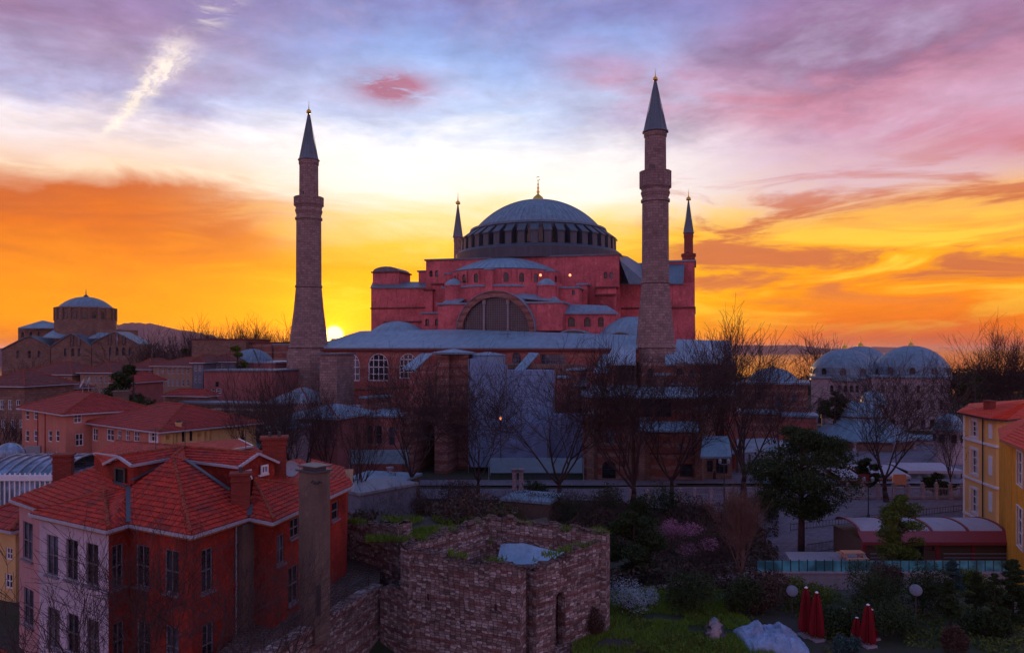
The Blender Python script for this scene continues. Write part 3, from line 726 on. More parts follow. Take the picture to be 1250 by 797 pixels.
# ------------------------------------------------------------------ the land, the sea and the far shore
def ground_z(x, y):
    def sm(t): t = max(0, min(1, t)); return t*t*(3-2*t)
    z = 2.8*(1-sm((y-50)/14))
    z -= 34*sm((y-300)/420)
    z -= 30*sm((abs(x)-520)/500)
    z -= 2.2*sm((44.5-y)/3)*sm((3.0-x)/3)
    z += 0.15*noise.noise(Vector((x*.06, y*.06, 0)))
    return z
g = MB(); xs = [-1400,-1000,-800,-650,-500,-400,-320,-260,-210,-170,-140]+[i*5 for i in range(-24, 25)]+[140,170,210,260,320,400,500,650,800,1000,1400]
ys = [-80,-40,0]+[10+3*i for i in range(24)]+[85+8*i for i in range(24)]+[290,330,370,420,470,530,600,700,850,1100]
g.v = [(x, y, ground_z(x, y)) for y in ys for x in xs]; nx_ = len(xs)
g.f = [(j*nx_+i, j*nx_+i+1, (j+1)*nx_+i+1, (j+1)*nx_+i) for j in range(len(ys)-1) for i in range(nx_-1)]
struct(g.build('ground', 'ground', smooth=True), 'dark earth and planted ground between the buildings')
g = MB(); g.poly([(-28000,-200,-25),(28000,-200,-25),(28000,28000,-25),(-28000,28000,-25)])
struct(g.build('sea', 'sea'), 'strait reflecting the orange sunset on the right')
def hills(name, label, x0, x1, D, base, prof, mat, seed, depth=1800, bump_=0.25):
    m = MB(); N = 140; rows = 5
    for j in range(rows):
        for i in range(N+1):
            t = i/N; x = x0+(x1-x0)*t; h = prof(t)
            h *= 1+bump_*noise.noise(Vector((t*9+seed, j*.5, 0)))+.12*noise.noise(Vector((t*60+seed, j, 0)))
            m.v.append((x, D+j*depth/rows, base-5+(h+5)*(0 if j == 0 else (1 if j in (1,2) else .6))))
    for j in range(rows-1):
        for i in range(N): a = j*(N+1)+i; m.f.append((a, a+1, a+N+2, a+N+1))
    o = m.build(name, mat, smooth=True); struct(o, label)
    return o
hills('hills', 'hazy purple ridge behind the old church on the left', xat(-60, 2000), xat(420, 2000), 2000, -25, lambda t: 72*math.exp(-((t-.42)/.26)**2)+17*(1-t)+22, 'hill_l', 3.0, depth=700)
hills('far_shore', 'low dark far shore beyond the strait', xat(820, 6500), xat(1090, 6500), 6500, -25, lambda t: 66*max(0, min(1, (1.02-t)*3.2)), 'hill_l', 9.0)
hills('far_shore', 'thin spit of land behind the bath domes', xat(1060, 7500), xat(1160, 7500), 7500, -25, lambda t: 52*math.sin(math.pi*min(1, max(0, t)))**.6, 'hill_l', 14.0)

# ------------------------------------------------------------------ streets and paths
def sheet(name, label, pts, z, mat):
    m = MB(); m.poly([(p[0], p[1], z if len(p) < 3 else p[2]) for p in pts]); return struct(m.build(name, mat), label)
sheet('street', 'lilac-grey stone paved street in front of the park', [(xat(945,67), 66.5), (70, 66.5), (70, 104), (-36, 104), (-36, 98), (12, 96), (28, 84)], 0.20, 'paving')
sheet('plaza', 'paved forecourt in front of the bath buildings', [(24, 108), (100, 108), (100, 165), (40, 165), (20, 118)], 0.20, 'paving')
sheet('path', 'pale paved walk along the foot of the old basilica', [(-30, 106.5), (24, 106.5), (24, 111), (-30, 111)], 0.204, 'paving')
sheet('terrace_paving', 'brownish patio beside the cafe pavilion', [(xat(960,62), 58.8, 1.7), (xat(1050,62), 58.8, 1.26), (xat(1052,66), 66.4, 1.7), (xat(960,66), 66.4, 1.7)], 1.7, 'kerb')
m = MB(); m.prism([(xat(960,62), 58.8), (xat(1052,62), 58.8), (xat(1054,66.4), 66.4), (xat(960,66.4), 66.4)], -.2, 1.69); struct(m.build('terrace', 'kerb'), 'raised patio base')
m = MB(); m.bar((xat(880,66.5), 66.3, .2), (70, 66.3, .2), .3, .28); m.bar((14, 104.3, .2), (70, 104.3, .2), .35, .34)
struct(m.build('kerb', 'kerb'), 'stone kerbs of the paved street')

# ------------------------------------------------------------------ the great domed basilica
O = Vector((6.9, 195.0)); RA = math.radians(14.0); hr = Vector((math.cos(RA), -math.sin(RA))); ha = Vector((math.sin(RA), math.cos(RA)))
HS0[0] = None
def HW(u, v): return O+hr*u+ha*v
def hs(px, py, v):
    d = Vector(((px-CX)/F, 1.0)); D = (v+O.dot(ha))/d.dot(ha); q = d*D-O; return q.dot(hr), CZ-(py-HY)/F*D, D
HS = thing('domed_basilica', 'huge red domed basilica with grey lead domes in the middle, between the tall minarets', 'mosque', (O.x, O.y, 0))
def hbox(px0, px1, pyt, pyb, v, depth, mat='hs_red', name='wall', wins=(), z0=None, arch=True, lid=None, nx=1, nz=2, fm='hs_trim', corn=None):
    u0, zt, _ = hs(px0, pyt, v); u1, _, _ = hs(px1, pyt, v); um, ztm, D = hs((px0+px1)/2, pyt, v); _, zb, _ = hs((px0+px1)/2, pyb, v); zt = ztm
    if z0 is not None: zb = z0
    A, B, C, E = HW(u0, v), HW(u1, v), HW(u1, v+depth), HW(u0, v+depth)
    hl = []
    for (a, b, c, d) in wins:
        ws = wpx(A, B, a, b, c, d, arch=arch, nx=nx, nz=nz); hl.append(ws)
    walls(HS, [A, B, C, E], zb, zt, mat, {0: hl}, name=name, fm=fm, rec=0.5)
    if lid:
        m = MB(); q = inset([A, B, C, E], -0.35); m.prism([(p.x, p.y) for p in q], zt+.004, zt+.38); m.build('cornice', lid, HS)
    for cy in (corn or []):
        zc_ = zat(cy, D); m = MB(); q = inset([A, B, C, E], -0.22); m.prism([(p.x, p.y) for p in q], zc_-.18, zc_+.18); m.build('cornice', 'hs_trim', HS)
    return (A, B, C, E, zb, zt)
def hslab(pts, mat='lead', name='lead_roof', th=.25):  # pts: (px, py, v)
    q = []
    for px, py, v in pts:
        u, z, D = hs(px, py, v); p = HW(u, v); q.append((p.x, p.y, z))
    if newell([Vector(x) for x in q]) is None: return
    m = MB(); m.slab(q, th); return m.build(name, mat, HS)
def dome(root, cx, cy, z0, prof, n, ribs, mat='lead_dome', rib=0.16, name='dome', a0=0.0, a1=2*math.pi, ribn=None):
    m = MB(); m.lathe(cx, cy, [(r, z0+z) for r, z in prof], n, a0, a1)
    for k in range(ribs+(0 if abs(a1-a0-2*math.pi) < 1e-6 else 1)):
        a = a0+(a1-a0)*k/ribs
        for (r_0, z_0), (r_1, z_1) in zip(prof, prof[1:]):
            if r_1 < 0.05*prof[0][0]: r_1 = 0.05*prof[0][0]
            m.tube((cx+r_0*math.cos(a), cy+r_0*math.sin(a), z0+z_0), (cx+r_1*math.cos(a), cy+r_1*math.sin(a), z0+z_1), rib, rib, 4)
    return m.build(name, mat, root)
def cap_prof(r, h, n=12, lip=0.0):                      # spherical cap
    Rr = (r*r+h*h)/(2*h); th = math.asin(min(1, r/Rr)); th = th if h <= r else math.pi-th
    pr = [(Rr*math.sin(th*(1-k/n)), h-Rr+Rr*math.cos(th*(1-k/n))) for k in range(n+1)]
    return ([(r+lip, -lip*.3)] if lip else [])+pr
def finial(root, cx, cy, z, h, mat='gold', crescent=True):
    m = MB(); k = h/5.0
    m.lathe(cx, cy, [(1.1*k, z-.2), (1.15*k, z+.25*k), (.95*k, z+.8*k), (.35*k, z+1.3*k), (.16*k, z+1.5*k), (.32*k, z+1.9*k), (.12*k, z+2.3*k), (.24*k, z+2.7*k), (.09*k, z+3.0*k), (.17*k, z+3.4*k), (.06*k, z+3.7*k), (.05*k, z+4.2*k)], 10)
    if crescent:
        for j in range(10):
            a0, a1 = -.8+j*.48-math.pi/2+.2, -.8+(j+1)*.48-math.pi/2+.2
            if j in (4,5): continue
            m.tube((cx+.36*k*math.cos(a0), cy, z+4.55*k+.36*k*math.sin(a0)), (cx+.36*k*math.cos(a1), cy, z+4.55*k+.36*k*math.sin(a1)), .07*k, .07*k, 4)
    return m.build('finial', mat, root, smooth=True)

# central square and what it carries
hbox(520, 756, 315, 440, -20, 40, lid='lead_dark', wins=[(524,528,330,338),(531,535,330,338),(737,741,332,340),(744,748,332,340)], nz=1)
hslab([(756,311,-20),(766,313,-6),(790,328,-6),(790,346,-22),(768,346,-22),(757,318,-20)], 'lead_dark')
for (a, b, t_) in ((519,528,355),(528,541,348),(728,752,352),(728,750,361)): hbox(a, b, t_, 404, -22.5 if t_ > 350 else -21.5, 3, lid='hs_trim')
cx, cy = O.x, O.y
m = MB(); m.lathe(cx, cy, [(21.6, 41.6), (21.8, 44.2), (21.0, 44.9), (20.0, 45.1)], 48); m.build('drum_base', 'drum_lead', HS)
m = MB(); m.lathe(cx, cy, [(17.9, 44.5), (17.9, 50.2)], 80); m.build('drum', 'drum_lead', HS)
proto = None; NB = 40
for k in range(NB):
    a = 2*math.pi*(k+.5)/NB; c, s_ = math.cos(a), math.sin(a)
    if proto is None:
        m = MB(); i = 0                               # a pier with a sloping lead cap, along +x
        for sy in (-1, 1):
            yy = .84*sy; m.poly([(17.8,yy,44.9),(20.5,yy,44.9),(20.4,yy,48.3),(17.4,yy,50.5)][::sy])
        m.poly([(20.5,-.84,44.9),(20.5,.84,44.9),(20.4,.84,48.3),(20.4,-.84,48.3)]); me = m
        o = m.build('drum_buttress', 'drum_lead', None); o.parent = HS; proto = o
        m = MB(); m.poly([(20.75,-1.0,48.15),(20.75,1.0,48.15),(17.2,1.0,50.75),(17.2,-1.0,50.75)]); m.poly([(20.75,-1.0,47.9),(20.75,1.0,47.9),(20.75,1.0,48.15),(20.75,-1.0,48.15)])
        o2 = m.build('buttress_cap', 'drum_lead', None); o2.parent = o
        m = MB(); mt = MB()
        m.poly([(18.0,-.55,45.6),(18.0,.55,45.6),(18.0,.55,48.4),(18.0,.3,49.1),(18.0,-.3,49.1),(18.0,-.55,48.4)]); w0 = m.build('window', 'glass', None); w0.parent = HS
        lo = o; lw = w0
    else:
        lo = proto.copy(); COL.objects.link(lo); lo.parent = HS
        for ch in proto.children: c2 = ch.copy(); COL.objects.link(c2); c2.parent = lo
        lw = w0.copy(); COL.objects.link(lw); lw.parent = HS
    lo.rotation_euler.z = a; lw.rotation_euler.z = a+math.pi/NB
m = MB(); m.lathe(cx, cy, [(17.6, 50.2), (18.1, 50.35), (17.9, 50.9), (16.6, 51.0)], 80); m.build('drum_cornice', 'lead_dark', HS)
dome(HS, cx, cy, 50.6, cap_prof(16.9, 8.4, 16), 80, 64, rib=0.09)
finial(HS, cx, cy, 58.8, 6.6)
# the half dome towards us with its ring of windows
vc = -20.5; C2 = HW(-3.6, vc); ang0 = math.pi-RA; 
def half(cx_, cy_, prof, mat, name, n=40, wide=1.0, span=math.pi):
    m = MB(); mid = -math.pi/2-RA; m.lathe(cx_, cy_, prof, n, mid-span/2, mid+span/2); return m.build(name, mat, HS)
_, zt, Dh = hs(632, 316, -20.5); zsp = CZ+94/ (F/170.0); 
dome(HS, C2.x, C2.y, 37.9, cap_prof(12.6, 3.4, 8, .5), 40, 24, mat='lead', rib=.12, name='half_dome', a0=-math.pi/2-RA-math.pi/2, a1=-math.pi/2-RA+math.pi/2)
half(C2.x, C2.y, [(13.1, 30.0), (13.1, 37.6)], 'hs_red', 'half_dome_drum', 44)
half(C2.x, C2.y, [(13.9, 30.0), (13.9, 33.9), (13.2, 34.3)], 'hs_red', 'half_dome_base', 44)
half(C2.x, C2.y, [(13.3, 34.2), (14.2, 33.85), (14.2, 33.6), (13.8, 33.6)], 'lead', 'half_dome_ledge', 44)
for k in range(-5, 6):
    a = -math.pi/2-RA+k*0.262; Rr = 13.1
    if k in (-4, 0, 4):                                # solid buttress piers between the lights
        m = MB(); c3 = (C2.x+(Rr+.5)*math.cos(a), C2.y+(Rr+.5)*math.sin(a), 33.6); m.box(c3, (2.1, 1.6, 7.2), a+math.pi/2*0); m.build('half_dome_pier', 'hs_red', HS)
        m = MB(); m.box((c3[0], c3[1], 37.35), (2.5, 2.0, .3), a); m.build('pier_cap', 'lead', HS)
    else:
        tdir = Vector((-math.sin(a), math.cos(a))); n_ = Vector((math.cos(a), math.sin(a)))
        c3 = Vector((C2.x, C2.y))+n_*(Rr+.25); A = c3-tdir*.95; B = c3+tdir*.95
        m = MB(); wall_face(m, A, B, 34.0, 37.4, [dict(s=.95, z=34.6, w=1.15, h=2.1, arch=True)], .2); m.build('window_surround', 'hs_red', HS)
        put_window(HS, A, B, dict(s=.95, z=34.6, w=1.15, h=2.1, arch=True), 'hs_trim', .2)
lampm = bpy.data.materials.new('lit_floodlight'); lampm.use_nodes = True; _p = lampm.node_tree.nodes['Principled BSDF']
_p.inputs['Emission Color'].default_value = (1, .25, .04, 1); _p.inputs['Emission Strength'].default_value = 2.5; MT['lit'] = lampm
for px in (660, 696):
    u, z, D = hs(px, 336, -34); p = HW(u, -34.2); m = MB(); m.lathe(p.x, p.y, [(.05, z-.3), (.24, z-.2), (.27, z), (.2, z+.22), (.02, z+.28)], 10)
    lm = m.build('lit_lamp', 'lit', HS, smooth=True); m = MB(); m.tube((p.x, p.y+.6, z-.5), (p.x, p.y, z-.3), .08, .08, 5); m.build('lamp_bracket', 'dark_metal', HS)
# little domed turrets, stepping blocks, exedrae
for px, v in ((554, -31.5), (667, -33.0)):
    u, z, D = hs(px, 350, v); p = HW(u, v); m = MB(); m.lathe(p.x, p.y, [(2.05, z-6), (2.05, z), (2.2, z), (2.25, z+.2), (2.0, z+.3)], 12); t_ = m.build('turret', 'hs_red', HS)
    dome(t_, p.x, p.y, z+.25, cap_prof(2.1, 1.5, 6), 16, 8, mat='lead', rib=.06, name='dome')
hbox(676, 706, 352, 404, -30, 8, lid='lead', wins=[(698,702,354,360)], nz=1)
hbox(706, 716, 348, 404, -24, 4, lid='lead')
hbox(541, 560, 352, 404, -29, 7, lid='lead')
hbox(560, 610, 345, 404, -32.5, 6, lid=None); hbox(610, 680, 345, 404, -32.5, 6, lid=None)
hslab([(632,363,-36),(684,367,-36),(676,360,-32),(630,357,-32)], 'lead'); hslab([(535,373,-38.6),(560,369,-38.6),(568,364,-32.8),(545,366,-32.8)], 'lead')
# the front block with the great arched window
A, B, C, E, zb, zt = hbox(535, 687, 371, 404, -38.6, 7, lid='lead')
u0, _, _ = hs(557, 400, -40.2); u1, _, _ = hs(653, 400, -40.2); uc = (u0+u1)/2; Ro = (u1-u0)/2; Aw, Bw = HW(uc-Ro, -40.2), HW(uc+Ro, -40.2); zbase = 22.6
Ri = Ro*.85; N = 24; m = MB(); n2 = -ha
def ap(r, t, back): p = HW(uc-r*math.cos(t), -40.2+back); return (p.x, p.y, zbase+.9+r*math.sin(t)*1.0)
for k in range(N):
    t0, t1 = math.pi*k/N, math.pi*(k+1)/N
    m.poly([ap(Ro,t0,0), ap(Ri,t0,0), ap(Ri,t1,0), ap(Ro,t1,0)]); m.poly([ap(Ro,t0,0), ap(Ro,t1,0), ap(Ro,t1,6), ap(Ro,t0,6)]); m.poly([ap(Ri,t0,0), ap(Ri,t0,1.2), ap(Ri,t1,1.2), ap(Ri,t1,0)])
m.build('great_arch', 'hs_stone', HS)
m = MB(); 
for k in range(N):
    t0, t1 = math.pi*k/N, math.pi*(k+1)/N; m.poly([ap(Ro+.10,t0,-.15), ap(Ro+.10,t1,-.15), ap(Ro+.10,t1,6), ap(Ro+.10,t0,6)]); m.poly([ap(Ro+.0,t0,-.15), ap(Ro+.10,t0,-.15), ap(Ro+.10,t1,-.15), ap(Ro+.0,t1,-.15)])
m.build('arch_flashing', 'lead', HS)
m = MB(); m.poly([ap(Ri,math.pi*k/N,1.1) for k in range(N+1)]); gw = m.build('great_window', 'glass', HS)
m = MB()
for k in range(1, 30):
    x = -Ri+2*Ri*k/30; hh = math.sqrt(max(0, Ri*Ri-x*x)); p = HW(uc+x, -40.2+.95); m.tube((p.x, p.y, zbase+.9), (p.x, p.y, zbase+.9+hh), .05, .05, 4)
for k in range(1, 15):
    zz = Ri*k/15; xx = math.sqrt(Ri*Ri-zz*zz); p, q = HW(uc-xx, -40.2+.93), HW(uc+xx, -40.2+.93); m.tube((p.x, p.y, zbase+.9+zz), (q.x, q.y, zbase+.9+zz), .05, .05, 4)
m.build('window_grille', 'winframe', gw)
for x in (-Ri*.36, Ri*.36):
    p = HW(uc+x, -40.2+.7); m = MB(); hh = math.sqrt(Ri*Ri-x*x); m.lathe(p.x, p.y, [(.4, zbase+.9), (.26, zbase+1.5), (.24, zbase+hh-.3), (.42, zbase+hh), (.45, zbase+.9+hh-.05)], 8); m.build('marble_mullion', 'kerb', gw)
# right and left lower bays
hbox(683, 752, 381, 408, -36, 10, wins=[(693,702,387,399),(713,721,387,399),(730,737,387,399)], nz=3)
hslab([(681,382,-36.5),(755,382,-36.5),(741,373,-30),(692,371,-30)], 'lead')
hbox(515, 536, 383, 408, -33, 8, wins=[(519,524,389,398),(531,535,389,398)], lid='lead', nz=1)
hbox(470, 515, 386, 404, -27, 8, corn=[393]); 
# north and south arms
hbox(453, 523, 351, 412, -14, 24, corn=[376], wins=[(500,505,394,402),(508,513,394,402)], nz=1)
hslab([(452,351,-14.3),(523,351,-14.3),(523,344,-4),(455,344,-4)], 'lead_dark')
hbox(455, 487, 333, 351, -8, 8, lid='hs_trim'); u, z, D = hs(471, 333, -8)
m = MB(); A_, B_ = hs(455,333,-8)[0]+.1, hs(487,333,-8)[0]-.1
for k in range(8):
    a0, a1 = math.pi*k/8, math.pi*(k+1)/8; q = lambda a, vv: (*HW((A_+B_)/2-(B_-A_)/2*math.cos(a), vv), z+.38+1.3*math.sin(a))
    m.poly([q(a0,-8.2), q(a1,-8.2), q(a1,0), q(a0,0)])
m.poly([q(math.pi*k/8, -8.2) for k in range(9)]); m.build('tower_roof', 'lead_dark', HS)
hbox(511, 521, 332, 352, -6, 6, lid='lead_dark')
hbox(757, 848, 346, 440, -16, 30, corn=[376], wins=[(800,805,352,360)], nz=1)
hslab([(755,346,-16.4),(834,346,-16.4),(836,318,-4),(764,322,-4)], 'lead_dark'); hbox(786, 848, 320, 346, -6, 14, lid='lead')
# narthex, its long lead roof and side domes
hslab([(395,424,-55),(779,424,-55),(779,409,-44),(556,402,-40.5),(440,404,-44),(398,417,-50)], 'lead')
uL, zN, _ = hs(395, 427, -54.6); uR, _, _ = hs(780, 427, -54.6)
A, B = HW(uL, -54.4), HW(uR, -54.4); C, E = HW(uR, -20), HW(uL, -20)
nh = [wpx(A, B, 415, 439, 431, 465, arch=True, nx=4, nz=4, fm='winwhite', bw=.22), wpx(A, B, 449, 474, 431, 465, arch=True, nx=4, nz=4, fm='winwhite', bw=.22), wpx(A, B, 487, 508, 431, 462, arch=True, nx=4, nz=4, fm='winwhite', bw=.2),
      wpx(A, B, 458, 474, 480, 496, nx=3, nz=3), wpx(A, B, 625, 636, 430, 444, arch=True, nx=3, nz=3), wpx(A, B, 660, 690, 432, 447, nx=5, nz=2)]
zN = 19.93
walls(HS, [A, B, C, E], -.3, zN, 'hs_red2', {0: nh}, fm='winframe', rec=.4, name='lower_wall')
m = MB(); m.bar((*HW(uL-.4, -54.9), zN-.25), (*HW(uR, -54.9), zN-.25), .5, .35); m.build('cornice', 'hs_trim', HS)
m = MB(); m.bar((*HW(uL+1, -54.6), zat(478,142)), (*HW(uL+22, -54.6), zat(473,142)), .3, .3); m.build('string_course', 'hs_stone', HS)
for px, v, r, h in ((485,-34,7.0,3.3),(770,-34,7.0,4.0)):
    u, z, D = hs(px, 410, v); p = HW(u, v); m = MB(); m.lathe(p.x, p.y, [(r+.4, z-3), (r+.4, z), (r, z+.2)], 28); m.build('side_dome_base', 'lead_dark', HS); dome(HS, p.x, p.y, z, cap_prof(r, h, 8), 28, 14, mat='lead', rib=.09, name='side_dome')
for px, w_, v, mt in ((462,22,-42,'lead_dark'),(514,26,-42,'lead_dark'),(700,46,-42,'lead_dark'),(757,34,-42,'lead_dark')):
    u, z, D = hs(px, 411, v); r = w_/2/F*D; m = MB()
    for k in range(10):
        a0, a1 = math.pi*k/10, math.pi*(k+1)/10; f = lambda a, vv, rr: (*HW(u-rr*math.cos(a), vv), z-1+ (rr*.5)*math.sin(a)+.6)
        m.poly([f(a0,v,r), f(a1,v,r), f(a1,v+8,r), f(a0,v+8,r)]); m.poly([f(a0,v,r), f(a0,v-.01,r*.86), f(a1,v-.01,r*.86), f(a1,v,r)])
    m.build('lunette_vault', 'lead', HS); m = MB(); m.poly([f(math.pi*k/10, v+.4, r*.9) for k in range(11)]); m.build('lunette', 'glass', HS)
hbox(430, 470, 409, 426, -46, 12, mat='lead'); hbox(404, 440, 413, 427, -44, 12, mat='lead', name='lead_roof')
# big piers and flying buttresses in front
def fbox(px0, px1, pyt, D0, depth, mat, name, holes=(), z0=-.3, lid=None, fm='winframe', **kw):
    A = Vector((xat(px0, D0), D0)); B = Vector((xat(px1, D0), D0-.6)); n_ = Vector((A.y-B.y, B.x-A.x)).normalized()
    C, E = B+n_*depth, A+n_*depth; zt = zat(pyt, D0)
    hl = [wpx(A, B, *h[:4], **(h[4] if len(h) > 4 else {})) for h in holes]
    o = walls(HS, [A, B, C, E], z0, zt, mat, {0: hl}, name=name, fm=fm, rec=.45)
    if lid: m = MB(); q = inset([A, B, C, E], -.3); m.prism([(p.x, p.y) for p in q], zt+.004, zt+.3); m.build('cornice', lid, HS)
    return A, B, C, E, zt
def vault(px0, px1, pyt, pys, D0, depth, mat):        # a wall standing on an open arch
    A = Vector((xat(px0, D0), D0)); B = Vector((xat(px1, D0), D0)); w_ = B.x-A.x; m = MB(); zs = zat(pys, D0); r = w_/2; zt = zat(pyt, D0)
    for k in range(12):
        a0, a1 = math.pi*k/12, math.pi*(k+1)/12; x0, x1 = A.x+r-r*math.cos(a0), A.x+r-r*math.cos(a1); za, zb_ = zs+r*math.sin(a0), zs+r*math.sin(a1)
        m.poly([(x0,D0,za),(x1,D0,zb_),(x1,D0,zt),(x0,D0,zt)]); m.poly([(x0,D0,za),(x0,D0+depth,za),(x1,D0+depth,zb_),(x1,D0,zb_)])
    m.poly([(A.x,D0,zt),(B.x,D0,zt),(B.x,D0+depth,zt),(A.x,D0+depth,zt)]); m.build('flying_buttress', mat, HS)
fbox(533, 548, 431, 122, 16, 'hs_stone', 'buttress'); fbox(548.2, 571, 431, 122.5, 16, 'hs_stone', 'buttress', lid=None)
m = MB(); p = P(552, 431, 121); m.lathe(p.x, p.y+3, [(3.6, p.z-.2), (3.7, p.z+.1), (.2, p.z+.7)], 20); m.build('buttress_cap', 'lead', HS)
m = MB(); p = P(595, 434, 121); m.lathe(p.x, p.y+3, [(2.9, p.z-1.4), (2.9, p.z-.2), (3.1, p.z+.1), (.2, p.z+.6)], 20); m.build('buttress_cap', 'lead', HS)
vault(505, 530, 500, 525, 119, 9, 'hs_stone'); vault(547, 572, 500, 527, 119, 9, 'hs_stone')
fbox(489, 505, 505, 118, 10, 'hs_stone', 'buttress'); fbox(530.5, 546.5, 505, 118, 10, 'hs_stone', 'buttress'); fbox(488, 573, 497, 118.6, 1.0, 'hs_trim', 'ledge', z0=zat(503,118.6))
fbox(500, 532, 455, 128, 8, 'hs_red2', 'buttress'); hslab([(490,450,-66),(507,451,-66),(528,431,-56),(514,431,-56)], 'lead_pale')
fbox(440, 489, 509, 117, 14, 'hs_red2', 'annex', [(447,455,519,542,dict(arch=True)),(458,466,519,542,dict(arch=True)),(474,482,521,544,dict(arch=True))], lid='lead')
fbox(405, 440, 500, 128, 8, 'hs_red2', 'annex', lid='lead')
fbox(390, 412, 433, 134, 8, 'minaret', 'corner_pier', lid='lead_dark')
hslab([(388,449,-66),(397,452,-66),(412,432,-56),(404,430,-56)], 'lead_dark')
# right-hand cluster of masonry west of the nave
fbox(712, 777, 484, 113, 12, 'brick', 'wing', [(739,750,524,542,dict(nx=2,nz=2)),(735,752,562,584,dict(arch=True,dark=1))], lid='lead')
m = MB(); m.bar((xat(711,112.5), 112.5, zat(516,112.5)), (xat(778,112.5), 112.0, zat(516,112.5)), .5, .45); m.build('cornice', 'hs_trim', HS)
hslab([(714,483,-80),(778,483,-80),(778,470,-68),(722,470,-68)], 'lead'); 
fbox(716, 748, 455, 125, 6, 'hs_red2', 'wing', [(726,738,462,474,dict(nx=2))]); fbox(752, 776, 437, 128, 6, 'dusk_stone', 'wing', [(755,774,443,466,dict(dark=1,nx=2))], lid=None)
hslab([(724,454,-68),(742,454,-68),(750,432,-58),(736,432,-58)], 'lead'); hslab([(736,444,-66),(776,444,-66),(776,424,-56),(748,424,-56)], 'lead_pale')
hslab([(628,451,-68),(640,451,-68),(658,431,-56),(646,430,-56)], 'lead')
fbox(778, 856, 484, 112, 12, 'brick', 'wing', [(784,797,487,509,dict(dark=1)),(799,820,487,509,dict(dark=1,nx=2)),(788,794,540,548,dict(nz=1)),(829,834,541,552,dict()),(830,846,566,582,dict(dark=1))])
hslab([(778,525,-85),(853,525,-85),(851,514,-80),(780,514,-80)], 'lead'); hslab([(776,484,-82),(856,484,-82),(853,472,-66),(780,472,-66)], 'lead')
fbox(783, 856, 443, 126, 8, 'brick', 'wing', [(826,834,449,458,dict(nz=1)),(790,798,449,462,dict(arch=True,nz=2)),(842,849,450,462,dict(arch=True,nz=2))])
fbox(822, 897, 442, 131, 22, 'brick', 'wing', [(838,846,450,462,dict(arch=True)),(856,864,450,462,dict(arch=True)),(874,882,450,462,dict(arch=True))])
hslab([(820,443,-60),(895,443,-66),(891,416,-46),(826,414,-44)], 'lead_pale')
fbox(856, 898, 480, 121, 14, 'brick', 'wing', [(868,875,500,512,dict(arch=True))]); 
fbox(858, 892, 556, 112, 7, 'dusk_stone', 'shed', [(863,870,562,576,dict(dark=1)),(874,888,560,578,dict(nx=3,dark=1))]); hslab([(855,557,-88),(893,557,-88),(890,532,-80),(858,532,-80)], 'lead')
for (a_, b_, t_, D0_, mt_, ld_) in ((441,447,486,127,'hs_stone','lead'),(642,660,456,127,'hs_stone','lead'),(676,690,462,125,'hs_red2','lead'),(694,706,452,127,'hs_stone','lead'),
    (716,724,505,112.2,'dusk_stone','lead'),(764,770,500,112.2,'dusk_stone','lead'),(780,786,512,111,'dusk_stone','lead'),(822,829,470,125,'dusk_stone','lead'),(848,856,500,111,'dusk_stone','lead'),(884,897,470,120,'hs_red2','lead'),(862,870,486,119.5,'dusk_stone','lead'),(800,812,458,124,'dusk_stone','lead')):
    fbox(a_, b_, t_, D0_, 6, mt_, 'buttress', lid=ld_)
for (a_, b_, t_, y_, D0_) in ((724,760,494,500,112.8),(788,850,528,531,111.9),(790,850,553,556,111.9),(718,770,548,551,112.9),(860,896,498,501,120.9)):
    m = MB(); m.bar((xat(a_,D0_),D0_-.1,zat(t_,D0_)), (xat(b_,D0_),D0_-.4,zat(t_,D0_)), .4,.28); m.build('string_course', 'hs_trim', HS)
for (pts_) in ([(700,470,-66),(716,470,-66),(720,458,-60),(704,458,-60)], [(640,478,-68),(664,478,-68),(664,468,-62),(644,468,-62)], [(812,444,-64),(824,444,-64),(824,432,-56),(812,432,-56)], [(858,482,-76),(898,482,-76),(896,472,-68),(860,472,-68)], [(430,508,-72),(489,508,-72),(486,498,-64),(436,498,-64)]): hslab(pts_, 'lead')
m = MB()
for px in (620, 640): m.tube((*P(px, 416, 148).xy, 20.3), (*P(px, 416, 148).xy, 24), .07, .07, 4)
for py in (408, 414): a, b = P(609, py, 148), P(624, py, 148); m.tube(a, b, .07, .07, 4)
m.build('roof_rail', 'dark_metal', HS)

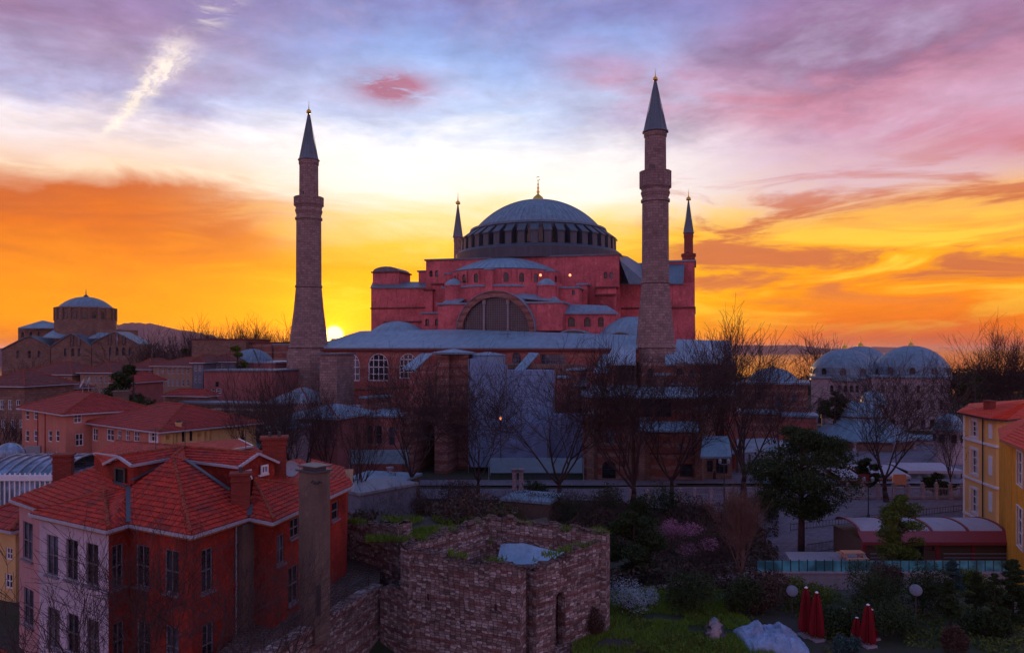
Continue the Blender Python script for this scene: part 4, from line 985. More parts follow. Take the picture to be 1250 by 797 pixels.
# ------------------------------------------------------------------ minarets
def minaret(label, px, D, tip, cone, bal0, bal1, band, hw, mat, coneh=None, foot=0.0, n=16, flare=True):
    x = xat(px, D); k = D/F; root = thing('minaret', label, 'minaret', (x, D, 0), 'minarets')
    hc, hu, hb, hl_, hf = [q*k for q in hw]; zt, zc_, z1, z2, z3 = zat(tip, D), zat(cone, D), zat(bal0, D), zat(bal1, D), zat(band, D)
    m = MB(); m.lathe(x, D, [(hf*1.22, foot), (hf*1.22, zat(500, D) if flare else 0.5)], 8, rot=.3)
    if flare: m.lathe(x, D, [(hf*1.18, zat(500,D)+.002), (hf*1.12, zat(432,D)), (hf*1.0, zat(424,D))], 8, rot=.3)
    m.build('plinth', mat, root)
    zf = zat(424, D) if flare else 0.6
    m = MB(); m.lathe(x, D, [(hf, zf), (hf*.93, zf+(z3-zf)*.25), (hl_*1.18, zf+(z3-zf)*.6), (hl_*1.0, z3), (hl_, z3+.1), (hl_*.97, z2-1.6*k*3)], n); m.build('shaft', mat, root)
    for zz in (z3, z2-3.2*k*3): m = MB(); m.lathe(x, D, [(hl_*.95, zz-.35), (hl_*1.07, zz-.2), (hl_*1.07, zz+.2), (hl_*.95, zz+.35)], n); m.build('string_course', mat, root)
    if flare: m = MB(); m.lathe(x, D, [(hf*.98, zf-.3), (hf*1.06, zf), (hf*.98, zf+.4)], n); m.build('string_course', mat, root)
    zb_ = z2-2*k; m = MB(); m.lathe(x, D, [(hl_*.95, zb_-4*k), (hl_*1.02, zb_-1*k), (hl_*1.08, zb_+2*k), (hb*.88, zb_+5*k), (hb*.95, zb_+8*k), (hb, zb_+9*k), (hb, z1), (hb*.92, z1), (hb*.92, z1-6*k), (hu, z1-6*k)], n); m.build('balcony', mat, root)
    m = MB()
    for j in range(n):
        a = 2*math.pi*j/n; m.box((x+hb*.97*math.cos(a), D+hb*.97*math.sin(a), (z1+zb_+9*k)/2+.05), (.28, .3, z1-zb_-9*k+.35), a)
    m.lathe(x, D, [(hb*1.03, z1), (hb*1.03, z1+.25), (hb*.9, z1+.25), (hb*.9, z1)], n); m.build('balustrade', mat, root)
    m = MB(); m.lathe(x, D, [(hu, z1-6*k), (hu*.98, zc_-6*k), (hu*1.04, zc_-5.5*k), (hu*1.04, zc_-1*k), (hu*1.15, zc_)], n)
    for j in range(n):
        a = 2*math.pi*(j+.5)/n
        for q in (.03,): m.box((x+hu*1.0*math.cos(a), D+hu*1.0*math.sin(a), zc_-3.2*k), (.15, .35*hu*.5, 2.4*k), a)
    m.build('upper_shaft', mat, root)
    m = MB(); m.lathe(x, D, [(hc*1.1, zc_), (hc*1.06, zc_+.25), (hc*.98, zc_+.35), (hc*.52, zc_+(zt-zc_)*.45), (.12, zt)], n)
    for j in range(n):
        a = 2*math.pi*j/n; m.tube((x+hc*.98*math.cos(a), D+hc*.98*math.sin(a), zc_+.35), (x+.1*math.cos(a), D+.1*math.sin(a), zt), .05, .03, 3)
    m.build('spire', 'lead_dark', root)
    finial(root, x, D, zt-.2, 13*k, 'gold', True)
    a = -math.pi/2-.5; dr = MB(); dr.box((x+hu*.97*math.cos(a), D+hu*.97*math.sin(a), z1-6*k+1.1), (.25, .9, 2.2), a); dr.build('door', 'glass', root)
    return root
minaret('thick pale stone minaret on the left, the sun sinking right beside its foot', 377, 152, 136, 196, 243, 258, 350, (11.5,11.5,17.5,15.3,23), 'minaret')
minaret('tallest pale stone minaret right of the main dome, nearest to us', 800, 137, 96, 162, 212, 236, 345, (14.5,13.3,19,16.6,24), 'minaret')
minaret('slim pale minaret tip peeping up just left of the great dome', 559, 250, 248, 290, 318, 328, 350, (6,5,8,6.5,8), 'minaret', flare=False)
minaret('slender red brick minaret behind the tallest one, on the right', 840.5, 232, 243, 285, 311, 320, 350, (6.2,5.5,8.6,7,8), 'minaret_brick', flare=False)
m = MB(); p = P(837, 330, 215); m.prism([(p.x-1.6, 214), (p.x+1.3, 213.3), (p.x+1.3, 216), (p.x-1.6, 216)], 0, p.z); t_ = m.build('stair_turret', 'lead_dark', HS)

# ------------------------------------------------------------------ the old domed church on the left
CH = thing('domed_church', 'dark stone church with one dome on a tall round drum, far left on the skyline', 'church', (xat(105,235), 235, 0))
x, D = xat(105, 240), 240; m = MB(); m.lathe(x, D, [(8.9, 14), (8.9, zat(391,D)), (8.5, zat(390,D)), (8.5, zat(378,D)), (8.8, zat(377,D)), (8.2, zat(375.5,D))], 30); m.build('drum', 'dusk_stone', CH)
for k in range(20):
    a = 2*math.pi*k/20; m = MB(); m.box((x+8.6*math.cos(a), D+8.6*math.sin(a), zat(384,D)), (.9, .8, 4.2), a); m.build('drum_pier', 'dusk_stone', CH)
    a += math.pi/20; m = MB(); c = Vector((x+8.6*math.cos(a), D+8.6*math.sin(a))); t_ = Vector((-math.sin(a), math.cos(a)))
    m.poly([(*(c-t_*.5), zat(389.5,D)), (*(c+t_*.5), zat(389.5,D)), (*(c+t_*.5), zat(382,D)), (*c, zat(380.5,D)), (*(c-t_*.5), zat(382,D))]); m.build('window', 'glass', CH)
dome(CH, x, D, zat(376,D), cap_prof(7.9, 3.6, 10, .5), 36, 18, mat='lead_dome', rib=.08); finial(CH, x, D, zat(363,D)-.1, 3.6, 'dark_metal', False)
def cwall(px0, px1, pyt, D0, dep, holes=(), mat='dusk_stone', name='wall'):
    A, B = Vector((xat(px0,D0), D0)), Vector((xat(px1,D0), D0-.4)); C, E = B+Vector((0,dep)), A+Vector((0,dep))
    walls(CH, [A,B,C,E], -.3, zat(pyt,D0), mat, {0: [wpx(A,B,*h,arch=True,nx=1,nz=2) for h in holes]}, name=name, rec=.6)
cwall(66, 142, 402, 234, 14)
cwall(22, 82, 401, 238, 14, [(26,29,405,412),(36,39,405,412),(46,49,405,412)])
m = MB(); 
for q in ([(22,400,236),(52,391,240),(84,398,240),(80,400,236)],): m.slab([P(*a) for a in q], .3)
m.build('roof', 'lead', CH); m = MB(); m.slab([P(52,411,228), P(74,412,228), P(92,403,236), P(66,402,236)], .3); m.build('roof', 'lead', CH); m = MB(); m.slab([P(108,412,228), P(124,412,228), P(142,404,236), P(126,403,236)], .3)
m.build('roof', 'lead', CH)
def gable(px0, px1, pxm, pyt, pye, D0, dep, holes):
    A, B, Mx = xat(px0,D0), xat(px1,D0), xat(pxm,D0); zt, ze = zat(pyt,D0), zat(pye,D0)
    AA, BB = Vector((A,D0)), Vector((B,D0-.3)); walls(CH, [AA,BB,BB+Vector((0,dep)),AA+Vector((0,dep))], -.3, ze, 'dusk_stone', {0: [wpx(AA,BB,*h,arch=True) for h in holes if h[2] > pye]}, rec=.6)
    m = MB(); N = 10; pts = [(A+(B-A)*k/N, ze+(zt-ze)*max(0, 1-abs((A+(B-A)*k/N-Mx)/((B-A)*.55)))**.9) for k in range(N+1)]
    for (x0,z0),(x1,z1) in zip(pts, pts[1:]): m.poly([(x0,D0,ze),(x1,D0,ze),(x1,D0,z1),(x0,D0,z0)])
    m.build('gable', 'dusk_stone', CH); m = MB()
    for (x0,z0),(x1,z1) in zip(pts, pts[1:]): m.slab([(x0,D0-.4,z0),(x1,D0-.4,z1),(x1,D0+dep,z1),(x0,D0+dep,z0)], .3)
    m.build('roof', 'lead_dark', CH)
    for h in holes:
        if h[2] <= pye: put_window(CH, AA, BB, wpx(AA,BB,*h,arch=True), 'hs_trim', rec=-.05)
gable(112, 170, 140, 404, 421, 226, 8, [(132,136,407,421),(141,145,405,421),(149,153,409,421),(133,137,424,434),(141,145,424,434),(149,153,424,434),(157,161,424,434)])
gable(62, 112, 88, 406, 424, 227, 8, [(86,90,410,422),(94,98,409,422),(78,82,425,435),(95,99,425,435),(87,91,425,435)])
gable(2, 62, 36, 409, 426, 230, 8, [(20,24,428,437),(34,38,428,437),(46,50,428,437)])

# ------------------------------------------------------------------ generic buildings
def building(name, label, cat, A, B, depth, ztop, mat, holes0=(), holes1=(), roof='hip', rise=2.0, rmat='tile_far', z0=-.3, fm='winwhite', group=None, over=.5, course=.5, holes3=(), rec=.18, gm='glass', mats={}):
    A, B = Vector(A), Vector(B); d, n, L = frame2(A, B); C, E = B-n*depth, A-n*depth
    root = thing(name, label, cat, (A.x, A.y, 0), group)
    hl = {0: [wpx(A,B,*h[:4],**(h[4] if len(h) > 4 else {})) if isinstance(h, tuple) else h for h in holes0], 1: [wpx(B,C,*h[:4],**(h[4] if len(h) > 4 else {})) if isinstance(h, tuple) else h for h in holes1],
          3: [wpx(E,A,*h[:4],**(h[4] if len(h) > 4 else {})) if isinstance(h, tuple) else h for h in holes3]}
    walls(root, [A,B,C,E], z0, ztop, mat, hl, fm=fm, rec=rec, gm=gm, mats=mats)
    if roof == 'hip': hip_roof(root, [A,B,C,E], ztop, rise, over, rmat, course)
    elif roof == 'flat':
        q = inset([A,B,C,E], -over*.5); m = MB(); m.prism([(p.x,p.y) for p in q], ztop+.004, ztop+.3); m.build('roof', rmat, root)
    return root, (A, B, C, E)
def V2(px, D): return Vector((xat(px,D), D))
def chimney(root, px, py0, py1, D, wd, dp, mat='chimney_brick', rz=.3, pots=2):
    p = P(px, py0, D); zb = zat(py1, D); m = MB(); m.box((p.x, p.y, (p.z+zb)/2), (wd, dp, p.z-zb), rz); m.box((p.x, p.y, p.z+.06), (wd*1.2, dp*1.2, .14), rz); m.box((p.x, p.y, p.z-.3), (wd*1.1, dp*1.1, .1), rz)
    o = m.build('chimney', mat, root); m = MB(); ROOTS[o.name] = ROOTS[root.name]
    for k in range(pots): m.lathe(p.x+(k-.5*(pots-1))*wd*.4*math.cos(rz), p.y+(k-.5*(pots-1))*wd*.4*math.sin(rz), [(.12,p.z+.12),(.10,p.z+.4),(.07,p.z+.42)], 8)
    m.build('chimney_pot', 'dark_metal', o); return o
W2 = lambda xs_, y0, y1, w_, **k: [(x_-w_/2, x_+w_/2, y0, y1, k) for x_ in xs_]
# far row of old timber houses (left middle distance)
building('timber_house', 'ochre-grey timber house with white-framed windows, right below the gabled church end', 'house', V2(187,150), V2(235,147), 9, zat(446,150), 'tan',
         W2((193,199,206,211,217,223,229), 449, 456, 3, nx=2)+W2((193,199,206,211,217,223,229), 463, 471, 3, nx=2), rise=1.6, rmat='tile_old', group='old timber houses')
building('timber_house', 'blue-grey timber house squeezed between the ochre one and the rose wall', 'house', V2(235.5,146), V2(248,146), 9, zat(442,146), 'grey_boards', W2((239,244), 446, 453, 3, nx=2)+W2((239,244), 459, 467, 3, nx=2), rise=1.3, rmat='tile_old', group='old timber houses')
building('timber_house', 'low white-windowed timber house behind the blue-grey one', 'house', V2(249,152), V2(288,152), 9, zat(441,152), 'grey_boards', W2((256,261,266,272), 444, 451, 3, nx=2), rise=1.5, rmat='tile_old', group='old timber houses')
building('timber_house', 'narrow blue-shadowed timber house left of the ochre-grey one', 'house', V2(160,152), V2(186,151), 9, zat(450,152), 'grey_boards', W2((173,178,183), 453, 461, 3, nx=2), rise=2.0, rmat='tile_old', group='old timber houses')
building('timber_house', 'tan timber house with a bay of five upper windows beneath the church', 'house', V2(98,146), V2(136,145), 9, zat(454,146), 'tan', W2((105,110,117,123,129), 459, 468, 3, nx=2)+W2((105,110,117,123,129), 473, 481, 3, nx=2), rise=1.9, rmat='tile_old', group='old timber houses')
building('timber_house', 'long tan timber house with a rusty red roof at far left below the church', 'house', V2(26,148), V2(88,146), 10, zat(456,148), 'tan', W2((34,41,50,57,65,72,80), 460, 468, 3, nx=2)+W2((34,41,50,57,65,72,80), 474, 481, 3, nx=2), rise=2.4, rmat='tile_old', group='old timber houses')
building('stone_house', 'dusky house with a low red roof at the left edge of the picture', 'house', V2(-30,120), V2(30,118), 10, zat(470,120), 'dusk_stone', W2((2,12,22), 488, 500, 5, nx=2)+W2((4,16,26), 512, 522, 5, nx=2), rise=2.4, rmat='tile_old')
building('timber_house', 'small rusty-roofed house tucked behind the evergreen above the salmon roof', 'house', V2(138,132), V2(160,131), 8, zat(466,132), 'rose', W2((143,149,155), 470, 477, 3, nx=2), rise=1.6, group='old timber houses')
building('timber_house', 'brownish house with a lean red roof at the left edge below the long tan house', 'house', V2(30,128), V2(62,126), 8, zat(474,128), 'dusk_stone', W2((36,43,50,57), 478, 484, 3, nx=2), rise=1.5, rmat='tile_old', group='old timber houses')
building('rose_building', 'long low rose-plastered building with one slit window below the small lead dome', 'building', V2(249,142), V2(335,139), 14, zat(453,142), 'rose', [(263,267,466,472,dict(dark=1)), (258,262,474,480,dict(nx=1)), (264,270,474,480,dict(nx=1))], roof='flat', rmat='lead_dark')
rt, q4 = building('domed_hall', 'low hall with a small blue-grey lead dome left of the left minaret', 'building', V2(268,156), V2(336,152), 16, zat(443,156), 'rose', [], roof='flat', rmat='lead')
dome(rt, xat(306,160), 161, zat(443,158), cap_prof(4.6, 3.0, 8, .3), 28, 14, mat='lead_dome', rib=.07)
building('masonry_block', 'dark square masonry block on the skyline below the row of bare trees', 'building', V2(234,196), V2(300,194), 14, zat(415,196), 'dusk_stone', [], roof='flat', rmat='hs_trim')
building('masonry_block', 'twin-chimneyed dark block right of the square skyline block', 'building', V2(303,196), V2(332,194), 14, zat(419,196), 'brick', [(306,309,428,434),(314,317,428,434)], roof='flat', rmat='hs_trim')
building('masonry_block', 'small dark block touching the foot of the left minaret', 'building', V2(334,190), V2(356,189), 14, zat(421,190), 'brick', [], roof='flat', rmat='lead')
building('ruined_wall', 'old stone terrace wall with a tiled coping, behind the salmon house', 'wall', V2(202,128), V2(252,126), 3, zat(482,128), 'dusk_stone', [], roof='hip', rise=1.0, rmat='tile_far', over=.4)
building('ruined_wall', 'rough grey stone wall below the rose building, without coping', 'wall', V2(220,124), V2(340,118), 4, zat(492,124), 'ruin_core', [], roof='flat', rmat='lead_dark', over=.1)
building('ruined_wall', 'brownish stone wall stretching behind the two thick pruned trees', 'wall', V2(252,116), V2(352,112), 3, zat(502,116), 'dusk_stone', [(300,306,520,530,dict(dark=1))], roof='flat', rmat='dusk_stone', over=.1)
building('annex_building', 'plain brick annex with a sloping lead roof beside the foot of the left minaret', 'building', V2(345,112), V2(412,109), 12, zat(508,112), 'rose', [(364,371,507,521,dict(dark=1))], roof='hip', rmat='lead', rise=1.6, over=.4)
building('annex_building', 'pale-roofed low annex touching the left minaret plinth', 'building', V2(326,132), V2(378,130), 10, zat(490,132), 'pale_stone', [], roof='hip', rmat='lead_pale', rise=2.4, over=.3)
rt, _q = building('stone_kiosk', 'small stone kiosk with a little lead dome behind the pruned trees', 'building', V2(318,104), V2(352,103), 6, zat(524,104), 'pale_stone', [(322,328,530,540)], roof='flat', rmat='lead')
dome(rt, xat(342,104), 106.5, zat(524,104)+.3, cap_prof(2.0, 1.5, 6, .2), 16, 8, rib=.04)
building('market_tent', 'green canvas tent between the salmon house and the annex', 'tent', V2(268,100), V2(305,99), 4, zat(545,100), 'rose', [], roof='hip', rmat='lead_dark', rise=.8)
building('garden_wall', 'red-brown low wall left of the basilica piers, behind the bare trees', 'wall', V2(300,106), V2(345,104), 3, zat(528,106), 'dusk_stone', [], roof='flat', rmat='dusk_stone', over=.1)

# the salmon house and its yellow wing
rt, q4 = building('salmon_house', 'salmon-pink four-storey house with a red hipped roof and two satellite dishes', 'house', V2(27,100), V2(80,90), 10, zat(499,97), 'salmon',
    W2((33,43,61,70), 499+2, 512, 4.5, nz=2)+W2((33,43,61,70), 525, 539, 4.5, nz=2)+W2((33,43,61,70), 551, 562, 4.5, nz=2), [(90,100,504,516,dict(nx=2,nz=2)), (92,102,529,544,dict(nx=2,nz=2))], rise=2.1, over=.5, course=.4, fm='winwhite')
chimney(rt, 148, 478, 505, 100, 1.7, 1.5, 'column')
for px, py in ((101,468),(108,466)):
    p = P(px, py, 98); m = MB(); mid = Vector(p); ax = Vector((-.7,-.6,.4)).normalized(); s1 = ax.orthogonal().normalized(); s2 = ax.cross(s1); N = 14
    ring = lambda r, k: mid+s1*(r*math.cos(k))+s2*(r*math.sin(k))+ax*(r*r*.28)
    for j in range(N):
        a0, a1 = 2*math.pi*j/N, 2*math.pi*(j+1)/N
        for r0, r1 in ((0,.35),(.35,.62)): m.poly([ring(r0,a0), ring(r1,a0), ring(r1,a1), ring(r0,a1)][(1 if r0 == 0 else 0):])
    m.tube(mid, mid+ax*.6, .03, .02, 4); m.tube(mid, (p.x, p.y, p.z-1.3), .05, .05, 5); m.build('satellite_dish', 'pale_metal', rt)
m = MB()
for k, px in enumerate((22,30,45,52)):
    p = P(px, 547, 96-k); m.box((p.x, p.y-1.2, p.z), (1.0, .5, .9), .2)
m.build('air_conditioner', 'pale_metal', rt)
m = MB()
for px in (56, 47): a = V2(px, 100-(px-27)*.19); m.tube((a.x, a.y-.15, 0), (a.x, a.y-.15, zat(500,95)), .07, .07, 5)
m.build('drainpipe', 'house_red', rt)
rt, q4 = building('yellow_wing_house', 'low house with wide red roof, its right end wall cream yellow', 'house', V2(112,92), V2(197,82), 12, zat(521,86), 'salmon',
    [(113,119,522.5,538,dict(nx=2)), (130,139,523.5,538,dict(nx=2,fm='winwhite')), (143,148,525,538,dict(nx=2)), (153,158,525,538,dict(nx=2)), (163,170,526,539,dict(nx=2)), (184,192,526,539,dict(nx=2,surround=.25))],
    [(202,215,526,541,dict(fm='cream',nz=1,nx=1,surround=.15,kind='blind_panel',bw=.9)), (222,225.5,524,539,dict(nz=3,dark=1)), (231.5,235,523,538,dict(nz=3,dark=1)), (241,256,523,538,dict(fm='cream',nz=1,nx=1,kind='blind_panel',surround=.15,bw=.9))], rise=2.3, over=.6, course=.4, mats={1:'cream'})
m = MB(); A, B, C, E = q4; d, n, L = frame2(B, C); off = n*.012
m = MB(); m.poly([(*(B+off), -.3), (*(C+off), -.3), (*(C+off), zat(521,86)-.02), (*(B+off), zat(521,86)-.02)])
cream = None
chimney(rt, 218, 517, 523, 84, .6, .5, 'cream', pots=2)
m = MB(); d, n, L = frame2(A, B); m.bar((*(A+n*.04), zat(522.2,86)), (*(B+n*.04), zat(522.2,86)), .07, .3); m.build('cornice', 'white', rt)
# glazed pavilion
gp = thing('glass_pavilion', 'long glazed pavilion with a blue-white arched skylight roof on the left', 'pavilion', (xat(40,70), 70, 0))
A, B = V2(-12,68), V2(62,68); walls(gp, [A, B, B+Vector((0,9)), A+Vector((0,9))], -.3, zat(583,68), 'glass_blue', {}, name='glass_wall')
m = MB()
for k in range(13): x_ = A.x+(B.x-A.x)*k/12; m.box((x_, 67.93, zat(597,68)-1.0), (.12, .12, 5.0))
m.box(((A.x+B.x)/2, 67.9, zat(583,68)), (B.x-A.x+.4, .3, .5)); m.build('frame', 'winwhite', gp)
m = MB(); fr = MB(); x0, x1 = xat(-10,70), xat(112,74)
for k in range(10):
    a0, a1 = math.pi*(.18+.64*k/10), math.pi*(.18+.64*(k+1)/10); f = lambda a: (68.5+5-5*math.cos(a)/.84, zat(586,68)+1.5*(math.sin(a)-math.sin(math.pi*.18))/.46)
    (ya, za), (yb, zb_) = f(a0), f(a1); m.poly([(x0,ya,za),(x1,ya,za),(x1,yb,zb_),(x0,yb,zb_)])
    for j in range(8): xx = x0+(x1-x0)*j/7; fr.bar((xx,ya,za+.06), (xx,yb,zb_+.06), .16, .12)
for ya, za in (f(math.pi*.18), f(math.pi*.5), f(math.pi*.82)): fr.bar((x0,ya,za+.07), (x1,ya,za+.07), .16, .12)
m.build('skylight', 'skylight', gp); fr.build('skylight_frame', 'pale_metal', gp)
m = MB(); m.slab([P(-12,566,76), P(68,556,78), P(68,552,84), P(-12,558,84)], .3); m.build('flat_roof', 'hs_trim', gp); m = MB(); m.bar(P(-12,568,75.9), P(68,558,77.9), .3, .5); m.build('fascia', 'winwhite', gp)
dome(gp, xat(12,80), 80, zat(555,80), cap_prof(1.5, 1.3, 6, .1), 16, 10, mat='glass_blue', rib=.04, name='glass_dome')

# ------------------------------------------------------------------ the red house in front
RH = thing('red_house', 'large foreground house with red and lilac walls under a red tiled hip roof', 'house', (-18, 42, 0))
ZE = 11.0
def EZ(px, py): return Pz(px, py, ZE)
ev = [EZ(12,609), EZ(46,618), EZ(36,626), EZ(130,647), EZ(157,639), EZ(234,653), EZ(304,631), EZ(333,637), EZ(431,592)]
ev[1] = Vector((ev[2].x-.25, ev[2].y+1.1, ZE))
back_ = [Vector((-12.0, 56, ZE)), Vector((-29, 55, ZE))]
foot = inset(ev+back_, .42)
fe = [(foot[i], foot[(i+1) % len(foot)]) for i in range(len(foot))]
def rw(i, x0, x1, y0, y1, **k): k.setdefault('nx', 2); k.setdefault('nz', 2); k.setdefault('sill', 1); k.setdefault('bw', .06); return wpx(*fe[i], x0, x1, y0, y1, **k)
segs = [(0, 'house_pink', [rw(0,28,40,637,683), rw(0,29,41,718,763)]), (1, 'house_lilac', []),
        (2, 'house_lilac', [rw(2,57,71,653,702), rw(2,81,95,658,708), rw(2,105,120,663,714), rw(2,58,73,742,790), rw(2,82,96,749,797), rw(2,106,121,756,806)]),
        (3, 'house_red', [rw(3,137,151,664,717), rw(3,138,152,758,806)]),
        (4, 'house_red', [rw(4,166,182,665,716), rw(4,201,218,671,724), rw(4,167,183,758,808), rw(4,202,218,764,816)]),
        (5, 'house_red', [rw(5,246,260,669,722), rw(5,247,261,760,812)]), (6, 'house_red', []),
        (7, 'house_red', [rw(7,338,347,652,688), rw(7,354,365,632,655), rw(7,352,364,690,735), rw(7,405,413,612,634,nx=1)]), (8, 'house_red', []), (9, 'house_red', []), (10, 'house_pink', [])]
for i, mt, hl in segs:
    m = MB(); A, B = fe[i]
    hs_ = wall_face(m, A, B, -.3, ZE-.14, hl, .16); m.build('wall', mt, RH)
    for h in hs_: put_window(RH, A, B, h, 'winframe', .16)
m = MB(); m.poly([(p.x, p.y, ZE-.16) for p in inset(ev+back_, .05)]); m.build('soffit', 'soffit', RH)
for i in range(8):
    m = MB(); up = Vector((0,0,-.10)); m.bar(ev[i]+up, ev[i+1]+up, .17, .15); m.build('gutter', 'gutter', RH)
    m = MB(); A, B = inset(ev+back_, .16)[i], inset(ev+back_, .16)[i+1]; m.bar((A.x,A.y,ZE-.24), (B.x,B.y,ZE-.24), .10, .16); m.build('fascia', 'soffit', RH)
def plane(a, b, c): n = (b-a).cross(c-a).normalized(); return a, n
def hit(px, py, pl):
    d = Vector(((px-CX)/F, 1, -(py-HY)/F)); c = Vector((0,0,CZ)); t = (pl[0]-c).dot(pl[1])/d.dot(pl[1]); return c+d*t
R = P(211,557,41.0); H = P(127,599,40.6); plF = plane(ev[4], ev[5], R); V = hit(157,597,plF)
plS = plane(ev[5], ev[6], R); K = hit(281,600,plS); K2 = hit(306,618,plS); L_ = hit(227,563,plS)
plB = plane(ev[2], ev[3], H); plG = plane(ev[0], ev[1], H); Q2 = hit(140,590,plG); Q3 = hit(122,567,plG); Q0 = hit(13,606,plG)
T = MB()
tiles(T, [ev[4], ev[5], R, V]); tiles(T, [ev[5], ev[6], K2, K, L_, R]); tiles(T, [ev[3], ev[4], V, H]); tiles(T, [ev[2], ev[3], H]); tiles(T, [ev[0], ev[1], ev[2], H, Q2, Q3])
tiles(T, [V, hit(160,590,plF), Q2, H])
Hp = P(310,585,42.6); plR = plane(ev[7], ev[8], Hp); tiles(T, [ev[7], ev[8], hit(426,582,plR), hit(366,592,plR), Hp]); tiles(T, [ev[6], ev[7], Hp, K2])
plK = plane(Hp, hit(366,592,plR), P(350,562,50.5)); tiles(T, [P(312,584,43), P(372,594,44.8), P(392,576,52), P(366,560,52), P(330,566,50)])
tiles(T, [P(372,590,46), P(424,586,50), P(420,570,54), P(380,560,54)])
Pk, RE = P(144,556.5,41), P(224,545.5,44.7); lr, ll, er, tip, bk = P(160.6,568,40.2), P(126,566,41.8), P(212.5,558.7,43.1), P(115,553,44), P(142,538.5,50)
tiles(T, [lr, er, RE, Pk]); tiles(T, [tip, Pk, RE, bk]); tiles(T, [ll, Pk, tip], .3)
Pr, e0, e1, e2 = P(315.8,553,42.9), P(226.6,562,43), P(291,570,41.3), P(340.6,564,44.3)
tiles(T, [e0, e1, Pr, RE]); tiles(T, [Pr, e2, P(312,546,50), P(228,541,51), RE]); tiles(T, [P(228,545,47), P(283,549,46), P(308.4,544,48), P(291,535.6,52), P(214,541,52)])
tiles(T, [R, er, RE]); tiles(T, [R, RE, e0, L_])
rf = T.build('roof', 'tile', RH)
for a, b in ((ev[5]+Vector((-.1,.15,.1)), R), (ev[3]+Vector((0,.2,.1)), H), (ev[2]*.5+H*.5, H), (ev[7]+Vector((0,.2,.1)), Hp), (Hp, hit(366,592,plR)), (Pk, RE), (RE, Pr), (RE, bk), (R, RE), (Hp, P(319,577,44))): C_ = MB(); ridge_caps(C_, a, b, .10, .30); C_.build('ridge_cap', 'ridge', rf)
for a, b in ((ev[4], V), (V, Q2), (K, L_), (ev[6], K2), (lr+Vector((0,0,-.9)), er+Vector((0,0,-.1)))): C_ = MB(); C_.bar(a+Vector((0,0,.10)), b+Vector((0,0,.10)), .26, .05); C_.build('valley_gutter', 'valley', rf)
for a, b in ((tip, Pk), (ll, Pk), (Pk, lr), (lr, er), (e0, e1), (e1, Pr), (Pr, e2), (P(283,549,46), P(308.4,544,48)), (P(308.4,544,48), P(291,535.6,52)), (P(401,603,47), P(431,592,48.5))): C_ = MB(); C_.bar(a+Vector((0,0,-.03)), b+Vector((0,0,-.03)), .12, .14); C_.build('verge_trim', 'gutter', rf)
# the little gabled dormer walls
def wall3(name, pts, mat='house_red', parent=None):
    m = MB(); m.poly(pts); return m.build(name, mat, parent or RH)
dn = Vector((0,0,-1))
dg = MB(); a, b, c = ll+(Pk-ll)*.18, Pk+dn*.12, lr+(Pk-lr)*.08; dg.poly([a+dn*1.8, c+dn*2.1, c+dn*.1, b, a+dn*.1]); sh = Vector((.10,.16,0)); dg = MB(); dg.poly([p+sh for p in (a+dn*1.8, c+dn*2.1, c+dn*.1, b, a+dn*.1)])
dg.poly([c+dn*2.1+sh, er+dn*.3+sh, er+sh, c+dn*.1+sh]); dg.poly([a+dn*1.8+sh, a+dn*.1+sh, tip+dn*.1, tip+dn*1.6]); dm = dg.build('dormer_wall', 'house_red', RH)
A2, B2 = (a+sh).xy, (c+sh).xy; d_, n_, L__ = frame2(A2, B2)
wv = wpx(A2, B2, 142.5, 155, 570, 590); put_window(RH, A2, B2, dict(wv, nx=1, nz=1, bw=.10), 'wood', rec=-.04)
g1, g2, g3 = e1+(Pr-e1)*.14, Pr+dn*.12, e2+(Pr-e2)*.18; sh = Vector((-.10,.12,0)); dg = MB()
dg.poly([p+sh for p in (g1+dn*2.0, g3+dn*1.6, g3+dn*.05, g2, g1+dn*.05)]); dg.poly([e0+dn*.6+sh, g1+dn*2.0+sh, g1+dn*.05+sh, e0+dn*.05+sh]); dg.build('dormer_wall', 'house_red', RH)
A3, B3 = (g1+sh).xy, (g3+sh).xy
for x0, x1, y0, y1 in ((297.5,304.5,573,583),(316.5,325,567,578)): put_window(RH, A3, B3, dict(wpx(A3, B3, x0, x1, y0, y1), nx=2, nz=1, bw=.10, sill=1), 'winwhite', rec=-.06)
chimney(RH, 294, 579, 626, 40.2, .95, .8, pots=1); chimney(RH, 335, 535, 592, 45.5, 1.4, 1.1, pots=2); chimney(RH, 77.5, 556, 592, 45.5, 1.0, .8, pots=0)
m = MB(); A, B = fe[5]; d, n, L = frame2(A, B); q = B+n*.12; m.tube((*(B-d*1.15+n*.1), 0), (*(B-d*1.15+n*.1), ZE-.3), .05, .05, 6); m.build('drainpipe', 'pale_metal', RH)
m = MB(); q = B-d*.45+n*.18; m.box((q.x, q.y, 5.2), (1.0, .42, 10.9), math.atan2(d.y, d.x)); m.build('pilaster', 'column', RH)
p = P(355,572,46); m = MB(); mid = Vector(p); ax = Vector((.5,-.8,.3)).normalized(); s1 = ax.orthogonal().normalized(); s2 = ax.cross(s1)
for j in range(12):
    a0, a1 = 2*math.pi*j/12, 2*math.pi*(j+1)/12
    for r0, r1 in ((0,.3),(.3,.5)): m.poly([ring(r0,a0), ring(r1,a0), ring(r1,a1), ring(r0,a1)][(1 if r0 == 0 else 0):])
m.tube(mid, (p.x, p.y+.1, p.z-1.2), .04, .04, 5); m.build('satellite_dish', 'pale_metal', RH)
# string courses at the floor level
for i in (2, 3, 4, 5):
    A, B = fe[i]; d, n, L = frame2(A, B); m = MB(); m.bar((*(A+n*.05), 7.55), (*(B+n*.05), 7.55), .09, .16); m.build('string_course', segs[i][1], RH)

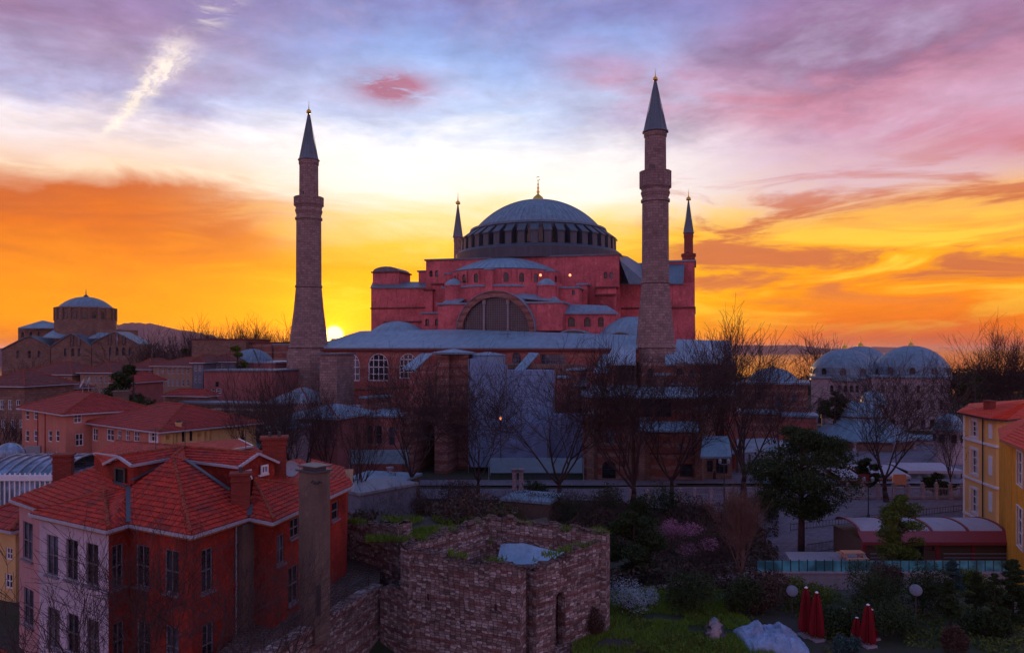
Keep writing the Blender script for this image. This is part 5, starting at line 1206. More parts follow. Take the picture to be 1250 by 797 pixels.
# the tall free-standing flue
FL = thing('chimney_stack', 'tall grey-brown rendered chimney stack beside the red house, tin cap on top', 'chimney', (xat(384,38.8), 38.8, 5))
c4 = [Pz(364,0,0) if False else V2(364.5,39.0), V2(385,38.2), V2(403,39.0), V2(383,39.9)]
m = MB(); m.prism([(p.x,p.y) for p in c4], 4.6, zat(577,38.6)); m.build('shaft', 'column', FL)
m = MB(); q = inset(c4, -.12); zt = zat(576,38.6); m.prism([(p.x,p.y) for p in q], zt, zt+.10); q = inset(c4, -.05); m.prism([(p.x,p.y) for p in inset(c4,.15)], zt+.1, zt+.26); m.prism([(p.x,p.y) for p in q], zt+.26, zt+.32); m.build('cap', 'valley', FL)
m = MB(); p = (c4[1]+c4[2])/2
for k in range(5): m.tube((c4[1].x-.2+k*.12, c4[1].y-.06, zt-.45-.06*(k%2)), (c4[1].x-.1+k*.12, c4[1].y-.12, zt-.35-.1*(k%3)), .05, .04, 5)
m.build('vent_bracket', 'dark_metal', FL)
m = MB(); e = c4[1]+(c4[2]-c4[1])*.25; m.box((e.x-.02, e.y-.05, 6.9), (.22, .1, 1.6), .75); m.build('access_door', 'dark_metal', FL)

# terrace behind the striped retaining wall, the wall itself
m = MB(); tw_ = [Vector((-12.2,33.5)), Vector((-8.15,45.0)), Vector((-9.2,52)), Vector((-13,52)), Vector((-14.5,33.5))]
m.prism([(p.x,p.y) for p in tw_], -.3, 5.2); struct(m.build('terrace', 'ruin_core'), 'dark reddish raised terrace at the foot of the red house')
RW = thing('retaining_wall', 'retaining wall striped with red brick and pale stone, running down from the ruin', 'wall', (-10, 40, 0))
A, B = Vector((-12.9,31.0)), Vector((-8.0,45.2)); d, n, L = frame2(A, B); wl = []
m = MB(); m.prism([(p.x,p.y) for p in (A, B, B-n*.6, A-n*.6)], -.3, 5.42); m.build('wall', 'terrace_wall', RW)
m = MB(); N = 30
for k in range(N):
    s = L*(k+.5)/N; q = A+d*s-n*.3; m.box((q.x+random.uniform(-.04,.04), q.y, 5.48+random.uniform(-.03,.05)), (.5, .74, .16), math.atan2(d.y, d.x)+random.uniform(-.05,.05))
m.build('coping', 'ruin', RW)
m = MB(); m.tube((*(A-n*.9), 5.95), (*(B-n*.9), 6.0), .04, .04, 5)
for k in range(7): q = A+d*(L*k/6)-n*.9; m.tube((*q, 5.2), (*q, 5.98), .03, .03, 4)
m.build('handrail', 'dark_metal', RW)

# ------------------------------------------------------------------ the roofless ruin
RU = thing('ruined_bathhouse', 'roofless ruin of banded stone and brick walls with a blue sheet inside', 'ruin', (0, 44, 0))
ra, rb, rc, rd = Vector((.45,40.1)), Vector((-6.55,43.3)), Vector((6.0,45.2)), Vector((-1.6,48.8))
def ragged(root, A, B, th, z0, ztop, mat, seed, holes=(), name='wall', amp=.32, steps=None, core='ruin_core'):
    """thick wall with an uneven broken top; A->B left to right seen from outside"""
    d, n, L = frame2(A, B); N = max(6, int(L/.35)); m = MB(); tp = MB(); R_ = random.Random(seed)
    hts = [ztop(k/N)+amp*noise.noise(Vector((k*.45, seed, 0)))+R_.uniform(-.08,.08) for k in range(N+1)]
    pt = lambda s, z, r: (A.x+d.x*s-n.x*r, A.y+d.y*s-n.y*r, z)
    for h in holes: wall_h = h
    zs = min(hts)-.35; hl = wall_face(m, A, B, z0, zs, list(holes), th*.8)
    for k in range(N):
        s0, s1 = L*k/N, L*(k+1)/N; mid = (hts[k]+hts[k+1])/2
        m.poly([pt(s0,zs,0), pt(s1,zs,0), pt(s1,hts[k+1],0), pt(s0,hts[k],0)])
        m.poly([pt(s0,z0,th), pt(s0,hts[k]-.1,th), pt(s1,hts[k+1]-.1,th), pt(s1,z0,th)])
        q = [(0, hts[k], hts[k+1]), (th*.35, hts[k]+R_.uniform(0,.14), hts[k+1]+R_.uniform(0,.14)), (th*.7, hts[k]+R_.uniform(-.1,.12), hts[k+1]+R_.uniform(-.1,.12)), (th, hts[k]-.1, hts[k+1]-.1)]
        for (r0,a0,b0),(r1,a1,b1) in zip(q, q[1:]): tp.poly([pt(s0,a0,r0), pt(s1,b0,r0), pt(s1,b1,r1), pt(s0,a1,r1)])
        if R_.random() < .85:
            sz = R_.uniform(.14,.34); tp.box(pt((s0+s1)/2, mid+sz*.1, R_.uniform(0.1,th-.1)), (sz*1.3, sz, sz*.6), R_.uniform(0,3))
    m.poly([pt(0,z0,0), pt(0,hts[0],0), pt(0,hts[0]-.1,th), pt(0,z0,th)]); m.poly([pt(L,z0,0), pt(L,z0,th), pt(L,hts[-1]-.1,th), pt(L,hts[-1],0)])
    w_ = m.build(name, mat, root); t2 = tp.build('broken_top', core, w_); return hl
ragged(RU, rb, ra, .8, 0, lambda t: 8.15-.35*t+.2*math.sin(t*9), 'ruin', 3, [wpx(rb, ra, 521,524,724,733), wpx(rb, ra, 603.5,606.5,737,746)])
ah = wpx(ra+Vector((.9,.8)), rc, 678,690,722,790, arch=True); wh = wpx(ra+Vector((.9,.8)), rc, 733,739,700,730)
ragged(RU, ra+Vector((.9,.8)), rc, .75, 0, lambda t: 7.6+.9*t, 'ruin', 5, [ah, wh])
ragged(RU, rc, rd, .8, 0, lambda t: 8.8+.2*t, 'ruin', 8); ragged(RU, rd, rb, .8, 0, lambda t: 9.0-.5*t, 'ruin', 9)
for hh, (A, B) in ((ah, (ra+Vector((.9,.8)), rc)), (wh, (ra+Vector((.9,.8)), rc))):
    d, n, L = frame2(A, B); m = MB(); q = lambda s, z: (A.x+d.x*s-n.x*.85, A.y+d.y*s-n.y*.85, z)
    m.poly([q(hh['s']-hh['w']/2-.1, hh['z']-.1), q(hh['s']+hh['w']/2+.1, hh['z']-.1), q(hh['s']+hh['w']/2+.1, hh['z']+hh['h']+.1), q(hh['s']-hh['w']/2-.1, hh['z']+hh['h']+.1)]); m.build('shade_panel', 'wood', RU)  # dark flat panel stands in for the shade inside the opening
# interior floor, dividing wall and the blue cover
m = MB(); m.prism([(p.x,p.y) for p in inset([rb, ra, rc, rd], 1.0)], 0, 4.6); m.build('rubble_floor', 'ruin_core', RU)
ragged(RU, Vector((-8.0,44.6)), rb+Vector((.1,.02)), .9, 0, lambda t: 5.5+.3*t, 'ruin', 33, name='low_wall')
m = MB(); bp = [P(607,668,46.6), P(640,668,45.6), P(681,684,44.1), P(680,671,45.2), P(655,665,47.2), P(607,658,47.6)]
m = MB(); N = 10
q0, q1, q2, q3 = Vector((-1.1,45.8)), Vector((2.6,43.0)), Vector((3.9,44.0)), Vector((-.6,48.0))
grid = [[None]*(N+1) for _ in range(N+1)]
for i in range(N+1):
    for j in range(N+1):
        u, v = i/N, j/N; p = (q0*(1-u)+q1*u)*(1-v)+(q3*(1-u)+q2*u)*v; grid[i][j] = (p.x, p.y, 6.1+.10*noise.noise(Vector((u*6, v*6, 0)))+1.7*v-.2*math.sin(u*3.1))
for i in range(N):
    for j in range(N): m.poly([grid[i][j], grid[i+1][j], grid[i+1][j+1], grid[i][j+1]])
tag(m.build('blue_sheet', 'blue_sheet', smooth=True), 'pale blue plastic sheet spread inside the roofless ruin', 'tarpaulin')
m = MB(); m.prism([(p.x,p.y) for p in (ra+Vector((-.55,.95)), ra+Vector((1.0,1.55)), ra+Vector((1.0,2.0)), ra+Vector((-.8,1.9)))], 0, 7.7); m.build('recess_wall', 'ruin_core', RU)  # back of the corner recess; darker core stone paints in its shadow
OW = thing('old_stone_wall', 'crumbling stone wall left of the ruin with grass on top', 'wall', (-9.5, 50, 0))
ragged(OW, Vector((xat(412,53),53)), Vector((xat(486,48.5),48.5)), 1.2, 0, lambda t: 7.4+.9*t, 'ruin', 21, name='wall')

# ------------------------------------------------------------------ bath buildings on the right
BA = thing('bath_building', 'long grey stone bath house carrying two huge lead domes, right of the basilica', 'bath house', (xat(1075,190), 190, 0))
def bwall(root, px0, px1, pyt, D0, D1, dep, mat, rows_=(), roofm='lead', name='wall', z0=-.3, fm='winframe'):
    A, B = V2(px0, D0), V2(px1, D1); d, n, L = frame2(A, B); C, E = B-n*dep, A-n*dep
    walls(root, [A,B,C,E], z0, zat(pyt,(D0+D1)/2), mat, {0: [wpx(A,B,*h[:4],**(h[4] if len(h) > 4 else dict(arch=True))) for h in rows_]}, name=name, fm=fm, rec=.35)
    q = inset([A,B,C,E], -.5); m = MB(); m.prism([(p.x,p.y) for p in q], zat(pyt,(D0+D1)/2)+.004, zat(pyt,(D0+D1)/2)+.45); m.build('cornice', roofm, root)
bwall(BA, 990, 1072, 462, 192, 186, 22, 'pale_stone', [(a,a+4.5,470,479) for a in (1013,1022,1030,1037,1044,1054)]+[(a,a+5,485,497) for a in (998,1012,1026,1050)]+[(a,a+6,506,517,dict(nz=1)) for a in (998,1022,1050)])
bwall(BA, 1064, 1160, 461, 183, 177, 24, 'pale_stone', [(a,a+4.5,470,480) for a in (1076,1090,1104,1119,1136,1147)]+[(a,a+4.5,488,500) for a in (1076,1090,1104,1119,1136,1147)]+[(a,a+6,512,524,dict(nz=1)) for a in (1072,1087,1103,1124,1135,1146)])
for px, D_, pyb, pyt, rr in ((1031,196,459,425.5,39),(1050.5,226,452,422.5,34),(1112,190,458,422,42.5)):
    k = D_/F; x_ = xat(px,D_); zb = zat(pyb,D_); dd = thing if False else None
    m = MB(); m.lathe(x_, D_, [(rr*k*1.02, zb-1), (rr*k*1.02, zb+3.2*k), (rr*k*.995, zb+4*k), (rr*k*.985, zb+11*k), (rr*k*.97, zb+12*k)], 32); m.build('dome_drum', 'lead_dome', BA)
    dome(BA, x_, D_, zb+11*k, cap_prof(rr*k*.965, (pyb-pyt-11)*k, 12), 40, 24, mat='lead_dome', rib=.035)
    finial(BA, x_, D_, zat(pyt,D_)-.2, 17*k, 'gold', False)
    for j in range(-3, 4):
        a = -math.pi/2+j*.56+.1; c = Vector((x_+rr*k*1.0*math.cos(a), D_+rr*k*1.0*math.sin(a))); t_ = Vector((-math.sin(a), math.cos(a))); n_ = Vector((math.cos(a), math.sin(a)))
        put_window(BA, c-t_*.9+n_*.12, c+t_*.9+n_*.12, dict(s=.9, z=zb+2.8*k, w=1.3, h=7.5*k, arch=True, nz=2), 'dark_metal', rec=.0)
OC = thing('domed_pavilion', 'wide octagonal pavilion with a blue lead skirt roof and small cupola, before the baths', 'pavilion', (xat(1052,150), 150, 0))
D_ = 150; k = D_/F; x_ = xat(1052,D_)
m = MB(); m.lathe(x_, D_, [(60*k, zat(533,D_)), (59*k, zat(531,D_)), (42*k, zat(520,D_)), (29*k, zat(512,D_)), (28*k, zat(509,D_))], 8, rot=.2); m.build('skirt_roof', 'lead_dome', OC)
m = MB(); m.lathe(x_, D_, [(25*k, zat(512,D_)), (25*k, zat(508,D_)), (27*k, zat(507,D_))], 16); m.build('cupola_drum', 'dusk_stone', OC)
dome(OC, x_, D_, zat(507,D_), cap_prof(25*k, 16*k, 8, .3), 32, 16, mat='lead_dome', rib=.07, name='cupola'); finial(OC, x_, D_, zat(491,D_)-.1, 8*k, 'gold', False)
m = MB(); m.lathe(x_, D_, [(38*k, -.3), (38*k, zat(533,D_)+.5)], 8, rot=.2); m.build('inner_wall', 'brick', OC)
for j in range(8):
    a = j*math.pi/4+.2+math.pi/8*0; m = MB(); m.lathe(x_+56*k*math.cos(a), D_+56*k*math.sin(a), [(.5,-.2),(.4,.4),(.32,.5),(.30,zat(537,D_)),(.5,zat(534,D_)),(.5,zat(532,D_))], 10); m.build('column', 'pale_stone', OC)
for j in range(8):
    a0, a1 = j*math.pi/4+.2, (j+1)*math.pi/4+.2; A = Vector((x_+56*k*math.cos(a0), D_+56*k*math.sin(a0))); B = Vector((x_+56*k*math.cos(a1), D_+56*k*math.sin(a1)))
    if (A+B).y/2 > D_: continue
    m = MB(); L = (B-A).length; wall_face(m, A, B, 0.2, zat(532,D_), [dict(s=L/2, z=.22, w=L*.62, h=3.3, arch=True)], .5); m.build('arcade', 'dusk_stone', OC)
def small_domed(label, px, D_, w_, pyt, pye, pyb, mat, walls_=True, group='small domed buildings', n=8):
    k = D_/F; x_ = xat(px,D_); root = thing('small_dome_building', label, 'building', (x_, D_, 0), group); r = w_*k/2
    m = MB(); m.lathe(x_, D_, [(r, -.3), (r, zat(pye,D_))], n, rot=.2); m.build('wall', mat, root)
    m = MB(); m.lathe(x_, D_, [(r*1.12, zat(pye,D_)), (r*1.12, zat(pye,D_)+.3), (r*.9, zat(pye,D_)+.8)], n, rot=.2); m.build('eave', 'lead', root)
    dome(root, x_, D_, zat(pye,D_)+.6, cap_prof(r*.9, (pye-pyt)*k-.6, 7), 24, 12, mat='lead', rib=.06)
    for j in range(n):
        a = 2*math.pi*(j+.5)/n+.2
        if math.sin(a) > .2: continue
        c = Vector((x_+r*.925*math.cos(a), D_+r*.925*math.sin(a))); t_ = Vector((-math.sin(a), math.cos(a))); n_ = Vector((math.cos(a), math.sin(a)))
        put_window(root, c-t_*.6+n_*.05, c+t_*.6+n_*.05, dict(s=.6, z=zat(pye,D_)-1.9, w=.9, h=1.4, arch=True), 'dark_metal', rec=-.02)
    return root
small_domed('small low domed room in front of the left big bath dome', 1041, 172, 16, 489, 503, 530, 'pale_stone')
small_domed('domed bath room with a pale seamed dome between the two big domes', 1066, 166, 32, 477, 494, 540, 'pale_stone')
small_domed('lower domed chamber beside the octagonal pavilion, its dome pale blue', 1029, 160, 26, 524-5, 530, 560, 'pale_stone')
small_domed('tiny dome over the dark doorway left of the central bath block', 1008, 176, 10, 493, 500, 530, 'pale_stone')
rt = small_domed('square tomb with a pointed blue lead dome just left of the yellow house', 1158, 128, 33, 505, 525, 560, 'pale_stone')
bwall(rt, 1141, 1178, 527, 131, 127, 8, 'pale_stone', [(1159,1165,541,553,dict(nz=1))], 'lead')
bwall(BA, 1110, 1146, 537, 152, 150, 6, 'pale_stone', [(1131,1138,541,550,dict(nz=1))], 'lead', name='low_wing'); bwall(BA, 1000, 1032, 538, 158, 156, 6, 'pale_stone', [], 'lead', name='low_wing')
TB = thing('domed_mausoleum', 'brick mausoleum with a shallow grey dome between basilica and baths', 'building', (xat(950,170), 170, 0))
bwall(TB, 905, 986, 469, 168, 163, 16, 'brick', [(923,929,478,488),(946,954,482,498),(966,972,480,492)], 'lead'); bwall(TB, 950, 996, 509, 158, 155, 8, 'hs_red2', [], 'lead', name='porch'); bwall(TB, 893, 950, 505, 160, 157, 8, 'brick', [(905,911,512,524)], 'lead', name='porch')
dome(TB, xat(947,172), 174, zat(468,172), cap_prof(33*.19, 19*.19, 8, .4), 32, 20, mat='lead_dome', rib=.07); finial(TB, xat(947,172), 174, zat(449,174), 2.2, 'dark_metal', False)
m = MB(); m.slab([P(893,553,118), P(950,550,116), P(948,534,124), P(896,536,124)], .25); m.slab([P(950,545,125), P(996,545,124), P(992,536,130), P(953,537,130)], .25); m.build('shed_roof', 'lead', TB)
m = MB()
for px in (900,915,930,945): p = P(px,553,117.5); m.box((p.x,p.y,p.z/2), (.25,.25,p.z-.3))
m.build('post', 'wood', TB)
# the awnings and stalls in front of the baths
def awning(label, px0, px1, pyt, D_, dep, mat='awning', name='market_stall', goods=None, slope=.7):
    x0, x1 = xat(px0,D_), xat(px1,D_); z = zat(pyt,D_); root = thing(name, label, 'stall', ((x0+x1)/2, D_, 0), 'stalls in front of the baths')
    m = MB(); m.slab([(x0,D_,z-slope),(x1,D_,z-slope),(x1,D_+dep,z),(x0,D_+dep,z)], .12)
    m.build('awning', mat, root); m = MB(); m.box(((x0+x1)/2, D_-.03, z-slope-.25), (x1-x0, .06, .4)); m.build('valance', mat, root)
    for xx in (x0+.15, (x0+x1)/2, x1-.15): m = MB(); m.box((xx, D_+.2, (z-slope)/2-.05), (.16,.16,z-slope-.25)); m.build('post', 'wood', root)
    m = MB(); m.box(((x0+x1)/2, D_+dep, (z-.3)/2), (x1-x0-.4, .2, z-.3)); m.build('back_panel', 'brick' if goods is None else goods, root)
    m = MB(); m.box(((x0+x1)/2, D_+1.0, .55), ((x1-x0)*.8, .9, 1.0)); m.build('counter', goods or 'orange_wood', root); return root
awning('stall with pale awning and a red counter at the left end of the stalls', 1026, 1052, 577, 108, 5, goods='maroon'); awning('broad pale-roofed stall behind the big bare tree', 1056, 1112, 575, 110, 6)
awning('stall with flat pale canopy beside the yellow house', 1108, 1176, 572, 112, 6, goods='glass_blue', slope=.3); awning('narrow shed stall with turquoise counter by the dark cedar', 930, 955, 574, 108, 4, goods='turq')
for px, D_, c, lab in ((1056,104,'maroon','small red signboard standing by the balustrade'),(1098,104,'orange_wood','orange and white display board behind the balustrade')):
    root = thing('signboard', lab, 'sign', (xat(px,D_), D_, .2)); m = MB(); m.box((xat(px,D_), D_, 1.5), (1.9,.12,1.5)); m.build('panel', c, root); m = MB()
    for s_ in (-.8,.8): m.box((xat(px,D_)+s_, D_+.1, .7), (.08,.08,1.1))
    m.build('leg', 'dark_metal', root)

# ------------------------------------------------------------------ yellow houses on the right edge
YH = thing('yellow_house', 'tall pale yellow three-storey corner house with white-framed windows on the right', 'house', (xat(1200,80), 80, 0))
yp = [V2(1177,84), V2(1216,76.5), V2(1224,76.0), V2(1262,79.5), V2(1275,95), V2(1190,96)]; zt = zat(508,79)
hy = {0: [wpx(yp[0],yp[1],*b,nx=2,nz=3,surround=.3,bw=.1,fm='winwhite',sill=1) for b in ((1186,1194,514,533),(1186,1194,549,578),(1186,1194,597,625))], 1: [], 2: []}
walls(YH, yp, -.3, zt, 'yellow', hy, fm='winwhite', rec=.22)
hip = MB(); ce = P(1262,487,86); q = inset(yp, -.7)
for a, b in zip(q, q[1:]+q[:1]): tiles(hip, [(a.x,a.y,zt),(b.x,b.y,zt),ce], .35)
rf = hip.build('roof', 'tile_bright', YH); m = MB()
for a, b in zip(q, q[1:]+q[:1]): m.bar((a.x,a.y,zt-.1), (b.x,b.y,zt-.1), .16, .16)
m.build('gutter', 'dark_metal', YH)
for zz in (zat(541,79), zat(590,79), zat(637,79)):
    m = MB(); q = inset(yp[:1]+yp[1:], -.09)
    for a, b in zip(q[:3], q[1:4]): m.bar((a.x,a.y,zz), (b.x,b.y,zz), .18, .22)
    m.build('string_course', 'white', YH)
m = MB(); a = yp[0]; m.box((a.x+.15, a.y-.12, zt/2), (.55,.3,zt-.4), -.9); b = yp[1]; m.build('quoin', 'white', YH)
m = MB(); a = yp[0]+(yp[1]-yp[0])*.62; m.tube((a.x-.2,a.y-.2,0), (a.x-.2,a.y-.2,zt), .07, .07, 6); m.build('drainpipe', 'dark_metal', YH)
d, n, L = frame2(yp[1], yp[2]); 
for y0, y1 in ((517,535),(556,580),(600,624)): 
    w_ = wpx(yp[0], yp[1], 1207.5, 1211.5, y0, y1); m = MB(); dd, nn, LL = frame2(yp[0], yp[1]); q = yp[0]+dd*w_['s']+nn*.03; m.box((q.x,q.y,w_['z']+w_['h']/2), (.75,.08,w_['h']), math.atan2(dd.y,dd.x)); m.build('blind_panel', 'white', YH)
chimney(YH, 1208, 490, 503, 83, .9, .8, pots=0, rz=.4)
OY = thing('ochre_house', 'peeling bright ochre house wall with white shutters, cut by the right edge', 'house', (xat(1245,62), 62, 0))
op = [V2(1233.5,63), V2(1262,55), Vector((xat(1262,55)+6, 66)), Vector((xat(1233,63)+5, 72))]; zt = zat(541,61)
walls(OY, op, -.3, zt, 'ochre', {0: [wpx(op[0],op[1],1242,1249,552,592,nz=3,nx=2,fm='winwhite',surround=.12), wpx(op[0],op[1],1242,1249,620,668,nz=3,nx=2,fm='winwhite',surround=.12)]}, rec=.2)
m = MB(); q = inset(op, -.7); ce = P(1285,495,66)
for a, b in zip(q, q[1:]+q[:1]): tiles(m, [(a.x,a.y,zt),(b.x,b.y,zt),ce], .35)
m.build('roof', 'tile_bright', OY); m = MB()
for a, b in zip(q, q[1:]+q[:1]): m.bar((a.x,a.y,zt-.1), (b.x,b.y,zt-.1), .14, .14)
m.build('gutter', 'soffit', OY)
# cafe pavilion with barrel skylight panels
CP = thing('cafe_pavilion', 'low maroon-trimmed cafe pavilion with pale barrel roof panels and brown blinds', 'pavilion', (xat(1140,66), 66, 1))
D_ = 66; x0, x1 = xat(1053,D_), xat(1232,D_); zt = zat(660,D_); A, B = Vector((x0,D_)), Vector((x1,D_)); zb = .8
walls(CP, [A, B, B+Vector((0,6)), A+Vector((0,6))], -.2, zt, 'shutter', {0: [wpx(A,B,1106,1128,664,687,nx=2,nz=1,dark=1), wpx(A,B,1130,1140,667,672,nz=1,nx=1)]}, fm='maroon', rec=.3)
m = MB(); m.slab([(x0-.2,D_-.5,zt-.02),(x1+.2,D_-.5,zt-.02),(x1+.2,D_+.6,zt+.75),(x0-.2,D_+.6,zt+.75)], .12); m.box(((x0+x1)/2,D_-.5,zt-.1), (x1-x0+.4,.12,.3)); m.build('fascia_roof', 'maroon', CP)
N = 4; ws = (x1-x0)/N
for j in range(N):
    m = MB()
    for k in range(8):
        a0, a1 = math.pi*(.05+.9*k/8), math.pi*(.05+.9*(k+1)/8); f = lambda a: (D_+3.0-2.4*math.cos(a), zt+.6+.6*math.sin(a))
        (ya,za),(yb,zb_) = f(a0), f(a1); m.poly([(x0+ws*j+.15,ya,za),(x0+ws*(j+1)-.15,ya,za),(x0+ws*(j+1)-.15,yb,zb_),(x0+ws*j+.15,yb,zb_)])
    m.build('roof_panel', 'pale_sheet' if False else 'awning', CP)
for j in range(N+1):
    m = MB()
    for k in range(8):
        a0, a1 = math.pi*(.05+.9*k/8), math.pi*(.05+.9*(k+1)/8); (ya,za),(yb,zb_) = f(a0), f(a1); m.bar((x0+ws*j,ya,za+.04), (x0+ws*j,yb,zb_+.04), .2, .1)
    m.build('roof_rib', 'maroon', CP)
for px in (1054,1097,1144,1187,1231): m = MB(); m.box((xat(px,D_), D_-.06, (zt+.5)/2), (.32,.2,zt-.3)); m.build('post', 'maroon', CP)
m = MB()
for zz in (1.9,1.55): m.bar((x0+.2,D_-1.0,zz), (xat(1096,D_),D_-1.0,zz), .06,.06); m.bar((xat(1144,D_),D_-1.0,zz), (x1,D_-1.0,zz), .06,.06)
m.build('handrail', 'pale_metal', CP)
# picnic table
PT = thing('picnic_table', 'orange wooden picnic table on the patio left of the cafe', 'table', (xat(1040,64), 63.5, 1.7)); x_ = xat(1040,63.5)
m = MB(); 
for k in range(5): m.box((x_, 63.0+k*.2, 2.5), (1.8,.17,.06))
m.build('table_top', 'orange_wood', PT)
for s_ in (-.62, 1.42): m = MB(); m.box((x_, 63.0+s_, 2.2), (1.8,.28,.06)); m.build('bench_seat', 'orange_wood', PT)
for s_ in (-.7,.7):
    m = MB(); m.bar((x_+s_,63.2,2.46), (x_+s_,62.7,1.71), .08,.1); m.bar((x_+s_,63.6,2.46), (x_+s_,64.1,1.71), .08,.1); m.bar((x_+s_,62.3,2.12), (x_+s_,64.5,2.12), .08,.09); m.build('leg', 'orange_wood', PT)
# turquoise glazed parapet on the low garden wall
GW = thing('garden_wall', 'low grey garden wall topped by turquoise glass panels on the right', 'wall', (xat(1080,57), 57, 0))
gy = 57.0; gx0, gx1 = xat(925,gy), xat(1236,gy); zt = zat(700,gy)
m = MB(); m.prism([(gx0,gy),(gx1,gy),(gx1,gy+.5),(gx0,gy+.5)], -.2, zt); m.build('wall', 'kerb', GW); m = MB(); m.box(((gx0+gx1)/2,gy+.25,zt+.06), (gx1-gx0+.1,.66,.12)); m.build('coping', 'kerb', GW)
N = 30
for k in range(N):
    xa = gx0+(gx1-gx0)*k/N; m = MB(); m.box((xa+(gx1-gx0)/N/2, gy+.25, zt+.55), ((gx1-gx0)/N-.08,.05,.78)); m.build('glass_panel', 'turq', GW)
m = MB()
for k in range(N+1): m.box((gx0+(gx1-gx0)*k/N, gy+.25, zt+.55), (.06,.08,.95))
m.build('post', 'dark_metal', GW)
GW2 = thing('garden_wall', 'low pale garden wall with dark iron railing left of the turquoise one', 'wall', (xat(840,59), 58.5, 0))
A, B = V2(770,52.5), V2(925,56.8); d, n, L = frame2(A, B); zt = 2.75; m = MB(); m.prism([(p.x,p.y) for p in (A,B,B-n*.45,A-n*.45)], -.2, zt); m.build('wall', 'pale_stone', GW2)
m = MB()
for k in range(60): q = A+d*(L*k/59)-n*.22; m.tube((*q,zt), (*q,zt+1.0), .018,.018,4)
for zz in (zt+.15, zt+.95): m.bar((*(A-n*.22),zz), (*(B-n*.22),zz), .04,.04)
m.build('railing', 'dark_metal', GW2)
# white post balustrades along the street
def balustrade(label, pxs, D_, h, seg_z, name='balustrade', D1=None):
    root = thing(name, label, 'fence', (xat(pxs[0],D_), D_, 0), 'white post balustrades'); D1 = D1 or D_; pp = []
    for k, px in enumerate(pxs):
        Dk = D_+(D1-D_)*k/(len(pxs)-1); p = V2(px, Dk); pp.append(p); m = MB(); m.box((p.x,p.y,.2+h/2), (.36,.36,h)); m.box((p.x,p.y,.2+h+.05), (.5,.5,.12)); m.lathe(p.x,p.y,[(.12,.2+h+.1),(.2,.2+h+.25),(.14,.2+h+.42),(.02,.2+h+.5)],8); m.box((p.x,p.y,.3), (.5,.5,.3)); m.build('post', 'pale_stone', root)
    for a, b in zip(pp, pp[1:]):
        m = MB(); m.bar((*a,.2+h*.78), (*b,.2+h*.78), .1,.1); m.bar((*a,.42), (*b,.42), .3,.3); N = 9
        for j in range(1, N): q = a+(b-a)*j/N; m.tube((*q,.5), (*q,.2+h*.78), .03,.03,4)
        m.build('railing', 'kerb', root)
balustrade('white-posted balustrade between the street and the bath stalls', [1016,1035,1053,1072,1091,1108,1126,1143,1160,1175], 97, 1.75, 0)
balustrade('short run of white balustrade posts below the basilica, right of the brick wing', [830,848,868,888], 93, 1.8, 0)
balustrade('pair of white balustrade posts in the shrubs right of the centre', [770,791], 92, 1.8, 0)
m = MB()
def iron(label, pxs, D0, D1, zg, h, n=40):
    root = thing('iron_railing', label, 'fence', (xat(pxs[0],D0), D0, zg), 'iron railings'); A, B = V2(pxs[0],D0), V2(pxs[1],D1); m = MB()
    for k in range(n+1): q = A+(B-A)*k/n; m.tube((*q,zg), (*q,zg+h*(1.08 if k % 5 == 0 else 1)), .035 if k % 5 == 0 else .015, .02, 4)
    for zz in (zg+.12, zg+h*.9): m.bar((*A,zz), (*B,zz), .05,.05)
    m.build('bars', 'dark_metal', root)
iron('dark railing slanting along the stone street, behind the cedar trunk', (985,1052), 71, 74, .2, 1.0); iron('low dark railing in the middle of the stone street', (965,1180), 80, 90, .2, .8, 60)
iron('dark railing under the basilica scaffolding sheets', (430,760), 92, 92, 0, 1.1, 90)

# scaffolding sheets and hoardings before the basilica
def sheet_box(label, px0, px1, py0, py1, D_, mat, name, cat='sheet', amp=.25, skew=0, dep=4, N=16):
    x0, x1, zt, zb = xat(px0,D_), xat(px1,D_), zat(py0,D_), zat(py1,D_); root = thing(name, label, cat, ((x0+x1)/2, D_, 0))
    m = MB(); M_ = 14; G = [[(x0+(x1-x0)*i/N, D_+amp*noise.noise(Vector((i*.55, j*.25, px0)))+amp*.3*math.sin(i*1.9), zb+(zt-skew*(abs(i/N-.3) if i/N > .3 else 0)-zb)*j/M_) for j in range(M_+1)] for i in range(N+1)]
    for i in range(N):
        for j in range(M_): m.poly([G[i][j], G[i+1][j], G[i+1][j+1], G[i][j+1]])
    for j in range(M_): m.poly([G[0][j], G[0][j+1], (x0,D_+dep,G[0][j+1][2]), (x0,D_+dep,G[0][j][2])]); m.poly([G[N][j], (x1,D_+dep,G[N][j][2]), (x1,D_+dep,G[N][j+1][2]), G[N][j+1]])
    for i in range(N): m.poly([G[i][M_], G[i+1][M_], (G[i+1][M_][0],D_+dep,G[i+1][M_][2]), (G[i][M_][0],D_+dep,G[i][M_][2])])
    m.build('cloth', mat, root, smooth=False)
    m = MB()
    for xx in (x0-.15, x1+.15): m.tube((xx,D_-.15,0), (xx,D_-.15,zt), .06,.06,5)
    m.build('scaffold_pole', 'pale_metal', root); return root
sheet_box('narrow pale blue scaffold sheet hanging just right of the stone piers', 573, 618, 438, 570, 119, 'tarp', 'scaffold_sheet', skew=1.5)
sheet_box('wider blue-grey scaffold sheet hanging beside the narrow one', 618.6, 676, 452, 576, 119.5, 'tarp', 'scaffold_sheet')
sheet_box('lower dusky blue sheet hanging left of the brick wing', 669, 711, 506, 578, 118, 'hoarding', 'scaffold_sheet', dep=3)
sheet_box('dull blue lower sheet over the foot of the narrow scaffold sheet', 600, 668, 516, 560, 116, 'hoarding', 'scaffold_sheet', dep=2)
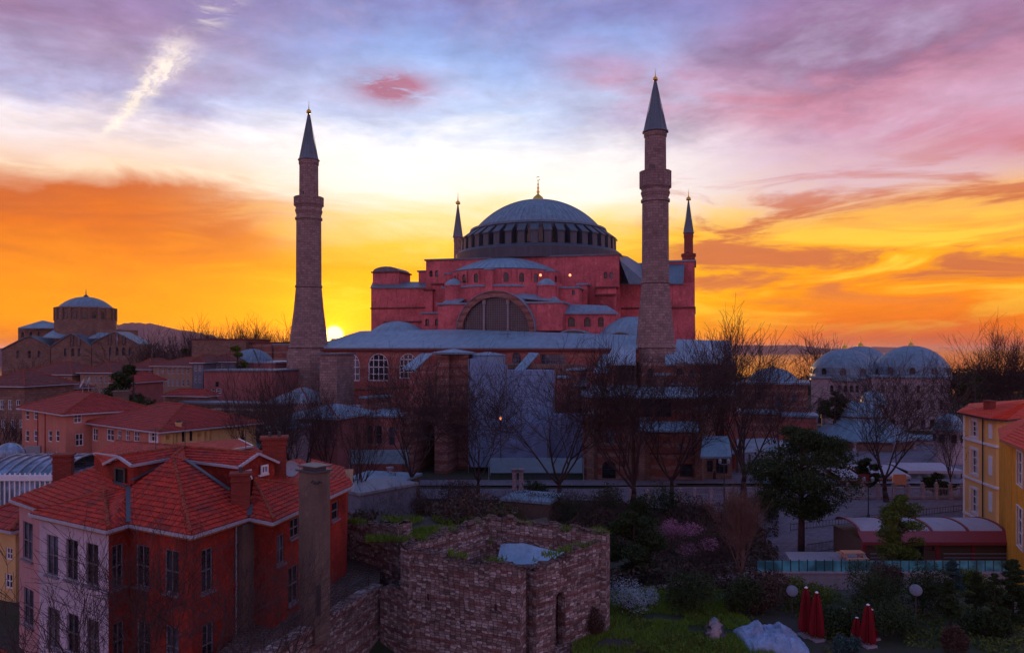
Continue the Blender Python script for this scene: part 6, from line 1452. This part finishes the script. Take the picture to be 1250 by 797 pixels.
sheet_box('pale blue site hoarding along the ground right of the piers', 598, 711, 559, 577, 111, 'hoarding_pale', 'site_hoarding', 'fence', amp=.04, dep=.15)
sheet_box('pale blue site hoarding left of the piers, behind bare trees', 428, 498, 549, 566, 110, 'hoarding_pale', 'site_hoarding', 'fence', amp=.04, dep=.15)
fbox(618, 712, 445, 132, 8, 'dusk_stone', 'buttress', [(664,676,450,463,dict(dark=1)),(664,700,470,500,dict(nx=6,nz=3,dark=1))])
p = P(611, 510, 114); m = MB(); LT = thing('lit_lantern', 'small lit orange lamp in front of the scaffold sheets', 'lamp', (p.x, p.y, 0)); m.tube((p.x,p.y,0), (p.x,p.y,p.z-.3), .05,.05,5); m.build('pole', 'dark_metal', LT); m = MB(); m.lathe(p.x,p.y,[(.05,p.z-.3),(.18,p.z-.2),(.2,p.z),(.05,p.z+.2)],8); m.build('lamp_head', 'lit', LT, smooth=True)
for px, py, D_ in ((476,576,100),(628,578,100),(636,578,100)):
    root = thing('stone_column_stump', {476:'broken column on a base left of the piers',628:'left one of two short column stumps before the pale hoarding',636:'right one of two short column stumps before the pale hoarding'}[px], 'column', (xat(px,D_), D_, 0), 'column stumps')
    z_ = zat(py-6,D_); m = MB(); m.lathe(xat(px,D_), D_, [(.5,0),(.5,.3),(.34,.4),(.3,z_-.5),(.5,z_-.2),(.55,z_)], 10); m.build('shaft', 'pale_stone', root)
building('low_shed', 'flat grey-roofed shed behind the red house roof, near the bare trees', 'shed', V2(400,84), V2(440,80), 8, zat(600,82), 'grey_boards', [], roof='flat', rmat='pale_metal')
building('low_shed', 'long low dark kiosk with pale roof edge below the piers', 'shed', V2(425,95), V2(490,93), 6, zat(588,94), 'shutter', [(470,482,592,600,dict(nz=1))], roof='flat', rmat='lead')
building('low_shed', 'small pale-roofed kiosk before the right-hand column stumps', 'shed', V2(614,84), V2(670,82), 5, zat(613,83), 'shutter', [(625,632,618,626,dict(nz=1))], roof='flat', rmat='lead')
building('yellow_cottage', 'ochre-yellow cottage with two windows low at the left edge', 'house', V2(-25,52), V2(19,50), 8, zat(640,51), 'cream', [(7,15,668,683,dict(nx=2)),(6,15,700,718,dict(nx=2))], rise=1.6, rmat='tile_far')
building('dark_roofed_shed', 'dark slate roof slope cutting the bottom left corner', 'shed', Vector((-22.5,23.5)), Vector((-17.0,22.6)), 2.5, 8.6, 'house_pink', [], rise=2.2, rmat='lead_dark')

# ------------------------------------------------------------------ trees
TREE_KINDS = {
 'tall': dict(seed=11, H=16, spread=.50, trunk_h=.20, forks=5, lev=5, up=.30, dens=1.0, counts=(5,5,4,4,3), twig=.012),
 'wide': dict(seed=23, H=13, spread=.70, trunk_h=.20, forks=5, lev=5, up=.18, dens=1.0, counts=(5,5,5,4,3), twig=.013),
 'vase': dict(seed=37, H=10, spread=.42, trunk_h=.24, forks=7, lev=5, up=.45, dens=1.0, twig=.0085, counts=(5,5,5,4,4)),
 'pruned': dict(seed=41, H=14, spread=.40, trunk_h=.25, forks=3, lev=4, up=.25, dens=.8, twig=.016, r0=.42),
 'small': dict(seed=59, H=6, spread=.60, trunk_h=.18, forks=4, lev=4, up=.2, dens=.9, twig=.0045, r0=.09),
 'far': dict(seed=67, H=12, spread=.55, trunk_h=.22, forks=5, lev=4, up=.25, dens=.95, twig=.017, r0=.26),
}
def bt(label, px, pyb, pyt, D, kind, rz=0.0, sx=1.0, zb=None, **kw):
    x = xat(px, D); z = ground_z(x, D) if zb is None else zb
    bare_tree(label, x, D, z, (zat(pyt, D)-z)*1.0, kind, rz, sx, **kw)
bt('thick pruned bare tree with stubby limbs left of the minaret foot', 300, 560, 440, 88, 'pruned', .4, 1.0)
bt('second thick pruned tree, leaning beside the first one', 362, 570, 432, 86, 'pruned', 2.3, 1.0)
bt('thick-stemmed tree rising behind the big brick chimney', 352, 590, 445, 84, 'tall', 4.1, .8)
bt('slim bare tree behind the tin-capped chimney stack', 436, 600, 478, 86, 'tall', .9, .8)
bt('bare tree with a dark broad crown before the left stone pier', 505, 610, 430, 96, 'wide', 2.0, .85)
bt('low spreading bare tree in front of the narrow scaffold sheet', 582, 610, 455, 95, 'wide', 4.4, .8)
bt('big forked bare tree in front of the wide scaffold sheet', 683, 605, 425, 90, 'wide', .3, .95)
bt('bare tree whose crown crosses the brick wing with the arched door', 772, 610, 418, 88, 'tall', 3.3, 1.15)
bt('tall airy bare tree before the loggia wing', 818, 610, 420, 92, 'wide', 5.6, .85)
bt('tallest fine-twigged bare tree, its crown against the orange sky right of the minarets', 908, 600, 388, 94, 'tall', 1.5, 1.1)
bt('thin bare tree just left of the tallest one', 872, 600, 398, 112, 'tall', 5.0, .8)
bt('reddish bare tree in front of the mausoleum dome', 950, 600, 455, 120, 'tall', 2.7, .9)
bt('big round-crowned bare tree standing before the bath domes', 1083, 620, 438, 95, 'wide', 1.2, .95)
bt('slender bare tree hugging the yellow house', 1160, 600, 488, 100, 'tall', 3.9, .7)
bt('bare tree peeping over the far shore, left of the bath domes', 1014, 470, 405, 210, 'far', 1.0, 1.0)
bt('bare tree at the right edge of the sky, taller than its neighbours', 1245, 480, 396, 140, 'tall', 2.1, 1.0)
bt('rounded bare tree behind the yellow house roof', 1192, 500, 424, 150, 'wide', .6, .9)
bt('bare tree between the rounded one and the right edge', 1222, 500, 408, 148, 'tall', 4.9, .9)
bt('bushy bare tree beside the biggest bath dome', 1172, 505, 452, 155, 'far', 2.2, .9)
for k, (px, top, D) in enumerate(((238,402,215),(252,396,218),(266,392,214),(280,398,220),(292,393,216),(304,397,219),(316,391,215),(330,396,218),(344,394,216),(354,399,214))):
    bt('bare tree in the glowing row behind the dark blocks left of the minaret', px, 430, top, D, 'far', k*1.3, .75, group='row of bare trees on the skyline')
bt('broad bare tree right of the old church', 180, 430, 403, 230, 'far', .4, 1.3); bt('thin bare tree between the church and the skyline row', 203, 430, 409, 225, 'far', 2.4, .8); bt('faint bare tree against the hazy ridge', 224, 430, 413, 225, 'far', 3.4, .8)
for k, (px, top, D, nm) in enumerate(((20,440,170,'bare tree before the church gable at far left'),(60,446,168,'second bare tree under the church wall'),(12,500,105,'thin bare tree at the left edge by the dusky house'),(48,462,150,'bare tree left of the long tan house'),(130,470,125,'bare thicket tree behind the salmon house'))):
    bt(nm, px, 500, top, D, 'far', k*1.7, 1.0, group='bare trees on the left')
for k, (px, top, D, nm) in enumerate(((86,474,135,'bare tree above the pink roof ridge, between the tan houses'),(205,500,118,'bare tree before the tiled terrace wall'),(238,492,112,'dark bare tree before the rough grey wall'),(262,486,110,'bare tree behind the yellow end wall'),(330,470,100,'spindly bare tree beside the stone kiosk'),(400,470,104,'spindly bare tree before the brick annex'))):
    bt(nm, px, 530, top, D, 'tall' if k % 2 else 'wide', k*2.1, .8, group='bare trees on the left')
bt('fine-branched vase-shaped bare tree in the garden foreground', 903, 760, 592, 52, 'vase', 1.0, .95, mat='bark_light')
bt('young bare tree in the garden beside the vase-shaped one', 868, 760, 655, 55, 'small', 2.0, .8)
bt('bare twiggy tree in front of the lilac and red walls', 150, 800, 640, 25, 'small', .5, 1.25, zb=6.2)
bt('thin bare tree before the red wall, nearest the bottom edge', 215, 800, 645, 26, 'small', 3.1, 1.15, zb=6.0)
bt('bare shrub-like tree at the foot of the drainpipe', 300, 800, 680, 29, 'small', 4.6, 1.2, zb=5.4)
bt('bare shrub at the foot of the tall chimney stack', 362, 760, 672, 33, 'small', 1.9, .9, zb=5.3)
bt('bare shrub between the lilac bay and the corner', 95, 800, 690, 24, 'small', 5.5, 1.3, zb=6.0)
for k, (px, top, D) in enumerate(((520,586,78),(560,578,80),(600,590,76),(640,594,74),(700,588,78),(735,594,80),(925,590,80),(470,592,76),(845,612,78))):
    bt(['leafless shrub below the left pier','leafless shrub below the narrow scaffold sheet','leafless shrub behind the ruin','leafless shrub above the blue sheet','leafless shrub under the forked bare tree','leafless shrub before the arched door','leafless shrub beside the cedar','leafless shrub above the crumbling wall','leafless shrub behind the pink blossom'][k], px, 640, top, D, 'small', k*.9, 1.3, group='leafless shrubs', name='bare_shrub', cat='shrub')

def lf(label, px, pyt, D, Wp, clumps, n, size, mat, shape, trunk, seed, pyb=None, **kw):
    x = xat(px, D); z = ground_z(x, D); return leafy(label, x, D, z, zat(pyt, D)-z, Wp/F*D, clumps, n, size, mat, shape, trunk, seed, **kw)
lf('big dark cedar with layered branches in front of the street', 978, 524, 72, 106, 34, 30000, .17, 'leaf_dark', 'round', .32, 5, name='cedar_tree')
lf('small leafy green tree before the cafe roof', 1098, 604, 60, 48, 34, 16000, .11, 'leaf_mid', 'round', .22, 6, name='leafy_tree')
lf('dense round evergreen right of the ruin', 774, 626, 56, 62, 20, 17000, .15, 'leaf_dark', 'round', .12, 7)
lf('umbrella pine in front of the baths', 1019, 480, 150, 30, 12, 2500, .45, 'leaf_dark', 'umbrella', .5, 8, name='umbrella_pine')
lf('dark evergreen between the timber houses and the salmon roof', 163, 446, 122, 52, 18, 5000, .42, 'leaf_dark', 'round', .15, 9)
lf('small evergreen among the skyline trees', 222, 425, 205, 26, 8, 1200, .6, 'leaf_dark', 'round', .1, 10)
lf('yellow-green ivy-clad tree left of the small lead dome', 290, 417, 150, 28, 10, 2000, .45, 'leaf_mid', 'round', .1, 11, name='ivy_clad_tree')
lf('dark evergreen under the baths, left of the stalls', 1062, 560, 104, 26, 10, 2500, .3, 'leaf_dark', 'round', .15, 12)
lf('dark evergreen half hidden behind the cafe roof', 1145, 578, 100, 30, 9, 2000, .3, 'leaf_dark', 'round', .15, 13)
lf('blue-green young fir in the garden bed behind the globe lamp', 1163, 683, 52, 24, 34, 7000, .08, 'leaf_blue', 'cone', .08, 14, name='fir_tree')
lf('thin young fir right of the globe lamp', 1158, 708, 45, 26, 34, 10000, .08, 'leaf_dark', 'cone', .3, 15, name='fir_tree')
lf('thin young fir with a bare lower stem', 1192, 700, 47, 20, 34, 9000, .08, 'leaf_dark', 'cone', .35, 16, name='fir_tree')
lf('dark fir by the right edge below the ochre wall', 1236, 684, 46, 44, 34, 22000, .09, 'leaf_dark', 'cone', .1, 17, name='fir_tree')
lf('dark fir left of the right-edge fir', 1214, 700, 44, 30, 34, 12000, .08, 'leaf_dark', 'cone', .1, 18, name='fir_tree')
lf('dark tree crown at the right behind the yellow house', 1190, 462, 142, 40, 12, 2500, .45, 'leaf_dark', 'round', .1, 19)
bl = bare_tree('bare tree hung with pink blossom right of the dark evergreen', xat(832,60), 60, ground_z(xat(832,60),60), zat(630,60)-ground_z(xat(832,60),60), 'small', 2.2, 1.15, group='blossoming trees', name='blossom_tree')
R_ = random.Random(31); m = MB()
for k in range(9): leaf_blob(m, (R_.uniform(-1.7,1.7), R_.uniform(-1.2,1.2), R_.uniform(3.2,5.8)), (.9,.9,.75), 420, .075, R_)
bo = m.build('blossom', 'blossom_pink', None); bo.parent = bl
def bsh(label, px, pyb, D, wp, hp, n, size, mat, seed, **kw):
    x = xat(px, D); z = ground_z(x, D); k = D/F; return bush(label, x, D, z, wp/2*k, wp/2*k*.8, zat(pyb-hp, D)-z if False else hp*k, n, size, mat, seed, **kw)
def at_row(px, py):                                    # where a photo pixel meets the ground
    D = 60.0
    for _ in range(20): D = (CZ-ground_z(xat(px,D),D))*F/(py-HY)
    return D
def b2(label, px, pyt, pyb, wp, n, size, mat, seed, **kw):
    D = at_row(px, pyb); return bsh(label, px, pyb, D, wp, pyb-pyt, n, size, mat, seed, **kw)
b2('white-flowering shrub between the ruin and the garden wall', 765, 704, 748, 66, 2200, .075, 'blossom_white', 1, name='flowering_shrub'); b2('smaller white-flowering shrub beside the larger one', 790, 716, 742, 34, 900, .07, 'blossom_white', 2, name='flowering_shrub')
spots = [('dark hedge mass behind the tall chimney stack',425,640,690,50,'leaf_dark'),('dark bush above the crumbling wall',455,622,660,60,'leaf_dark'),('bright green bush behind the ruin top',615,618,646,60,'leaf_mid'),
 ('brownish bush left behind the ruin',500,600,634,60,'scrub'),('brown thicket behind the ruin',560,606,636,60,'scrub'),('dark bush right behind the ruin',690,602,640,70,'leaf_dark'),('brown thicket above the blue sheet',650,600,634,60,'scrub'),
 ('dark bush below the arched door',740,590,632,60,'leaf_dark'),('dark bush right of the balustrade pair',815,590,634,56,'leaf_dark'),('yellow-green bush by the brick wing corner',905,596,634,50,'leaf_mid'),('dark bush under the loggia wing',780,600,640,40,'leaf_dark'),
 ('flowering pale shrub left below the pier',480,578,610,50,'scrub'),('brown thicket in front of the site hoarding',560,586,616,60,'scrub'),('dark thicket beside the forked tree',650,584,612,50,'leaf_dark'),('brown thicket beside the pink blossom',870,636,690,60,'scrub'),
 ('dark garden bush under the blossom tree',850,700,748,80,'leaf_dark'),('dark garden bush behind the mound',905,706,750,60,'leaf_dark'),('round bush by the left globe lamp',985,704,742,60,'leaf_mid'),('wide dark bush below the turquoise panels',1070,690,750,90,'leaf_dark'),
 ('reddish bush left of the cafe doors',1085,688,732,50,'scrub'),('dark bush behind the globe lamp',1120,686,748,70,'leaf_dark'),('green clipped bush right of the blue fir',1188,694,722,40,'leaf_mid'),('dark clipped hedge in the garden',1010,736,772,90,'leaf_dark'),
 ('dark clipped hedge behind the closed parasols',1090,740,776,110,'leaf_dark'),('dark hedge right of the thin firs',1205,742,774,70,'leaf_dark'),('orange-brown sapling bush at the bottom',1165,762,797,30,'scrub'),('ivy clump at the ruin foot',720,740,775,34,'scrub'),('bluish shrub before the parasols',1035,778,806,34,'leaf_blue'),
 ('dark bush beside the yellow-green one',940,600,640,50,'leaf_dark'),('brown thicket below the brick wing',850,604,640,50,'scrub'),('dark thicket left of the round evergreen',735,640,690,40,'leaf_dark')]
for k, (lb, px, a, b, wp, mt) in enumerate(spots): b2(lb, px, a, b, wp, 4200 if b > 680 else 2200, .10 if b > 680 else .16, mt, 40+k)
# grass and weeds
R_ = random.Random(5); m = MB()
for k in range(36000):
    x, y = R_.uniform(xat(690,48), xat(905,48)), R_.uniform(40.5, 53)
    if noise.noise(Vector((x*.5,y*.5,0))) < -.28: continue
    h = R_.uniform(.12,.34)*(1+.6*noise.noise(Vector((x*.9,y*.9,4)))); z = ground_z(x,y); a = R_.uniform(0,6.28); dx_, dy_ = .022*math.cos(a), .022*math.sin(a); lx, ly = R_.gauss(0,.1), R_.gauss(0,.1)
    m.v += [(x-dx_,y-dy_,z), (x+dx_,y+dy_,z), (x+lx,y+ly,z+h)]; i = len(m.v)-3; m.f.append((i,i+1,i+2))
tag(m.build('grass', 'grass'), 'rough green grass beside the ruin', None, None, 'stuff')
m = MB()
for k in range(16000):
    t_ = R_.random()
    if t_ < .55: x, y = R_.uniform(-9.5,-1.5), R_.uniform(47.5,54.5); z0 = 8.4-.5*(y-48)*.2 if y < 49.6 else 7.2
    else: x, y = R_.uniform(-1.5,6.2), R_.uniform(47.3,50.5); z0 = 7.8
    z = z0 if False else (7.4 if t_ < .55 else 7.6)+.5*noise.noise(Vector((x*.3,y*.3,0)))
    if noise.noise(Vector((x*.45,y*.45,9))) < 0: continue
    h = R_.uniform(.15,.45); a = R_.uniform(0,6.28); dx_, dy_ = .03*math.cos(a), .03*math.sin(a)
    m.v += [(x-dx_,y-dy_,z), (x+dx_,y+dy_,z), (x+R_.gauss(0,.12),y+R_.gauss(0,.12),z+h)]; i = len(m.v)-3; m.f.append((i,i+1,i+2))
tag(m.build('weeds', 'grass'), 'yellow-green weeds on the earth bank behind the ruin', None, None, 'stuff')
m = MB(); gx = [-10+i*.9 for i in range(18)]; gy_ = [49.2+j*.8 for j in range(14)]
m.v = [(x, y, (7.3+.5*noise.noise(Vector((x*.3,y*.3,0))))*max(0,min(1,(60.5-y)/5.0))*max(0,min(1,(5.6-x)/3.0))) for y in gy_ for x in gx]; n_ = len(gx)
m.f = [(j*n_+i, j*n_+i+1, (j+1)*n_+i+1, (j+1)*n_+i) for j in range(len(gy_)-1) for i in range(n_-1)]
struct(m.build('earth_bank', 'ground', smooth=True), 'earth bank piled behind the ruin walls')

# ------------------------------------------------------------------ garden things
def parasol(label, px, pyt, pyb, D, wp):
    x = xat(px, D); z0 = ground_z(x, D); zt = zat(pyt, D); root = thing('closed_parasol', label, 'parasol', (x, D, z0), 'closed red parasols'); H_ = zt-z0; m = MB(); n = 16; k = D/F; rr = wp/2*k
    for zz, q in ((0.0,0),):
        prof = [(.28, .10), (rr*1.15, .13), (rr*1.15, .22), (rr*1.0, .42), (rr*.82, .62), (rr*.6, .82), (rr*.38, .93), (.07, .985)]
        base = len(m.v)
        for r, t in prof:
            for j in range(n*2): a = math.pi*j/n; r2_ = r*(1.0 if j % 2 else .66)+.03*math.sin(j*2.3+px); m.v.append((x+r2_*math.cos(a), D+r2_*math.sin(a), z0+H_*t+.08*math.sin(j*1.7)*(t < .4)))
        for i in range(len(prof)-1):
            for j in range(n*2): j2 = (j+1) % (n*2); m.f.append((base+i*n*2+j, base+i*n*2+j2, base+(i+1)*n*2+j2, base+(i+1)*n*2+j))
    m.build('canopy', 'parasol', root); m = MB(); m.tube((x,D,z0), (x,D,z0+H_*.9), .035,.035,6); m.build('pole', 'pale_metal', root)
    m = MB(); m.lathe(x, D, [(.09,z0+H_*.975),(.10,z0+H_*.99),(.03,z0+H_*1.01)], 8); m.build('tip_cap', 'winwhite', root); m = MB(); m.box((x,D,z0+.06), (.7,.7,.12), .3); m.build('base', 'kerb', root)
parasol('tallest closed red parasol, leftmost of the left pair', 984, 716, 797, 44, 15); parasol('closed red parasol touching the tallest one on its right', 997, 722, 797, 43.4, 15)
parasol('lone closed red parasol in the middle of the group', 1030, 742, 797, 45, 16); parasol('shorter closed red parasol left of the right-hand pair', 1046, 753, 800, 43, 12); parasol('front closed red parasol of the right-hand group', 1059.5, 737, 800, 42.5, 15)
parasol('closed red parasol half hidden behind the right-hand front one', 1064, 743, 800, 43.6, 13)
# heap of pale blue plastic furniture covers
m = MB(); R_ = random.Random(77)
hp = thing('covered_furniture', 'heap of garden furniture under crumpled pale blue plastic at the bottom', 'cover', (xat(942,43), 43, 2.8)); N = 60; cx0, cy0 = xat(942,43), 43.2
hts = []
for i in range(N+1):
    for j in range(N+1):
        x, y = cx0-1.75+3.5*i/N, cy0-1.8+3.6*j/N; e = max(0, 1-((x-cx0)/1.7)**2)**.35*max(0, 1-((y-cy0)/1.7)**2)**.35
        cell = noise.cell(Vector((x*.95+3, y*.95, 0))); h = (.75+.4*noise.noise(Vector((x*1.1,y*1.1,5)))+.25*cell)*e+.34*abs(noise.noise(Vector((x*2.4,y*2.4,1))))*e+.14*abs(noise.noise(Vector((x*6,y*6,2))))*e; m.v.append((x+.08*noise.noise(Vector((x*3,y*3,7))), y, 2.75+h))
m.f = [(i*(N+1)+j, (i+1)*(N+1)+j, (i+1)*(N+1)+j+1, i*(N+1)+j+1) for i in range(N) for j in range(N)]
m.build('plastic_cover', 'pale_sheet', hp)
# thatched mound
m = MB(); md = thing('leafy_mound', 'humped mound of dry brush behind the plastic heap', 'mound', (xat(925,48), 48, 2.8)); R_ = random.Random(3); x, y = xat(928,48), 48.0
for k in range(5): leaf_blob(m, (x-1.4+k*.65, y, 3.0+k*.35), (.9,.9,.8+.12*k), 700, .14, R_, .6)
m.build('brush', 'scrub', md)
# silver foil heap
m = MB(); sx_, sy_ = xat(872,44), 44.0; N = 14
for i in range(N+1):
    for j in range(9): a = 2*math.pi*i/N; r = .7*(1-j/8)**.55; m.v.append((sx_+r*math.cos(a)*(1+.5*noise.noise(Vector((i*1.3,j*1.1,0)))), sy_+r*math.sin(a), 2.75+1.25*j/8+.15*noise.noise(Vector((i,j,3)))))
m.f = [(i*9+j, (i+1)*9+j, (i+1)*9+j+1, i*9+j+1) for i in range(N) for j in range(8)]
tag(m.build('foil_bundle', 'foil'), 'crumpled silvery wrapped bundle on the grass, left of the plastic heap', 'bundle')
# disc-headed garden lamps
for px, py, D, lb in ((967,721,47,'garden lamp with a round grey head, left of the parasols'),(1044,720,48,'garden lamp with a round grey head behind the lone parasol'),(1118,720,45,'garden lamp with a round grey head on the lawn at right')):
    x = xat(px,D); z0 = ground_z(x,D); zt = zat(py,D); root = thing('garden_lamp', lb, 'lamp', (x,D,z0), 'round-headed garden lamps'); m = MB(); m.tube((x,D,z0-.1), (x,D,zt-.2), .04,.03,6); m.build('post', 'wood', root)
    m = MB(); ax = Vector((-.35,-.8,.45)).normalized(); s1 = ax.orthogonal().normalized(); s2 = ax.cross(s1); c = Vector((x,D,zt)); n = 20; r = .36; prof = [(0,.12),(.6,.10),(.95,.03),(1,0),(.9,-.05),(0,-.07)]
    for rr, h in prof:
        for j in range(n): a = 2*math.pi*j/n; q = c+s1*(r*rr*math.cos(a))+s2*(r*rr*math.sin(a))+ax*h; m.v.append(tuple(q))
    for i in range(len(prof)-1):
        for j in range(n): j2 = (j+1) % n; m.f.append((i*n+j, i*n+j2, (i+1)*n+j2, (i+1)*n+j))
    m.build('lamp_head', 'grey_boards', root, smooth=True)
# a street lamp and the blue cover beside the garden wall
for px, D, py, lb in ((1060,86,588,'dark street lamp post on the stone street by the patio'),(884,88,566,'dark double street lamp in front of the short balustrade')):
    x = xat(px,D); zt = zat(py,D); root = thing('street_lamp', lb, 'street lamp', (x,D,.2), 'street lamps'); m = MB(); m.lathe(x,D,[(.2,.2),(.16,.6),(.08,.8),(.06,zt)],8); m.build('post', 'dark_metal', root)
    for s_ in (-.5,.5): m = MB(); m.bar((x,D,zt-.1), (x+s_,D,zt), .05,.05); m.lathe(x+s_,D,[(.05,zt),(.18,zt+.1),(.22,zt+.45),(.05,zt+.6)],8); m.build('lantern', 'pale_metal', root)

# aerials on the red house roof
for px, py, D, h in ((226,545,44.9,1.6),(300,548,46,1.9),(190,549,43.6,1.3)):
    p = P(px, py, D); m = MB(); m.tube((p.x,p.y,p.z-.3), (p.x,p.y,p.z+h), .022,.018,5); m.tube((p.x-.45,p.y,p.z+h-.1), (p.x+.45,p.y+.1,p.z+h-.1), .012,.012,4)
    for k in range(7): m.tube((p.x-.42+k*.14,p.y-.22,p.z+h-.1), (p.x-.42+k*.14,p.y+.3,p.z+h-.1), .008,.008,4)
    m.build('aerial', 'dark_metal', RH)
# undergrowth over the bank between the ruin and the street
R_ = random.Random(99); m = MB()
for k in range(80000):
    px, D = R_.uniform(415, 950), R_.uniform(53, 93); x = xat(px, D)
    q = noise.noise(Vector((x*.16, D*.16, 2)))
    if q < -.12: continue
    z = max(ground_z(x, D), (7.3+.5*noise.noise(Vector((x*.3,D*.3,0))))*max(0,min(1,(60.5-D)/5.0))*max(0,min(1,(5.6-x)/3.0)))
    card(m, Vector((x, D, z+R_.random()**1.5*(1.1+2.2*q))), .22, R_)
tag(m.build('undergrowth', 'scrub'), 'dark brown undergrowth between the ruin and the basilica', None, None, 'stuff')
m = MB()
for k in range(22000):
    px, D = R_.uniform(760, 1250), R_.uniform(41, 56); x = xat(px, D); q = noise.noise(Vector((x*.35, D*.35, 12)))
    if q < -.05 or (abs(x-xat(942,43)) < 2.4 and D < 46): continue
    card(m, Vector((x, D, ground_z(x, D)+R_.random()**1.5*(.35+1.0*q))), .13, R_)
tag(m.build('ground_cover', 'leaf_mid'), 'dark green low planting in the garden beds', None, None, 'stuff')

# the dark park and rooftops sloping down to the strait
R_ = random.Random(123); m = MB()
for k in range(150):
    px = R_.uniform(850, 1270); D = R_.uniform(265, 330); x = xat(px, D); z = ground_z(x, D)
    if 985 < px < 1165 and D < 290: D += 35
    h = zat(R_.uniform(453, 470) if px < 1150 else R_.uniform(440, 456), D)-z
    leaf_blob(m, (x, D, z+h*.5), (5.5, 4, h*.5), 170, 1.0, R_, .2)
tag(m.build('distant_wood', 'leaf_dark'), 'dark wooded slope falling to the water behind the baths', None, None, 'stuff')
m = MB(); m.box((0, 13900, 30), (60000, 28400, 130))
hz = bpy.data.materials.new('haze'); hz.use_nodes = True; hn = NT(hz.node_tree); hn.n.clear()
pv = hn.new('ShaderNodeVolumePrincipled'); pv.inputs['Density'].default_value = 0.000035; pv.inputs['Color'].default_value = (0.90, 0.66, 0.62, 1); pv.inputs['Anisotropy'].default_value = 0.55
hn.l.new(pv.outputs[0], hn.new('ShaderNodeOutputMaterial').inputs['Volume']); MT['haze'] = hz
tag(m.build('haze', 'haze'), 'thin evening haze over the whole city', None, None, 'stuff')

R_ = random.Random(17); m = MB()
for (A, B, n_, zt) in ((rb, ra, 900, 8.3), (ra+Vector((.9,.8)), rc, 700, 8.3), (rc, rd, 1500, 8.8), (rd, rb, 1500, 8.8), (Vector((xat(412,53),53)), Vector((xat(486,48.5),48.5)), 2500, 7.8)):
    d, n, L = frame2(A, B)
    for k in range(n_):
        s_ = R_.uniform(0, L); q = A+d*s_-n*R_.uniform(.05,.75)
        if noise.noise(Vector((q.x*.8, q.y*.8, 3))) < .02: continue
        a = R_.uniform(0,6.28); h = R_.uniform(.12,.4); z = zt-.15+R_.uniform(-.1,.1)
        m.v += [(q.x-.03*math.cos(a), q.y-.03*math.sin(a), z), (q.x+.03*math.cos(a), q.y+.03*math.sin(a), z), (q.x+R_.gauss(0,.12), q.y+R_.gauss(0,.12), z+h)]; i = len(m.v)-3; m.f.append((i,i+1,i+2))
tag(m.build('weeds', 'grass'), 'tufts of weeds growing on the broken wall tops of the ruin', None, None, 'stuff')
